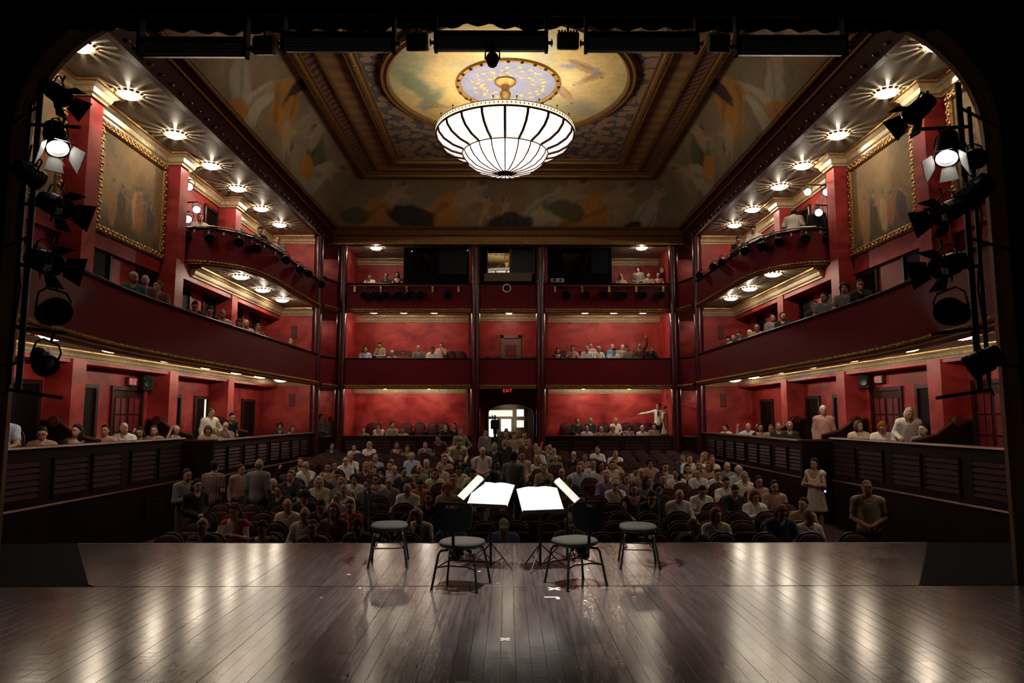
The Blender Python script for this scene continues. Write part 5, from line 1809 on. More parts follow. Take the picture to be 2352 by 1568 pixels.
# ================================================================== orchestra chairs
def orchestra_chair(px, py, rz, label):
    p = at_z(px, py, 0.0)
    T = thing('orchestra_chair', label, 'chair', (p.x, p.y, 0), rz, 'orchestra chairs on the stage')
    # seat pad: rounded trapezoid
    b = MB()
    n = 32
    def ring(k, z):
        out = []
        for i in range(n):
            t = 2 * math.pi * i / n
            c, s_ = math.cos(t), math.sin(t)
            rx = .222 * (abs(c) ** .75) * (1 if c > 0 else -1); ry = .21 * (abs(s_) ** .75) * (1 if s_ > 0 else -1)
            out.append((rx * k * (1 + .06 * s_), ry * k, z))
        return out
    rings = [ring(.93, .405), ring(1.0, .418), ring(1.02, .437), ring(.97, .455), ring(.80, .466), ring(.4, .47)]
    vs = [q for R in rings for q in R] + [(0, 0, .471), (0, 0, .405)]
    fs = [(j * n + i, j * n + (i + 1) % n, (j + 1) * n + (i + 1) % n, (j + 1) * n + i) for j in range(len(rings) - 1) for i in range(n)]
    fs += [((len(rings) - 1) * n + i, (len(rings) - 1) * n + (i + 1) % n, len(vs) - 2) for i in range(n)] + [((i + 1) % n, i, len(vs) - 1) for i in range(n)]
    b.add(vs, fs)
    b.build('seat', 'chair_fabric', T, smooth=60)
    b = MB(); b.lathe([(0, .385), (.17, .385), (.20, .405), (0, .405)], 28); b.build('seat_pan', 'black_metal', T, smooth=40)
    # legs: each pair bent from one tube under the seat
    for sx in (-1, 1):
        for sy in (-1, 1):
            b = MB(); b.tube([(sx * .10, sy * .12, .375), (sx * .165, sy * .155, .372), (sx * .185, sy * .165, .345), (sx * .235, sy * .215, 0.012)], .0115, n=8); b.build('leg', 'black_metal', T, smooth=60)
            b = MB(); b.cyl((sx * .2355, sy * .2155, 0.0), (sx * .2335, sy * .2135, .02), .0145, n=8); b.build('rubber_foot', 'matt_black', T)
    for sy in (-1, 1):
        b = MB(); b.tube([(-.205, sy * .187, .21), (-.1, sy * .14, .225), (.1, sy * .14, .225), (.205, sy * .187, .21)], .007, n=6); b.build('stretcher', 'black_metal', T, smooth=60)
    for sx in (-1, 1):
        b = MB(); b.tube([(sx * .205, -.187, .21), (sx * .205, .187, .21)], .007, n=6); b.build('stretcher', 'black_metal', T, smooth=60)
    # adjuster mechanism
    b = MB(); b.bev((-.045, -.20, .29), (.045, -.06, .385), .01); b.build('adjuster_block', 'black_metal', T)
    b = MB(); b.cyl((-.075, -.13, .335), (.075, -.13, .335), .024, n=12); b.build('adjuster_knob', 'chrome', T, smooth=40)
    b = MB(); b.tube([(.05, -.1, .33), (.12, -.06, .30), (.15, -.02, .29)], .006, n=6); b.build('lever', 'chrome', T)
    # spine and back
    b = MB(); b.tube([(0, -.16, .33), (0, -.225, .36), (0, -.25, .45), (0, -.255, .60), (0, -.262, .74)], .017, n=8); b.build('back_post', 'black_metal', T, smooth=60)
    b = MB()
    nu, nv = 21, 11
    W_, H_ = .195, .138
    vs = []
    for side in (0, 1):
        for i in range(nu):
            for j in range(nv):
                u = -1 + 2 * i / (nu - 1); v = -1 + 2 * j / (nv - 1)
                # rounded-rectangle mapping
                k = max(abs(u), abs(v)); L4 = (abs(u) ** 5 + abs(v) ** 5) ** .2 if (u or v) else 1
                q = k / L4 if L4 else 1
                x = u * q * W_ * (1 + .04 * v); z = v * q * H_
                y = -.245 - .045 * (1 - (x / W_) ** 2) + .012 * (z / H_) - (0.016 if side else 0)
                vs.append((x, y, .725 + z))
    g = lambda sd_, i, j: sd_ * nu * nv + i * nv + j
    fs = []
    hole = {(i, 8) for i in range(7, 13)}
    for i in range(nu - 1):
        for j in range(nv - 1):
            if (i, j) in hole:
                continue
            fs.append((g(0, i, j), g(0, i, j + 1), g(0, i + 1, j + 1), g(0, i + 1, j)))
            fs.append((g(1, i, j), g(1, i + 1, j), g(1, i + 1, j + 1), g(1, i, j + 1)))
    for i in range(nu - 1):
        fs.append((g(0, i, 0), g(0, i + 1, 0), g(1, i + 1, 0), g(1, i, 0))); fs.append((g(0, i, nv - 1), g(1, i, nv - 1), g(1, i + 1, nv - 1), g(0, i + 1, nv - 1)))
    for j in range(nv - 1):
        fs.append((g(0, 0, j), g(1, 0, j), g(1, 0, j + 1), g(0, 0, j + 1))); fs.append((g(0, nu - 1, j), g(0, nu - 1, j + 1), g(1, nu - 1, j + 1), g(1, nu - 1, j)))
    for i in range(7, 13):
        for j in (8, 9):
            fs.append((g(0, i, j), g(0, i + 1, j), g(1, i + 1, j), g(1, i, j)))
    for i in (7, 13):
        fs.append((g(0, i, 8), g(0, i, 9), g(1, i, 9), g(1, i, 8)))
    b.add(vs, fs)
    b.build('backrest', 'black_metal', T, smooth=40)
    return T
orchestra_chair(1060, 1347, math.radians(-16), 'black orchestra chair with grey seat and its back to the stage, nearer the two-page stand')
orchestra_chair(1322, 1342, math.radians(28), 'black orchestra chair with grey seat turned inwards behind the tall open score')
orchestra_chair(893, 1294, math.radians(-84), 'black orchestra chair seen side-on at the outer end near the orange shirt')
orchestra_chair(1467, 1298, math.radians(84), 'black orchestra chair seen side-on at the outer end near the man with raised hand')

# ================================================================== music stands
def music_stand(px, py, rz, roll, zc, tilt, lab_s, lab_m, dx=0.0, w=.50):
    p = at_z(px, py, 0.0)
    T = thing('music_stand', lab_s, 'music stand', (p.x, p.y, 0), 0, 'music stands of the quartet')
    b = MB(); b.cyl((0, 0, .04), (0, 0, zc - .09), .010, n=8); b.build('pole', 'black_metal', T, smooth=60)
    b = MB(); b.cyl((0, 0, .03), (0, 0, .45), .014, n=8); b.build('sleeve', 'black_metal', T, smooth=60)
    for k in range(3):
        a = rz + math.pi / 2 + .35 + k * 2 * math.pi / 3
        b = MB(); b.tube([(.014 * math.cos(a), .014 * math.sin(a), .26), (.28 * math.cos(a), .28 * math.sin(a), .007)], .007, n=6); b.build('leg', 'black_metal', T, smooth=60)
        b = MB(); b.tube([(.014 * math.cos(a), .014 * math.sin(a), .045), (.16 * math.cos(a), .16 * math.sin(a), .118)], .005, n=5); b.build('brace', 'black_metal', T)
    M = Matrix.Translation((dx, 0, zc)) @ Matrix.Rotation(rz, 4, 'Z') @ Matrix.Rotation(-tilt, 4, 'X') @ Matrix.Rotation(roll, 4, 'Y')
    H_ = .34
    b = MB(); b.bev((-w / 2, .0, -H_ / 2), (w / 2, .008, H_ / 2), .003, M); b.build('desk', 'black_metal', T)
    b = MB(); b.box((-w / 2, -.045, -H_ / 2 - .006), (w / 2, .008, -H_ / 2), M); b.build('ledge', 'black_metal', T)
    b = MB(); b.bev((-.03, .008, -.05), (.03, .05, .05), .006, M); b.build('desk_clamp', 'black_metal', T)
    # open score on the desk: two curling pages
    S = thing('music_score', lab_m, 'sheet music', (p.x, p.y, 0), 0, 'scores on the stands')
    for e in (-1, 1):
        b = MB()
        nx = 9
        vs = []
        for lay in (0, 1):
            for i in range(nx):
                u = i / (nx - 1)
                x = e * u * (w / 2 - .005)
                y = -.006 - .022 * math.sin(math.pi * min(1, u * 1.05)) * (1 - .5 * u) - .012 * lay * (1 - u * .6)
                for v in (-H_ / 2 + .004, H_ / 2 + .012 - .012 * u * u):
                    vs.append(M @ Vector((x, y, v)))
        m2 = nx * 2
        fs = []
        for i in range(nx - 1):
            fs.append((2 * i, 2 * i + 1, 2 * i + 3, 2 * i + 2)); fs.append((m2 + 2 * i, m2 + 2 * i + 2, m2 + 2 * i + 3, m2 + 2 * i + 1))
            fs.append((2 * i, 2 * i + 2, m2 + 2 * i + 2, m2 + 2 * i)); fs.append((2 * i + 1, m2 + 2 * i + 1, m2 + 2 * i + 3, 2 * i + 3))
        fs.append((0, m2, m2 + 1, 1)); fs.append((m2 - 2, m2 - 1, 2 * m2 - 1, 2 * m2 - 2))
        b.add(vs, fs)
        b.build('page', 'paper', S, smooth=60)
music_stand(1127, 1303, math.radians(-20), 0, at_y(1132, 1143, 7.9).z, .88, 'black folding music stand behind the front chair that faces it squarely', 'open white score on the stand nearer the aisle woman in black', .0)
music_stand(1241, 1305, math.radians(15), 0, at_y(1240, 1153, 7.9).z, .82, 'black folding music stand before the inward-turned front chair', 'open white score whose page corner droops over the desk edge', .0)
music_stand(1080, 1290, math.radians(-76), 0, at_y(1080, 1128, 8.1).z, .80, 'black music stand turned edge-on towards the outer chair near the orange shirt', 'narrow edge-on score leaning beside the left-side front stand', .0, .44)
music_stand(1303, 1289, math.radians(76), 0, at_y(1299, 1135, 8.1).z, .80, 'black music stand turned edge-on towards the chair near the raised hand', 'narrow edge-on score leaning beside the right-side front stand', .0, .44)
# a drooping loose page end under each main desk
# ================================================================== tape marks on the boards
def tape(px, py, kind, m, label, sz=.05):
    p = at_z(px, py, 0)
    T = thing('tape_mark', label, 'tape', (p.x, p.y, 0.0008), 0, 'tape marks on the stage boards')
    strips = {'x': [(-1, -.9, 1, .9), (-1, .9, 1, -.9)], 'l': [(-1.3, 0, 1.3, 0), (1.2, 0, 1.2, -1.6)], 'd': [(-.5, 0, .5, 0)], 'b': [(-1, 0, 1, 0)]}[kind]
    for i, (x0, y0, x1, y1) in enumerate(strips):
        a = Vector((x0 * sz, y0 * sz, 0)); c_ = Vector((x1 * sz, y1 * sz, 0)); d = (c_ - a).normalized(); nn = Vector((-d.y, d.x, 0)) * .017
        h = Vector((0, 0, .0006 + .0004 * i))
        b = MB(); b.add([a - nn, c_ - nn, c_ + nn, a + nn, a - nn + h, c_ - nn + h, c_ + nn + h, a + nn + h], [(3, 2, 1, 0), (4, 5, 6, 7), (0, 1, 5, 4), (1, 2, 6, 5), (2, 3, 7, 6), (3, 0, 4, 7)])
        b.build('tape_strip', m, T)
tape(1039, 1352, 'x', 'tape_white', 'white taped cross under the square-facing front chair', .05)
tape(1273, 1352, 'x', 'tape_white', 'white taped cross under the inward-turned front chair', .055)
tape(1266, 1371, 'l', 'tape_white', 'white L-shaped tape mark just before the inward-turned chair', .05)
tape(1344, 1379, 'd', 'tape_white', 'single white tape dot beyond the L-shaped mark', .03)
tape(1160, 1468, 'x', 'tape_white', 'lone white taped cross on the centre boards close to the camera', .035)
tape(801, 1319, 'd', 'tape_white', 'small white tape scrap on the seam beside the outer chair', .035)
tape(827, 1350, 'd', 'tape_white', 'small white tape dot in front of the seam by the outer chair', .022)
tape(1101, 1312, 'd', 'tape_white', 'white tape scrap at the foot of the music stands', .03)
tape(1350, 1308, 'd', 'tape_white', 'white tape scrap between the inward-turned chair and the far stand', .03)
tape(1354, 1285, 'd', 'tape_white', 'tiny white tape scrap near the apron edge behind the inward-turned chair', .025)
tape(982, 1319, 'd', 'tape_red', 'red tape dot between outer chair and square-facing chair', .03)
tape(1144, 1339, 'd', 'tape_red', 'red tape dot on the centre line between both front chairs', .028)
tape(1367, 1372, 'd', 'tape_red', 'red tape dot in front of the inward-turned chair', .022)
tape(1457, 1371, 'd', 'tape_red', 'red tape dot inside the round seat reflection', .03)
tape(1398, 1315, 'd', 'tape_red', 'red tape dot beside the outer chair near the raised hand', .022)
tape(738, 1372, 'd', 'tape_red', 'red tape dot alone on the bare boards', .03)
tape(1064, 1566, 'b', 'booth_sill', 'tan strip of tape at the very front of the boards', .055)
# ================================================================== bodies from blended volumes
def surface_net(f, lo, hi, h):
    lo = np.array(lo, float); hi = np.array(hi, float)
    n = np.ceil((hi - lo) / h).astype(int) + 1
    ax = [lo[k] + h * np.arange(n[k]) for k in range(3)]
    G = np.stack(np.meshgrid(*ax, indexing='ij'), -1).reshape(-1, 3)
    v = f(G).reshape(n)
    s = v < 0
    cells = np.zeros(n - 1, int)
    acc = np.zeros((*(n - 1), 3)); cnt = np.zeros(n - 1)
    idx = np.stack(np.meshgrid(*[np.arange(k - 1) for k in n], indexing='ij'), -1).astype(float)
    corners = [(i, j, k) for i in (0, 1) for j in (0, 1) for k in (0, 1)]
    sl = lambda c: tuple(slice(c[a], n[a] - 1 + c[a]) for a in range(3))
    for a in corners:
        for d in range(3):
            if a[d]: continue
            b = list(a); b[d] = 1; b = tuple(b)
            va, vb = v[sl(a)], v[sl(b)]
            cr = (va < 0) != (vb < 0)
            t = np.where(cr, va / np.where(cr, va - vb, 1), 0)
            p = idx + np.array(a)
            p = p.copy(); p[..., d] += t
            acc += np.where(cr[..., None], p, 0); cnt += cr
    act = cnt > 0
    ids = -np.ones(n - 1, int); ids[act] = np.arange(act.sum())
    V = lo + h * (acc[act] / cnt[act][:, None])
    F = []
    for d in range(3):
        o = [k for k in range(3) if k != d]
        s0 = [slice(None)] * 3; s1 = [slice(None)] * 3
        s0[d] = slice(0, n[d] - 1); s1[d] = slice(1, n[d])
        cr = s[tuple(s0)] != s[tuple(s1)]
        I = np.argwhere(cr)
        ok = np.all([(I[:, o[0]] > 0), (I[:, o[1]] > 0), (I[:, o[0]] < n[o[0]] - 1), (I[:, o[1]] < n[o[1]] - 1)], axis=0)
        I = I[ok]
        if len(I) == 0: continue
        q = []
        for (e, g) in ((0, 0), (1, 0), (1, 1), (0, 1)):
            J = I.copy(); J[:, o[0]] -= e; J[:, o[1]] -= g
            q.append(ids[J[:, 0], J[:, 1], J[:, 2]])
        q = np.stack(q, 1)
        inside = s[I[:, 0], I[:, 1], I[:, 2]]
        flip = inside if d != 1 else ~inside
        q[flip] = q[flip][:, ::-1]
        F.append(q)
    F = np.concatenate(F)
    return V, F


def cap(P, a, b, ra, rb):
    a = np.array(a, float); b = np.array(b, float); ba = b - a
    t = np.clip(((P - a) @ ba) / (ba @ ba + 1e-9), 0, 1)
    return np.linalg.norm(P - a - t[:, None] * ba, axis=1) - (ra + (rb - ra) * t)


def ell(P, c, r, R=None):
    q = P - np.array(c, float)
    if R is not None: q = q @ R
    r = np.array(r, float)
    k0 = np.linalg.norm(q / r, axis=1); k1 = np.linalg.norm(q / (r * r), axis=1) + 1e-9
    return k0 * (k0 - 1) / k1


def smin(a, b, k):
    h = np.clip(.5 + .5 * (b - a) / k, 0, 1)
    return b * (1 - h) + a * h - k * h * (1 - h)


def rotm(yaw=0, pitch=0, roll=0):
    """head turn: yaw + turns to image right, pitch + looks down"""
    return np.array((Matrix.Rotation(yaw, 3, 'Z') @ Matrix.Rotation(pitch, 3, 'X') @ Matrix.Rotation(roll, 3, 'Y')))


HS = .99
def pose(name):
    st = name[0] in 'SEQFUXY'
    P = dict(stand=st, yaw=0, pitch=0, roll=0, bend=0)
    if not st:
        P.update(pel=(0, .06, .52), wai=(0, .085, .66), che=(0, .10, .84), nb=(0, .085, 1.0), hd=(0, .045, 1.155), sh=.166, shz=.940, shy=.095,
                 hip=(.09, .02, .51), kn=(.13, -.40, .52), an=(.13, -.40, .09))
        E = {1: (.235, .0, .70), -1: (-.235, .0, .70)}; H = {1: (.08, -.22, .60), -1: (-.08, -.22, .60)}
        if name == 'l': P['yaw'] = -.75
        if name == 'r': P['yaw'] = .75
        if name == 'd':
            P['pitch'] = .55; P['hd'] = (0, .0, 1.13); H = {1: (.05, -.26, .66), -1: (-.05, -.26, .66)}
        if name == 'h':
            E[1] = (.20, -.12, .76); H[1] = (.045, -.085, 1.03); P['pitch'] = .15; P['roll'] = .12
        if name == 'H':
            E[-1] = (-.22, -.13, .80); H[-1] = (-.10, -.05, 1.17); P['pitch'] = .3; P['roll'] = -.25
        if name == 'p':
            E = {1: (.26, -.04, .74), -1: (-.26, -.04, .74)}; H = {1: (.13, -.30, .84), -1: (-.13, -.30, .84)}; P['pitch'] = .3
        if name == 'a':
            E[-1] = (-.36, .02, 1.02); H[-1] = (-.30, .0, 1.26)
        if name == 'b':
            E = {1: (.33, -.10, .88), -1: (-.33, -.10, .88)}; H = {1: (.30, -.08, 1.15), -1: (-.30, -.08, 1.15)}
        if name == 'w':
            E[1] = (.30, .02, 1.22); H[1] = (.27, -.03, 1.48)
        if name == 'n2': P['yaw'] = .3; P['pitch'] = .12
        if name == 'n3': P['yaw'] = -.3; P['roll'] = .1
    else:
        P.update(pel=(0, 0, .92), wai=(0, .0, 1.07), che=(0, .01, 1.24), nb=(0, .005, 1.41), hd=(0, -.02, 1.565), sh=.170, shz=1.36, shy=.01,
                 hip=(.09, 0, .90), kn=(.10, -.015, .50), an=(.10, .02, .09))
        E = {1: (.225, .03, 1.10), -1: (-.225, .03, 1.10)}; H = {1: (.225, -.05, .86), -1: (-.225, -.05, .86)}
        if name == 'E':      # hands together at the waist
            H = {1: (.04, -.22, 1.02), -1: (-.04, -.22, 1.0)}
        if name == 'F':      # folded arms
            H = {1: (-.10, -.17, 1.13), -1: (.10, -.15, 1.10)}; E = {1: (.25, -.08, 1.10), -1: (-.25, -.08, 1.10)}
        if name == 'Q':      # arm pointing out to image left
            E[-1] = (-.42, -.10, 1.30); H[-1] = (-.66, -.20, 1.27); P['yaw'] = -.6
        if name == 'U':      # leaning forward over something
            P['bend'] = .5; H = {1: (.18, -.30, .98), -1: (-.18, -.30, .98)}; E = {1: (.27, -.06, 1.10), -1: (-.27, -.06, 1.10)}; P['pitch'] = .3
        if name == 'X':      # hand on hip, looking aside
            E[1] = (.36, .06, 1.12); H[1] = (.20, -.03, .98); P['yaw'] = .6
        if name == 'Y':
            P['yaw'] = -.6; H[1] = (.12, -.24, 1.05)
    P['E'], P['H'] = E, H
    return P


PCACHE = {}


def transform_upper(P):
    """bend the trunk forward about the pelvis"""
    if not P['bend']: return lambda q: np.array(q, float)
    R = np.array(Matrix.Rotation(P['bend'], 3, 'X')); c = np.array(P['pel'])
    return lambda q: (np.array(q, float) - c) @ R.T + c


def fingers(mb, wrist, elbow, palm_dir, up):
    """five tapering bent fingers rooted in the palm"""
    d = Vector(palm_dir).normalized(); u = Vector(up); u = (u - d * u.dot(d)).normalized(); s = d.cross(u)
    base = Vector(wrist) + d * .075
    for k, (off, ln) in enumerate(((-.027, .062), (-.009, .072), (.009, .068), (.026, .052))):
        p0 = base + s * off - d * .012
        p1 = p0 + d * ln * .5 + u * .004; p2 = p0 + d * ln * .8 - u * .016; p3 = p0 + d * ln * .92 - u * .034
        mb.tube([p0, p1, p2, p3], [.0092, .0086, .0078, .006], n=6)
    p0 = Vector(wrist) + d * .025 + s * -.03
    mb.tube([p0, p0 + d * .03 - s * .02 - u * .005, p0 + d * .058 - s * .022 - u * .018], [.011, .0098, .007], n=6)


def body_meshes(name):
    if name in PCACHE: return PCACHE[name]
    P = pose(name)
    T = transform_upper(P)
    nb, hd, che, wai = T(P['nb']), T(P['hd']), T(P['che']), T(P['wai'])
    hd = nb + (hd - nb)
    pel = np.array(P['pel'])
    SHp = {s: T((s * P['sh'], P['shy'], P['shz'])) for s in (1, -1)}
    E = {s: (T(P['E'][s]) if P['stand'] and name != 'U' else np.array(P['E'][s], float)) for s in (1, -1)}
    Hn = {s: np.array(P['H'][s], float) for s in (1, -1)}
    if name == 'U':
        E = {s: T((s * .25, .0, 1.12)) for s in (1, -1)}
    R = rotm(P['yaw'], P['pitch'], P['roll'])
    hip = {s: np.array((s * P['hip'][0], P['hip'][1], P['hip'][2])) for s in (1, -1)}
    kn = {s: np.array((s * P['kn'][0], P['kn'][1], P['kn'][2])) for s in (1, -1)}
    an = {s: np.array((s * P['an'][0], P['an'][1], P['an'][2])) for s in (1, -1)}
    Rb = np.array(Matrix.Rotation(P['bend'], 3, 'X')) if P['bend'] else None

    def trunk(Q, g=0.0):
        d = ell(Q, pel, (.165 + g, .125 + g, .13 + g))
        d = smin(d, ell(Q, wai, (.150 + g, .112 + g, .15 + g), Rb), .07)
        d = smin(d, ell(Q, che, (.160 + g, .116 + g, .17 + g), Rb), .07)
        d = smin(d, cap(Q, SHp[-1], SHp[1], .062 + g, .062 + g), .06)
        d = smin(d, cap(Q, nb - (nb - che) * .18, nb, .085 + g, .06 + g), .05)
        for s in (1, -1):
            d = smin(d, cap(Q, SHp[s] * .75 + nb * .25 + np.array((0, 0, .012)), nb, .05 + g, .05 + g), .03)
        return d

    def arm(Q, s, frac, g=0.0):
        if frac <= 1:
            e = SHp[s] + (E[s] - SHp[s]) * frac
            return cap(Q, SHp[s], e, .055 + g, .05 + g)
        w = E[s] + (Hn[s] - E[s]) * .92
        return smin(cap(Q, SHp[s], E[s], .054 + g, .044 + g), cap(Q, E[s], w, .043 + g, .033 + g), .02)

    def head(Q):
        q = (Q - hd) @ R / HS
        d = ell(q, (0, .012, .02), (.076, .095, .104))
        d = smin(d, ell(q, (0, -.018, -.05), (.060, .072, .075)), .03)
        d = smin(d, cap(q, (0, -.088, .012), (0, -.108, -.022), .008, .013), .014)
        d = np.minimum(d, ell(q, (.078, .012, -.008), (.010, .02, .032)))
        d = np.minimum(d, ell(q, (-.078, .012, -.008), (.010, .02, .032)))
        d = smin(d, ell(q, (0, -.08, -.062), (.026, .018, .012)), .01)
        d = smin(d, ell(q, (0, -.075, .035), (.055, .02, .012)), .02)
        return d * HS

    def body(Q):
        d = trunk(Q)
        d = smin(d, cap(Q, nb - (0, 0, .03), hd + (hd - nb) * -.15 + np.array((0, .02, 0)), .056, .052), .03)
        d = smin(d, head(Q), .02)
        for s in (1, -1):
            d = smin(d, arm(Q, s, 2), .03)
            dirv = Hn[s] - E[s]; dirv = dirv / np.linalg.norm(dirv)
            d = smin(d, cap(Q, Hn[s] - dirv * .02, Hn[s] + dirv * .055, .026, .032), .015)
            d = smin(d, smin(cap(Q, hip[s], kn[s], .088, .058), cap(Q, kn[s], an[s], .056, .038), .02), .04)
            d = smin(d, cap(Q, an[s] + (0, .03, -.045), an[s] + (0, -.15, -.055), .038, .034), .02)
        return d

    allp = [hd + (0, 0, .2), hd - (0.14, .16, 0), hd + (.14, .16, 0), pel - (.22, 0, 0), pel + (.22, .2, 0)] + [Hn[s] for s in (1, -1)] + [E[s] for s in (1, -1)] + [SHp[s] for s in (1, -1)] + [kn[s] for s in (1, -1)]
    A = np.array(allp)
    lo = A.min(0) - .13; hi = A.max(0) + .13; lo[2] = -.01
    h = .0195
    V, F = surface_net(body, lo, hi, h)
    mb = MB()
    mb.add([tuple(p) for p in V], [tuple(int(i) for i in f) for f in F])
    for s in (1, -1):
        dirv = Hn[s] - E[s]
        fingers(mb, Hn[s] - dirv / np.linalg.norm(dirv) * .03, E[s], dirv, (0, -.3, 1) if not P['stand'] else (0, -1, .2))
    Rm = Matrix([list(r) for r in R])
    hv = Vector(hd)
    for m, c, r in ((1, (.031, -.083, .008), (.012, .008, .0065)), (1, (-.031, -.083, .008), (.012, .008, .0065)), (1, (.031, -.089, .030), (.017, .006, .0035)), (1, (-.031, -.089, .030), (.017, .006, .0035)), (2, (0, -.096, -.062), (.022, .006, .006))):
        mb.mi = m
        mb.ball(hv + Rm @ (Vector(c) * HS), tuple(k * HS for k in r), n=6, M=Rm)
    body_me = mb.mesh('body', ['skin', 'eye_dark', 'lip'], 180)

    def shirt(frac, low=0.0):
        def f(Q):
            d = trunk(Q, .016)
            if frac > 0:
                for s in (1, -1):
                    d = smin(d, arm(Q, s, frac, .014), .03)
            rn = .07 + low * 1.1
            d = np.maximum(d, -cap(Q, nb + np.array((0, -.02 - low * .5, -.012)), hd, rn, rn))
            d = np.maximum(d, -ell(Q, nb + np.array((0, -.10, -.01 - low)), (.045 + low, .07 + low, .06 + low)))
            d = np.maximum(d, (pel[2] - (.06 if not P['stand'] else .14)) - Q[:, 2])
            return d
        return f
    def trousers(Q):
        d = ell(Q, pel + (0, 0, -.01), (.172, .135, .13))
        for s in (1, -1):
            d = smin(d, smin(cap(Q, hip[s], kn[s], .10, .074), cap(Q, kn[s], an[s], .072, .062), .02), .04)
        d = np.maximum(d, Q[:, 2] - (pel[2] + .06)); d = np.maximum(d, .07 - Q[:, 2])
        return d
    out = dict(body=body_me, P=P, hd=hv, R=Rm, lo=lo, hi=hi, shirtf=shirt, tops={})
    lo2 = lo.copy(); hi2 = hi.copy()
    V, F = surface_net(trousers, (-.35, min(-.55, lo[1]), 0), (.35, .32, pel[2] + .12), .024)
    mb = MB(); mb.add([tuple(p) for p in V], [tuple(int(i) for i in f) for f in F]); out['trousers'] = mb.mesh('trousers', 'cloth', 180)
    mb = MB()
    for s in (1, -1):
        a = Vector(an[s]); mb.ball(a + Vector((0, -.06, -.05)), (.045, .13, .04), n=8)
    out['shoes'] = mb.mesh('shoes', 'phone_case', 180)
    def skirt(Q):
        top = pel + (0, 0, .1)
        d = cap(Q, (0, pel[1], pel[2] + .08), (0, pel[1] - .0, .55), .16, .24) if P['stand'] else trousers(Q)
        return np.maximum(np.maximum(d, Q[:, 2] - (pel[2] + .1)), .52 - Q[:, 2]) if P['stand'] else d
    if P['stand']:
        V, F = surface_net(skirt, (-.35, -.4, .4), (.35, .35, 1.2), .024)
        mb = MB(); mb.add([tuple(p) for p in V], [tuple(int(i) for i in f) for f in F]); out['skirt'] = mb.mesh('skirt', 'cloth', 180)
    PCACHE[name] = out
    return out


def top_mesh(name, kind):
    B = body_meshes(name)
    if kind not in B['tops']:
        fr, low = {'short': (.62, 0), 'long': (2, 0), 'tank': (0, .05)}[kind]
        lo_ = B['lo'].copy(); hi_ = B['hi'].copy()
        P_ = B['P']; lo_[2] = P_['pel'][2] - .2 if kind != 'long' else min(P_['pel'][2] - .2, P_['H'][1][2] - .1)
        if kind != 'long' and P_['bend'] == 0: hi_[2] = min(hi_[2], max(P_['nb'][2] + .12, P_['E'][1][2] + .1, P_['E'][-1][2] + .1))
        V, F = surface_net(B['shirtf'](fr, low), lo_, hi_, .022)
        mb = MB(); mb.add([tuple(p) for p in V], [tuple(int(i) for i in f) for f in F])
        B['tops'][kind] = mb.mesh('shirt', 'cloth', 180)
    return B['tops'][kind]


HAIR = {}
def hair_mesh(style):
    if style in HAIR: return HAIR[style]
    def short(q, g=0.0):
        w = .006 * np.sin(q[:, 0] * 130 + q[:, 2] * 40) * np.sin(q[:, 2] * 110 + q[:, 1] * 60)
        d = ell(q, (0, .018, .026), (.083 + g, .101 + g, .111 + g)) + w
        return np.maximum(np.maximum(d, -(.55 * q[:, 2] + .83 * q[:, 1]) - .012 + np.abs(q[:, 0]) * .18), -.085 - q[:, 2])
    def f(Q):
        q = Q / HS
        if style == 'short': return short(q)
        if style == 'crop':
            d = ell(q, (0, .017, .022), (.079, .098, .106)); return np.maximum(np.maximum(d, -(.62 * q[:, 2] + .78 * q[:, 1]) - .012), -.07 - q[:, 2])
        if style == 'fringe':
            d = ell(q, (0, .018, .012), (.082, .101, .095))
            d = np.maximum(d, q[:, 2] - .035 - q[:, 1] * .25); d = np.maximum(d, -(q[:, 1] + .005)); return np.maximum(d, -.075 - q[:, 2])
        if style == 'long':
            c = ell(q, (0, .05, -.10), (.105, .07, .19)); c = np.maximum(c, -(q[:, 1] + .022)); return smin(short(q, .006), c, .02)
        if style == 'bob':
            c = ell(q, (0, .028, -.02), (.108, .095, .125)); c = np.maximum(c, np.minimum(-(q[:, 1] + .03), .058 - q[:, 2])); return smin(short(q, .008), c, .015)
        if style == 'curly':
            w = .008 * np.sin(q[:, 0] * 95) * np.sin(q[:, 1] * 90) * np.sin(q[:, 2] * 92)
            d = ell(q, (0, .025, .03), (.118, .118, .118)) + w
            return np.maximum(np.maximum(d, np.minimum(-(.62 * q[:, 2] + .78 * q[:, 1]) - .02, 1)), -.11 - q[:, 2])
        if style == 'updo':
            return smin(short(q, .005), ell(q, (0, .085, .095), (.05, .05, .05)), .02)
    V, F = surface_net(f, (-.16, -.16, -.34), (.16, .2, .2), .0165)
    mb = MB(); mb.add([tuple(p) for p in V], [tuple(int(i) for i in f_) for f_ in F])
    HAIR[style] = mb.mesh('hair', 'hair', 180)
    return HAIR[style]


def glasses_mesh():
    if 'glasses' in HAIR: return HAIR['glasses']
    b = MB()
    for s in (-1, 1):
        b.tube([(s * .031 + .021 * math.cos(t), -.098, .006 + .016 * math.sin(t)) for t in [i * math.pi / 5 for i in range(11)]], .0032, n=4)
        b.tube([(s * .052, -.096, .010), (s * .08, .0, .008)], .003, n=4)
    b.tube([(-.01, -.099, .008), (.01, -.099, .008)], .003, n=4)
    HAIR['glasses'] = b.mesh('glasses', 'phone_case')
    return HAIR['glasses']


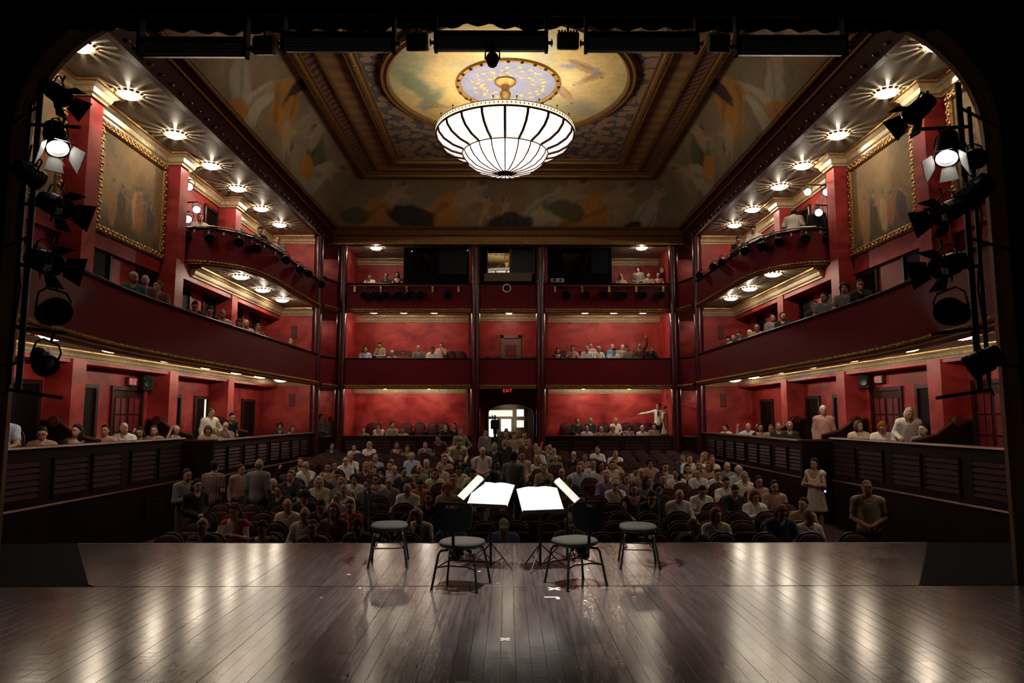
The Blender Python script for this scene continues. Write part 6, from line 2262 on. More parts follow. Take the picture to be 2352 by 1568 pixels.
COL = {'W': ((.82, .78, .72), 'white'), 'C': ((.74, .64, .46), 'cream'), 'B': ((.46, .53, .68), 'light blue'), 'K': ((.016, .016, .018), 'black'), 'G': ((.20, .19, .185), 'grey'),
       'T': ((.33, .26, .17), 'tan'), 'R': ((.45, .025, .02), 'red'), 'O': ((.62, .17, .03), 'orange'), 'P': ((.50, .27, .23), 'pink'), 'V': ((.025, .032, .08), 'navy'), 'Y': ((.50, .33, .15), 'mustard'),
       'L': ((.30, .20, .36), 'lilac'), 'D': ((.02, .11, .14), 'teal'), 'M': ((.13, .04, .03), 'brown'), 'U': ((.05, .25, .55), 'bright blue'), 'I': ((.17, .155, .07), 'olive')}
HR = {'b': ('fringe', (.30, .26, .22), 'balding'), 'g': ('short', (.27, .25, .23), 'grey-haired'), 'w': ('short', (.62, .58, .52), 'white-haired'), 'k': ('short', (.010, .008, .008), 'black-haired'),
      'n': ('short', (.075, .038, .022), 'brown-haired'), 'N': ('long', (.055, .025, .015), 'long-haired brunette'), 'K': ('long', (.010, .008, .008), 'long-haired dark'), 'B': ('long', (.42, .27, .12), 'long-haired blond'),
      'r': ('bob', (.26, .075, .022), 'red-haired'), 'c': ('curly', (.012, .009, .008), 'curly-haired dark'), 'o': ('curly', (.30, .13, .045), 'curly-haired auburn'), 'W': ('bob', (.58, .54, .48), 'white-bobbed'),
      'u': ('updo', (.38, .26, .13), 'blond-updo'), 'q': ('bob', (.085, .042, .022), 'brown-bobbed'), 'x': ('crop', (.16, .14, .12), 'crop-haired')}
PW_ = {'n': '', 'n2': '', 'n3': '', 'l': ' turned aside', 'r': ' turned aside', 'd': ' looking down', 'h': ' hand-on-chin', 'H': ' hand-on-head', 'p': ' reading', 'a': ' arm-raised', 'b': ' arms-raised', 'w': ' waving',
       'S': ' standing', 'E': ' standing', 'F': ' standing', 'Q': ' pointing', 'U': ' leaning', 'X': ' standing', 'Y': ' standing'}
SKINS = [(.50, .28, .19), (.44, .23, .15), (.56, .34, .24), (.47, .25, .17)]
prnd = random.Random(5)


def person(loc, rz, pname, shirt, hair, where, sc=1.0, sleeve=None, legs=None, pat=None, label=None, specs=False, skirt=None, group=None, tall=1.0, inner=None):
    B = body_meshes(pname)
    sleeve = sleeve or ('short' if shirt in 'WCBGTPY' and prnd.random() < .75 else 'long')
    if hair in 'NKB' and sleeve == 'long' and prnd.random() < .45: sleeve = 'tank'
    st, hc, hw = HR[hair]
    cc, cw = COL[shirt]
    lab = label or ('%s person in %s%s%s %s' % (hw, cw, {'short': ' shirt', 'long': ' top', 'tank': ' vest'}[sleeve], PW_.get(pname, ''), where))
    lab = ' '.join(lab.split())
    o = thing('person', lab, 'person', loc, rz, group)
    o.scale = (sc, sc, sc * tall)
    sk = prnd.choice(SKINS)
    bo = link('body', B['body'], o); bo.color = (*sk, 1)
    k = prnd.uniform(.85, 1.12)
    t = link('shirt', top_mesh(pname, sleeve), o); t.color = (*[min(1, c * k) for c in cc], 1)
    if pat:
        t.data = t.data.copy(); t.data.materials[0] = MATS[pat]
    lc = legs or prnd.choice([(.012, .012, .015), (.02, .025, .045), (.06, .05, .04), (.10, .085, .06)])
    if skirt and B['P']['stand']:
        t = link('skirt', B['skirt'], o); t.color = (*skirt, 1)
    else:
        t = link('trousers', B['trousers'], o); t.color = (*lc, 1)
    link('shoes', B['shoes'], o)
    if inner:
        ch_ = B['P']['che']
        b = MB(); b.ball((0, ch_[1] - .112, ch_[2] + .0), (.05, .03, .15), n=12)
        g_ = b.build('shirt_front', 'cloth', o, smooth=80, fix=False); g_.color = (*inner, 1)
    hm = link('hair', hair_mesh(st), o); j = prnd.uniform(.8, 1.2); hm.color = (*[min(1, c * j) for c in hc], 1)
    M = Matrix.Translation(B['hd']) @ B['R'].to_4x4()
    hm.matrix_local = M
    if specs:
        g = link('glasses', glasses_mesh(), o); g.matrix_local = M @ Matrix.Scale(HS, 4)
    return o


# ================================================================== theatre seats
def seat_parts(up):
    out = {}
    def panel(w, z0, z1, rad, y0, y1, tilt, nseg=8, puff=.0):
        """rounded-top board between y0 (front) and y1, tilted back"""
        pts = [(-w, z0), (w, z0), (w, z1 - rad)]
        for i in range(1, nseg + 1):
            t = math.pi / 2 * i / nseg
            pts.append((w - w + w * math.cos(t) if rad >= w else (w - rad) + rad * math.cos(t), z1 - rad + rad * math.sin(t)))
        left = [(-x, z) for x, z in pts[2:][::-1]]
        pts = pts + left[1:]
        n = len(pts)
        f = lambda z: (z - z0) * tilt
        cx, cz = 0, (z0 + z1) / 2
        v = [(x, y0 + f(z) - puff * 0, z) for x, z in pts]
        v2 = [(x * .86, y0 + f(cz + (z - cz) * .88) - puff, cz + (z - cz) * .88) for x, z in pts]
        v3 = [(x, y1 + f(z), z) for x, z in pts]
        b = MB()
        b.add(v + v2 + v3, [(i, (i + 1) % n, n + (i + 1) % n, n + i) for i in range(n)] + [tuple(range(n, 2 * n))] + [(i, 2 * n + i, 2 * n + (i + 1) % n, (i + 1) % n) for i in range(n)] + [tuple(range(2 * n, 3 * n))[::-1]])
        return b
    b = panel(.225, .40, .965, .20, .215, .265, .16, puff=.03); out['backrest'] = ('velvet_seat', b)
    b = panel(.245, .30, .99, .215, .267, .295, .16); out['back_shell'] = ('seat_shell', b)
    if up:
        b = panel(.215, .42, .84, .10, .10, .17, .10, nseg=4, puff=.02)
    else:
        b = MB(); b.bev((-.22, -.20, .37), (.22, .24, .455), .03)
    out['seat_cushion'] = ('velvet_seat', b)
    return out
SEATS = {}
for up in (True, False):
    d = {}
    for k, (m, b) in seat_parts(up).items():
        me = b.mesh(k, m, 40); fix_normals(me); d[k] = me
    b = MB(); b.bev((-.03, -.17, .60), (.03, .24, .64), .012); d['armrest'] = b.mesh('armrest', 'seat_shell', 40)
    b = MB(); b.box((-.018, -.10, .0), (.018, .24, .60)); d['standard'] = b.mesh('standard', 'black_metal')
    b = MB(); b.lathe([(0, .012), (.016, .010), (.02, 0)], 10, Matrix.Translation((0, -.172, .62)) @ Matrix.Rotation(math.pi / 2, 4, 'X')); d['end_cap'] = b.mesh('end_cap', 'chrome', 60)
    SEATS[up] = d
def seat(loc, rz, up, label, group, name='theatre_seat'):  # boxes and tiers use the same theatre seats, not armchairs
    o = thing(name, label, 'seat' if name == 'theatre_seat' else 'box seat', loc, rz, group)
    d = SEATS[up]
    for k in ('backrest', 'back_shell', 'seat_cushion'):
        link(k, d[k], o)
    for s in (-1, 1):
        a = link('armrest', d['armrest'], o); a.location = (s * .245, 0, 0)
        a = link('standard', d['standard'], o); a.location = (s * .245, 0, 0)
    a = link('end_cap', d['end_cap'], o); a.location = (.245, 0, 0)
    return o


# ------------------------------------------------------------------ stalls audience (screen position of head, clothes, hair, pose)
ST = '''466 1197 K g p;536 1203 R N p;603 1206 V K p;629 1110 K b d;695 1120 K K h;732 1117 C W n2;660 1148 C b r;699 1180 W b n *;700 1145 K c d;765 1188 M r n *;802 1178 R k n2;774 1151 B g n3;788 1116 C g p;814 1093 W c n;776 1090 G k d;753 1077 P K n;767 1060 K k r;701 1073 W b h *;690 1068 K n n;671 1074 K n a;666 1102 K n n;794 1070 W b n *;805 1059 W g n2;813 1016 W k n;762 1024 K k r;719 1164 M n n;738 1171 K k d;823 1155 V k d;672 1120 K n n3;783 1082 T B n;
911 1015 M N n;936 1015 I n n2;977 1018 G k n;847 1018 W B l;1022 1052 P n n;1032 1036 P n n3;862 1050 B g n;899 1054 K k n2;945 1051 B b l;979 1065 I w n;1011 1065 C g n;1058 1052 K K n;1088 1065 K b n2;1054 1070 C K d;852 1063 P n n;840 1075 M B n;875 1075 K c h;895 1068 M N n;927 1079 V k r;963 1074 T b n;906 1084 B b n2;863 1091 C N n *;893 1099 G b n *;843 1104 G n n3;957 1090 M k n;999 1093 C K n;1093 1086 C k d;936 1111 W b d *;965 1115 O k d;984 1109 K K n;1027 1116 Y o n2;1040 1109 P n n;1072 1120 P N d;960 1190 C b H +;1035 1200 V n d;
1231 1023 K b n;1236 1034 W g n2;1258 1024 K o n;1259 1013 P b a;1272 1033 G b n;1276 1047 I g n *;1237 1053 W B r;1249 1075 T n n;1290 1078 K b n;1246 1104 C k d;1317 1041 K w h;1344 1046 P n l;1373 1037 W k l;1414 1038 W k n;1330 1072 B n n;1362 1060 C n n;1379 1073 W K r;1406 1062 C N n;1309 1099 K w d;1296 1110 M r n;1333 1139 M k d;1393 1099 L g n;1414 1107 W b h *;1428 1089 T b n;1440 1102 L N n;1411 1077 P n h;1460 1075 W k d;1473 1086 P b n;1456 1104 K K n;1487 1102 T N r;1309 1201 K u d;1157 1201 V x d +;
1494 1075 P c n;1529 1075 K N p;1553 1083 W K l;1579 1073 K K n;1569 1049 V n l;1584 1053 W n n;1619 1049 K o n;1604 1064 P n n;1636 1059 W r a;1628 1073 P r l;1604 1083 W n l;1671 1069 G b n;1649 1086 W k h;1710 1089 C g n2;1698 1099 B b r;1687 1126 K k d;1668 1096 W k p;1560 1140 W b d;1612 1136 W k d;1523 1100 P n n;1512 1096 K c n;1595 1193 K x r;1646 1196 C r n2;1743 1102 P K n *;1735 1133 W q p;1779 1137 P K n;1844 1149 Y k l;1793 1189 V r d;1859 1184 W x r;1496 1143 K k d'''
ROWS = [10.75 + .93 * k for k in range(16)]
rows = {k: [] for k in range(len(ROWS))}
for rec in ST.replace('\n', '').split(';'):
    a = rec.split()
    px, py = float(a[0]), float(a[1])
    best = None
    for k, y in enumerate(ROWS):
        q = at_y(px, py, y + .04)
        e = abs(q.z - (fz(y) + 1.165))
        if best is None or e < best[0]: best = (e, k)
    k0 = best[1]
    placed = False
    for dk in (0, 1, -1, 2, -2):
        k = k0 + dk
        if not (0 <= k < len(ROWS)): continue
        x = at_y(px, py, ROWS[k] + .04).x
        if ROWS[k] > 13.3 and abs(x) < .80: x = math.copysign(.86, x if x else 1)
        if all(abs(x - r[0]) > .47 for r in rows[k]):
            rows[k].append((x, a)); placed = True; break
    if not placed:
        k = k0
        x = at_y(px, py, ROWS[k]).x
        free = [c_ for c_ in np.arange(x - 1.2, x + 1.2, .05) if all(abs(c_ - r[0]) > .47 for r in rows[k]) and (ROWS[k] < 13.3 or abs(c_) > .84)]
        if free: rows[k].append((min(free, key=lambda c_: abs(c_ - x)), a))
for k, y in enumerate(ROWS):
    occ = sorted(rows[k], key=lambda r: r[0])
    xm = 5.4 + .07 * (y - 10.75)
    seats = [(x, a) for x, a in occ]
    marks = [-xm] + [x for x, a in occ] + [xm]
    aisle = y > 13.3
    def fill(a_, b_, ea, eb):
        """empty seats between two taken positions; ea/eb: the end itself is a free edge"""
        lo_ = a_ + (0 if ea else .52); hi_ = b_ - (0 if eb else .52)
        g = hi_ - lo_
        if g < -.001: return []
        n_ = int(g / .53) + 1
        if n_ == 1: return [(lo_ + hi_) / 2]
        return [lo_ + g * i / (n_ - 1) for i in range(n_)]
    if aisle:
        for sgn in (-1, 1):
            o_ = [x for x, a in occ if x * sgn > 0]
            ends = [(-xm, True)] + [(x, False) for x in o_] + [(-.86, True)] if sgn < 0 else [(.86, True)] + [(x, False) for x in o_] + [(xm, True)]
            for (a_, ea), (b_, eb) in zip(ends[:-1], ends[1:]):
                seats += [(x, None) for x in fill(a_, b_, ea, eb)]
    else:
        ends = [(-xm, True)] + [(x, False) for x, a in occ] + [(xm, True)]
        for (a_, ea), (b_, eb) in zip(ends[:-1], ends[1:]):
            seats += [(x, None) for x in fill(a_, b_, ea, eb)]
    for sgn in (-1, 1):
        sd = sorted([q for q in seats if q[0] * sgn >= 0 and not (q[0] == 0 and sgn < 0)], key=lambda q: abs(q[0]))
        for j, (x, a) in enumerate(sd):
            where = 'in %s row, %s %s seat from aisle' % (ORD[k], ORD[j], side_word(sgn))
            seat((x, y, fz(y)), 0, a is None, ('empty dark red' if a is None else 'occupied dark red') + ' theatre seat of the stalls ' + where, 'stalls seats')
            if a is None: continue
            sh, hr, ps = a[2], a[3], a[4]
            sc = prnd.uniform(.95, 1.04)
            per = person((x, y, fz(y) + .0), prnd.uniform(-.12, .12), ps, sh, hr, where, sc, specs=(len(a) > 5 and a[5] == '*'), group='audience in the stalls', inner=(.012, .012, .014) if (len(a) > 5 and a[5] == '+') else None)
            if ps == 'p':
                pr = thing('programme', 'printed programme held by the person %s' % where, 'programme', (x, y - .33 * sc, fz(y) + .90 * sc), 0, 'programmes held in the stalls')
                for e in (-1, 1):
                    b = MB(); b.box((0, -.002, -.11), (e * .13, .002, .11), Matrix.Rotation(-.5, 4, 'X') @ Matrix.Rotation(e * .25, 4, 'Z')); b.build('leaf', 'paper_dim', pr)
            if ps == 'd' and sh in 'OVW' and hr in 'krb' and prnd.random() < .6:
                ph = thing('phone', 'small lit phone held by the person %s' % where, 'phone', (x, y - .34 * sc, fz(y) + .70 * sc), 0, 'phones held in the stalls')
                b = MB(); b.bev((-.035, -.07, -.005), (.035, .07, .004), .003, Matrix.Rotation(.3, 4, 'X')); b.build('case', 'phone_case', ph)
                b = MB(); b.box((-.031, -.065, .0045), (.031, .065, .0055), Matrix.Rotation(.3, 4, 'X')); b.build('screen', 'phone_screen', ph)
# cream blazer man: dark shirt front handled by a child panel
# ------------------------------------------------------------------ standing people in the aisles
def stand_at(px, py, rz, ps, sh, hr, label, sc=1.0, y=None, floor=None, **kw):
    B = body_meshes(ps)
    hz = B['hd'].z
    if y is None:
        best = None
        for yy in np.arange(10.2, 29, .05):
            fl = fz(yy) if floor is None else floor
            q = at_y(px, py, yy)
            e = abs(q.z - (fl + hz * sc))
            if best is None or e < best[0]: best = (e, yy)
        y = best[1]
    q = at_y(px, py, y)
    fl = fz(y) if floor is None else floor
    c, s_ = math.cos(rz), math.sin(rz)
    hx = B['hd'].x * c - B['hd'].y * s_; hy = B['hd'].x * s_ + B['hd'].y * c
    return person((q.x - hx * sc, y - hy * sc, fl), rz, ps, sh, hr, '', sc, label=label, **kw)
PI = math.pi
stand_at(430, 1092, .9, 'F', 'G', 'k', 'woman in grey top with dark tied-back hair leaning by the left-side wall', group='people standing in the side aisle', sleeve='long') 
stand_at(453, 1115, .8, 'E', 'K', 'K', 'long-haired woman in black standing beside the plaid-shirted man', .92, group='people standing in the side aisle')
stand_at(493, 1072, PI - .15, 'E', 'T', 'k', 'man in checked plaid shirt seen from behind in the left-side aisle', 1.02, pat='plaid_cloth', sleeve='short', group='people standing in the side aisle', legs=(.008, .008, .01))
stand_at(554, 1078, .5, 'X', 'C', 'n', 'person in pale checked shirt with hand on hip beside the plaid-shirted man', .93, pat='pale_plaid_cloth', sleeve='long', group='people standing in the side aisle')
stand_at(596, 1068, PI - .1, 'S', 'G', 'b', 'bald man in long dark grey shirt seen from behind in the left-side aisle', 1.04, sleeve='long', legs=(.02, .02, .02), group='people standing in the side aisle')
stand_at(1870, 1066, -.9, 'F', 'C', 'K', 'long-haired woman in cream dress with black belt standing by the right-side wall', .98, skirt=(.52, .42, .34), sleeve='tank')
stand_at(1992, 1121, -.35, 'E', 'T', 'x', 'older man in tan shirt standing beside the stage apron on the right-side', 1.03, sleeve='short')
stand_at(1181, 1026, PI * .85, 'S', 'G', 'k', 'man in grey shirt and dark jeans seen from behind in the centre aisle', 1.08, y=16.0, sleeve='long', legs=(.012, .016, .035), tall=.97)
stand_at(1140, 1049, 1.2, 'Y', 'K', 'K', 'long-haired woman in black dress reaching across the centre aisle', .98, y=16.4, skirt=(.01, .01, .012), tall=.93)
stand_at(1109, 1012, .1, 'E', 'W', 'w', 'white-haired woman in white top standing at the edge of the centre aisle', .97, y=18.6, sleeve='short')
stand_at(1136, 1016, -.3, 'S', 'K', 'g', 'grey-haired person in black standing behind the white-haired woman', .97, y=20.2)
stand_at(1158, 1010, .2, 'S', 'K', 'k', 'dark-haired man in black jacket deep in the centre aisle', 1.0, y=21.3, sleeve='long')
stand_at(1162, 993, -.1, 'S', 'K', 'k', 'man in black facing the stage below the arched entrance', 1.02, y=24.2, sleeve='long')
stand_at(1181, 994, .2, 'E', 'T', 'k', 'dark-haired person in tan standing under the arch beside the man in black', 1.0, y=23.8, sleeve='long')
stand_at(1204, 992, .1, 'S', 'T', 'K', 'long-haired woman with bare shoulders standing at the arch jamb', 1.0, y=24.4, sleeve='tank')
stand_at(1115, 989, .5, 'S', 'G', 'k', 'dim figure in grey standing beside the centre column', 1.0, y=25.4, sleeve='long')
stand_at(1199, 1030, .2, 'E', 'C', 'N', 'brunette woman in cream half hidden behind the grey-shirted man', .97, y=17.6, sleeve='short')
stand_at(1209, 1012, .0, 'S', 'M', 'n', 'brown-haired person in brown top in the crowded centre aisle', .98, y=21.8, sleeve='long')
stand_at(1163, 983, .0, 'S', 'K', 'x', 'silhouetted figure before the bright foyer windows', 1.0, y=26.2, sleeve='long')
stand_at(1058, 987, .3, 'X', 'G', 'x', 'tall man in pale grey shirt standing before the back parapet', 1.05, y=24.6, sleeve='long')
stand_at(1054, 1016, .2, 'U', 'C', 'n', 'man in cream shirt bending over a seat row', 1.05, y=20.9, sleeve='long')
stand_at(1006, 1010, -.5, 'U', 'M', 'n', 'person in brown leaning over the back seat rows', 1.0, y=23.6, sleeve='long')
# video camera on a tripod in the entrance
p = at_y(1137, 975, 26.4)
vc = thing('video_camera', 'black video camera on a tripod in front of the foyer windows', 'camera', (p.x, 26.4, fz(26.4)))
hz_ = p.z - fz(26.4)
b = MB(); b.bev((-.16, -.28, hz_ - .16), (.16, .28, hz_ + .18), .03); b.build('camera_body', 'matt_black', vc)
b = MB(); b.cyl((0, -.28, hz_), (0, -.5, hz_), .10, n=14); b.build('lens_barrel', 'matt_black', vc)
b = MB(); b.tube([(0, -.2, hz_ + .18), (0, -.15, hz_ + .34), (0, .15, hz_ + .34), (0, .2, hz_ + .18)], .03, n=6); b.build('carry_handle', 'matt_black', vc)
b = MB(); b.cyl((-.06, -.25, hz_ + .12), (-.1, -.35, hz_ + .36), .02, n=6); b.build('microphone', 'matt_black', vc)
b = MB(); b.cyl((0, 0, hz_ - .36), (0, 0, hz_ - .15), .07, n=10); b.build('tripod_head', 'matt_black', vc)
for k in range(3):
    a = k * 2.094 + .5
    b = MB(); b.cyl((0, 0, hz_ - .28), (.4 * math.cos(a), .4 * math.sin(a), 0.0), .022, n=6); b.build('leg', 'matt_black', vc)
# blue light on the side wall beside the cream-dressed woman
p = at_x(1898, 1128, 7.55)
t = thing('aisle_light', 'small blue glowing aisle light on the dark wall behind the cream dress', 'light', (p.x - .02, p.y, p.z))
b = MB(); b.ball((0, 0, 0), .03, n=10); b.build('bulb', 'blue_led', t, smooth=60)
b = MB(); b.bev((0, -.06, -.06), (.06, .06, .06), .01); b.build('fitting', 'black_metal', t)

# ------------------------------------------------------------------ people in boxes and balconies
def seated_box(recs, s, X0, floor, where, group, rz0, step=None, seats=True):
    n_ = 0
    order = sorted(recs, key=lambda r: abs(r[0] - 1167), reverse=True)
    for i, r in enumerate(order):
        px, py, sh, hr, ps = r[:5]
        x = X0(px) if callable(X0) else X0
        B = body_meshes(ps)
        if abs(px - 1167) > 100 and s != 0:
            q = at_x(px, py, s * x)
        else:
            q = at_y(px, py, x)
        sc = prnd.uniform(.96, 1.03)
        z = min(max(q.z - B['hd'].z * sc, floor - .14), floor + .45)
        rz = rz0 * .75 + prnd.uniform(-.2, .2)
        w = '%s %s' % (ORD[i], where)
        if z - floor > .06:
            pl = thing('seat_riser', 'carpeted riser under the person %s' % w, 'riser', (q.x, q.y, floor), rz, group + ' risers')
            b = MB(); b.bev((-.27, -.3, 0), (.27, .3, z - floor), .01); b.build('riser_block', 'stalls_carpet', pl)
        person((q.x, q.y, z), rz, ps, sh, hr, w, sc, group=group)
        if seats:
            seat((q.x, q.y, z), rz, False, 'red box seat taken by the person %s' % w, group + ' seats', 'box_seat')
X8 = lambda px: 8.14 if abs(px - 1167) > 730 else 7.72
seated_box([(4, 955, 'B', 'w', 'n'), (96, 996, 'T', 'k', 'p'), (176, 990, 'K', 'K', 'l'), (239, 989, 'P', 'k', 'n'), (284, 983, 'W', 'b', 'r'), (319, 993, 'K', 'K', 'H'), (352, 989, 'T', 'N', 'n'), (404, 987, 'W', 'b', 'H'), (478, 989, 'T', 'q', 'd'), (496, 993, 'P', 'B', 'n'), (518, 979, 'G', 'b', 'h'), (643, 979, 'K', 'c', 'n'), (673, 986, 'C', 'q', 'n')], -1, X8, .2, 'from stage in left-side lower boxes', 'audience of the left-side lower boxes', .5)
seated_box([(1666, 983, 'C', 'k', 'l'), (1718, 980, 'B', 'b', 'b'), (1747, 982, 'K', 'K', 'n'), (1771, 984, 'T', 'n', 'n'), (1788, 979, 'K', 'x', 'n'), (1814, 979, 'K', 'u', 'n'), (1973, 979, 'C', 'q', 'r'), (2027, 982, 'W', 'r', 'd'), (2121, 987, 'G', 'k', 'l')], 1, X8, .2, 'from stage in right-side lower boxes', 'audience of the right-side lower boxes', -.5)
XM = lambda px: 7.78
seated_box([(307, 637, 'D', 'w', 'r'), (334, 643, 'M', 'b', 'n'), (361, 657, 'M', 'n', 'l'), (448, 703, 'K', 'k', 'd'), (482, 714, 'K', 'k', 'd'), (511, 721, 'C', 'g', 'n'), (548, 743, 'K', 'k', 'd'), (566, 743, 'P', 'b', 'n'), (593, 752, 'M', 'n', 'p'), (668, 787, 'W', 'u', 'd'), (695, 795, 'G', 'k', 'd')], -1, XM, Z1 + .2, 'from stage in left-side middle balcony', 'audience of the left-side middle balcony', .6)
seated_box([(1634, 791, 'K', 'K', 'n'), (1672, 780, 'K', 'k', 'd'), (1684, 775, 'T', 'n', 'n'), (1697, 768, 'K', 'k', 'd'), (1722, 766, 'G', 'w', 'n'), (1738, 752, 'T', 'n', 'n'), (1775, 730, 'G', 'k', 'n'), (1797, 726, 'K', 'k', 'r'), (1872, 701, 'K', 'k', 'n'), (1893, 683, 'G', 'k', 'l'), (1939, 661, 'G', 'c', 'n'), (1975, 640, 'K', 'k', 'h')], 1, XM, Z1 + .2, 'from stage in right-side middle balcony', 'audience of the right-side middle balcony', -.6)
seated_box([(597, 530, 'K', 'k', 'd'), (638, 544, 'G', 'n', 'n')], -1, 7.6, Z2 + .2, 'from stage in left-side upper balcony', 'audience of the left-side upper balcony', .6)
seated_box([(1730, 522, 'W', 'k', 'd'), (1696, 545, 'K', 'k', 'd')], 1, 7.6, Z2 + .2, 'from stage in right-side upper balcony', 'audience of the right-side upper balcony', -.6)
def seated_back(recs, y0, floor, where, group):
    for i, r in enumerate(sorted(recs)):
        px, py, sh, hr, ps = r[:5]
        y = y0 + (r[5] if len(r) > 5 else 0)
        q = at_y(px, py, y)
        B = body_meshes(ps)
        sc = prnd.uniform(.96, 1.03)
        base = floor
        if y > 28.2: floor_ = floor + (.4 if floor < 1 else .31)
        else: floor_ = floor
        z = min(max(q.z - B['hd'].z * sc, floor_ - .05), floor_ + .3)
        w = '%s %s' % (ORD[i], where)
        if z - floor_ > .06:
            pl = thing('seat_riser', 'carpeted riser under the person %s' % w, 'riser', (q.x, y, floor_), 0, group + ' risers')
            b = MB(); b.bev((-.27, -.3, 0), (.27, .3, z - floor_), .01); b.build('riser_block', 'stalls_carpet', pl)
        person((q.x, y, z), prnd.uniform(-.2, .2), ps, sh, hr, w, sc, group=group)
        seat((q.x, y, z), 0, False, 'red box seat taken by the person %s' % w, group + ' seats', 'box_seat')
fm = zm0 + .35
seated_back([(839, 802, 'B', 'K', 'n'), (872, 793, 'T', 'k', 'd', .7), (900, 813, 'T', 'w', 'd'), (926, 811, 'R', 'n', 'd'), (961, 800, 'G', 'g', 'n'), (993, 803, 'W', 'n', 'd'), (1013, 793, 'P', 'k', 'h', .7)], 27.75, fm, 'along left-side back middle tier', 'audience of the left-side back middle tier')
seated_back([(1281, 806, 'K', 'K', 'n'), (1315, 800, 'P', 'k', 'p'), (1348, 800, 'W', 'g', 'n'), (1357, 793, 'P', 'k', 'n', .75), (1376, 801, 'W', 'g', 'n2'), (1407, 796, 'U', 'b', 'n', .75), (1410, 807, 'W', 'k', 'd'), (1431, 797, 'T', 'b', 'n', .75), (1442, 800, 'T', 'n', 'd'), (1469, 794, 'M', 'n', 'w'), (1496, 799, 'K', 'k', 'h')], 27.75, fm, 'along right-side back middle tier', 'audience of the right-side back middle tier')
seated_back([(834, 988, 'G', 'n', 'n'), (869, 979, 'W', 'K', 'h'), (900, 977, 'T', 'k', 'r'), (924, 989, 'P', 'N', 'n'), (1024, 979, 'K', 'k', 'h'), (1044, 979, 'K', 'k', 'n')], 27.8, .05, 'along left-side back lower tier', 'audience of the left-side back lower tier')
seated_back([(1327, 972, 'K', 'k', 'n', .8), (1357, 972, 'K', 'n', 'n', .8), (1348, 984, 'W', 'b', 'n'), (1381, 986, 'T', 'g', 'n'), (1408, 986, 'T', 'o', 'n'), (1415, 969, 'W', 'B', 'n', .8), (1445, 983, 'L', 'N', 'd'), (1476, 984, 'W', 'w', 'n'), (1503, 980, 'T', 'N', 'n')], 27.8, .05, 'along right-side back lower tier', 'audience of the right-side back lower tier')
fu = zu0 + .39
seated_back([(848, 636, 'W', 'n', 'd'), (886, 633, 'K', 'n', 'h'), (912, 631, 'K', 'K', 'n')], 27.75, fu, 'along left-side upper back box', 'audience of the left-side upper back box')
seated_back([(1426, 635, 'P', 'B', 'n'), (1489, 632, 'T', 'k', 'r'), (1512, 631, 'R', 'K', 'n')], 27.75, fu, 'along right-side upper back box', 'audience of the right-side upper back box')
def back_empty(pxs, y, floor, where, grp):
    for i, px in enumerate(pxs):
        q = at_y(px, 900, y)
        seat((q.x, y, floor), 0, True, 'empty bright red box seat, %s %s' % (ORD[i], where), grp, 'box_seat')
back_empty((852, 932, 963, 993, 1018), 28.6, .45, 'along the left-side bay of the back lower tier', 'empty box seats of the back lower tier')
back_empty((1300, 1388, 1440, 1466, 1492), 28.75, .45, 'along the right-side bay of the back lower tier', 'empty box seats of the back lower tier')
back_empty((905, 932, 1034, 1056), 28.55, fm + .31, 'along the left-side bay of the back middle tier', 'empty box seats of the back middle tier')
back_empty((1296, 1332, 1384), 28.55, fm + .31, 'along the right-side bay of the back middle tier', 'empty box seats of the back middle tier')
back_empty((1122, 1145, 1205, 1225), 27.5, fm, 'along the centre bay of the back middle tier', 'empty box seats of the back middle tier')
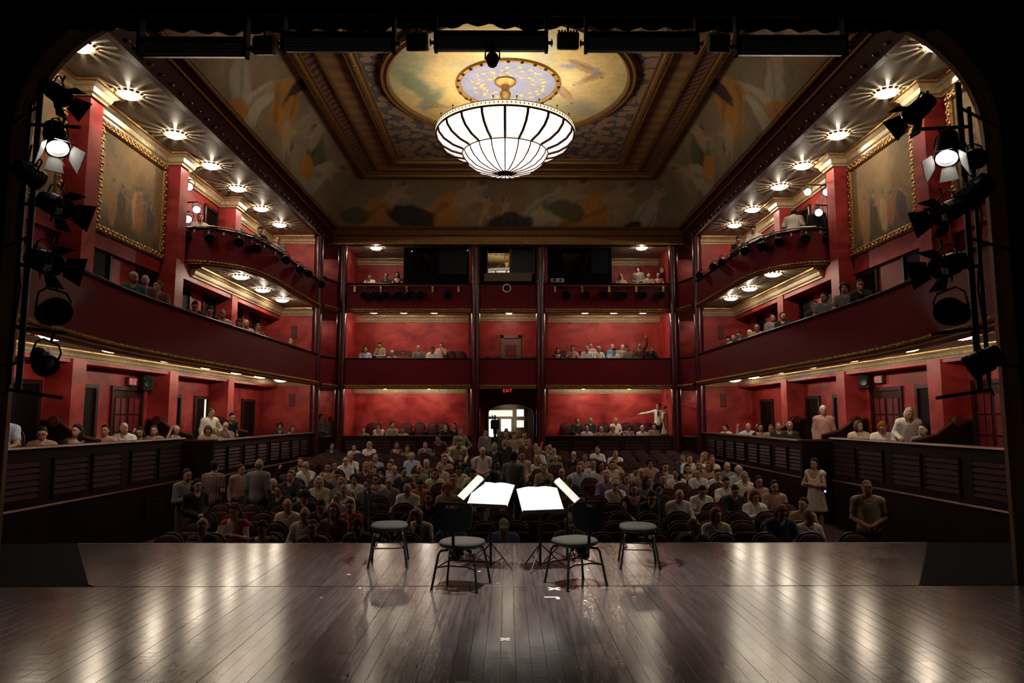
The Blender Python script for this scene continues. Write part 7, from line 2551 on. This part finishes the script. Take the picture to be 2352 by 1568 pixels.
# standing in boxes
stand_at(1512, 927, -.3, 'Q', 'W', 'k', 'man in white shirt and dark waistcoat pointing across the right-side lower back bay', 1.06, y=28.45, floor=.45, legs=(.01, .01, .02), sleeve='long', inner=(.02, .02, .03))
stand_at(1530, 941, .9, 'S', 'W', 'k', 'woman in white top standing beside the pointing man', .98, y=28.4, floor=.45, sleeve='short', skirt=(.5, .42, .34))
stand_at(1465, 607, -.4, 'E', 'G', 'c', 'curly-haired woman standing in the right-side upper back box', .97, y=27.9, floor=fu, sleeve='short')
stand_at(1520, 605, 1.0, 'S', 'K', 'x', 'man in dark suit standing in the right-side upper back box', 1.0, y=28.2, floor=fu, sleeve='long')
stand_at(739, 955, 1.2, 'E', 'G', 'k', 'man in grey jacket standing in the left-side corner bay', 1.03, y=26.9, floor=.06, sleeve='long')
stand_at(759, 962, 1.1, 'S', 'T', 'n', 'woman in tan standing beside the man in the left-side corner bay', .95, y=27.3, floor=.06)
stand_at(484, 944, .9, 'X', 'W', 'n', 'man in white shirt standing in a left-side lower box', 1.02, y=19.2, floor=.2, sleeve='long')
stand_at(533, 962, .8, 'U', 'K', 'k', 'dark-suited person leaning in a left-side lower box', 1.0, y=20.6, floor=.2, sleeve='long')
stand_at(1891, 940, -.3, 'S', 'P', 'w', 'white-haired man in pink shirt standing in a right-side lower box', 1.05, y=17.6, floor=.2, sleeve='long', legs=(.42, .36, .27))
stand_at(2089, 947, -.3, 'U', 'W', 'W', 'white-haired woman in white shirt leaning over a box partition', 1.05, y=14.9, floor=.2, sleeve='long')
_q = at_y(460, 499, 19.1)
person((_q.x, 19.1, max(_q.z - 1.155, Z2 + .2)), .5, 'n', 'W', 'k', '', 1.0, label='person in white shirt beside the lit spotlights of the left-side upper balcony', sleeve='long')
seat((_q.x, 19.1, Z2 + .2), .5, False, 'red seat of the white-shirted person beside the left-side upper spotlights', 'upper balcony seats', 'box_seat')
stand_at(1822, 470, PI - .5, 'U', 'G', 'k', 'person in striped shirt bending at the right-side upper balcony lights', 1.05, y=19.3, floor=Z2 + .2, pat='striped_cloth', sleeve='long')
stand_at(1874, 470, -.6, 'S', 'K', 'k', 'dark figure beside the lit spotlights of the right-side upper balcony', 1.0, y=18.8, floor=Z2 + .2, sleeve='long')
for px, py, fl, ps in ((748, 628, fu, 'n'), (736, 798, fm, 'n')):
    q = at_y(px, py, 26.9)
    lab = 'dim figure seated in the left-side corner bay of the %s tier' % ('upper' if py < 700 else 'middle')
    person((q.x, 26.9, fl - .25), .8, ps, 'K', 'k', '', 1.0, label=lab, sleeve='long')
    seat((q.x, 26.9, fl - .25), .8, False, 'red box seat in the left-side corner bay of the %s tier' % ('upper' if py < 700 else 'middle'), 'corner bay seats', 'box_seat')
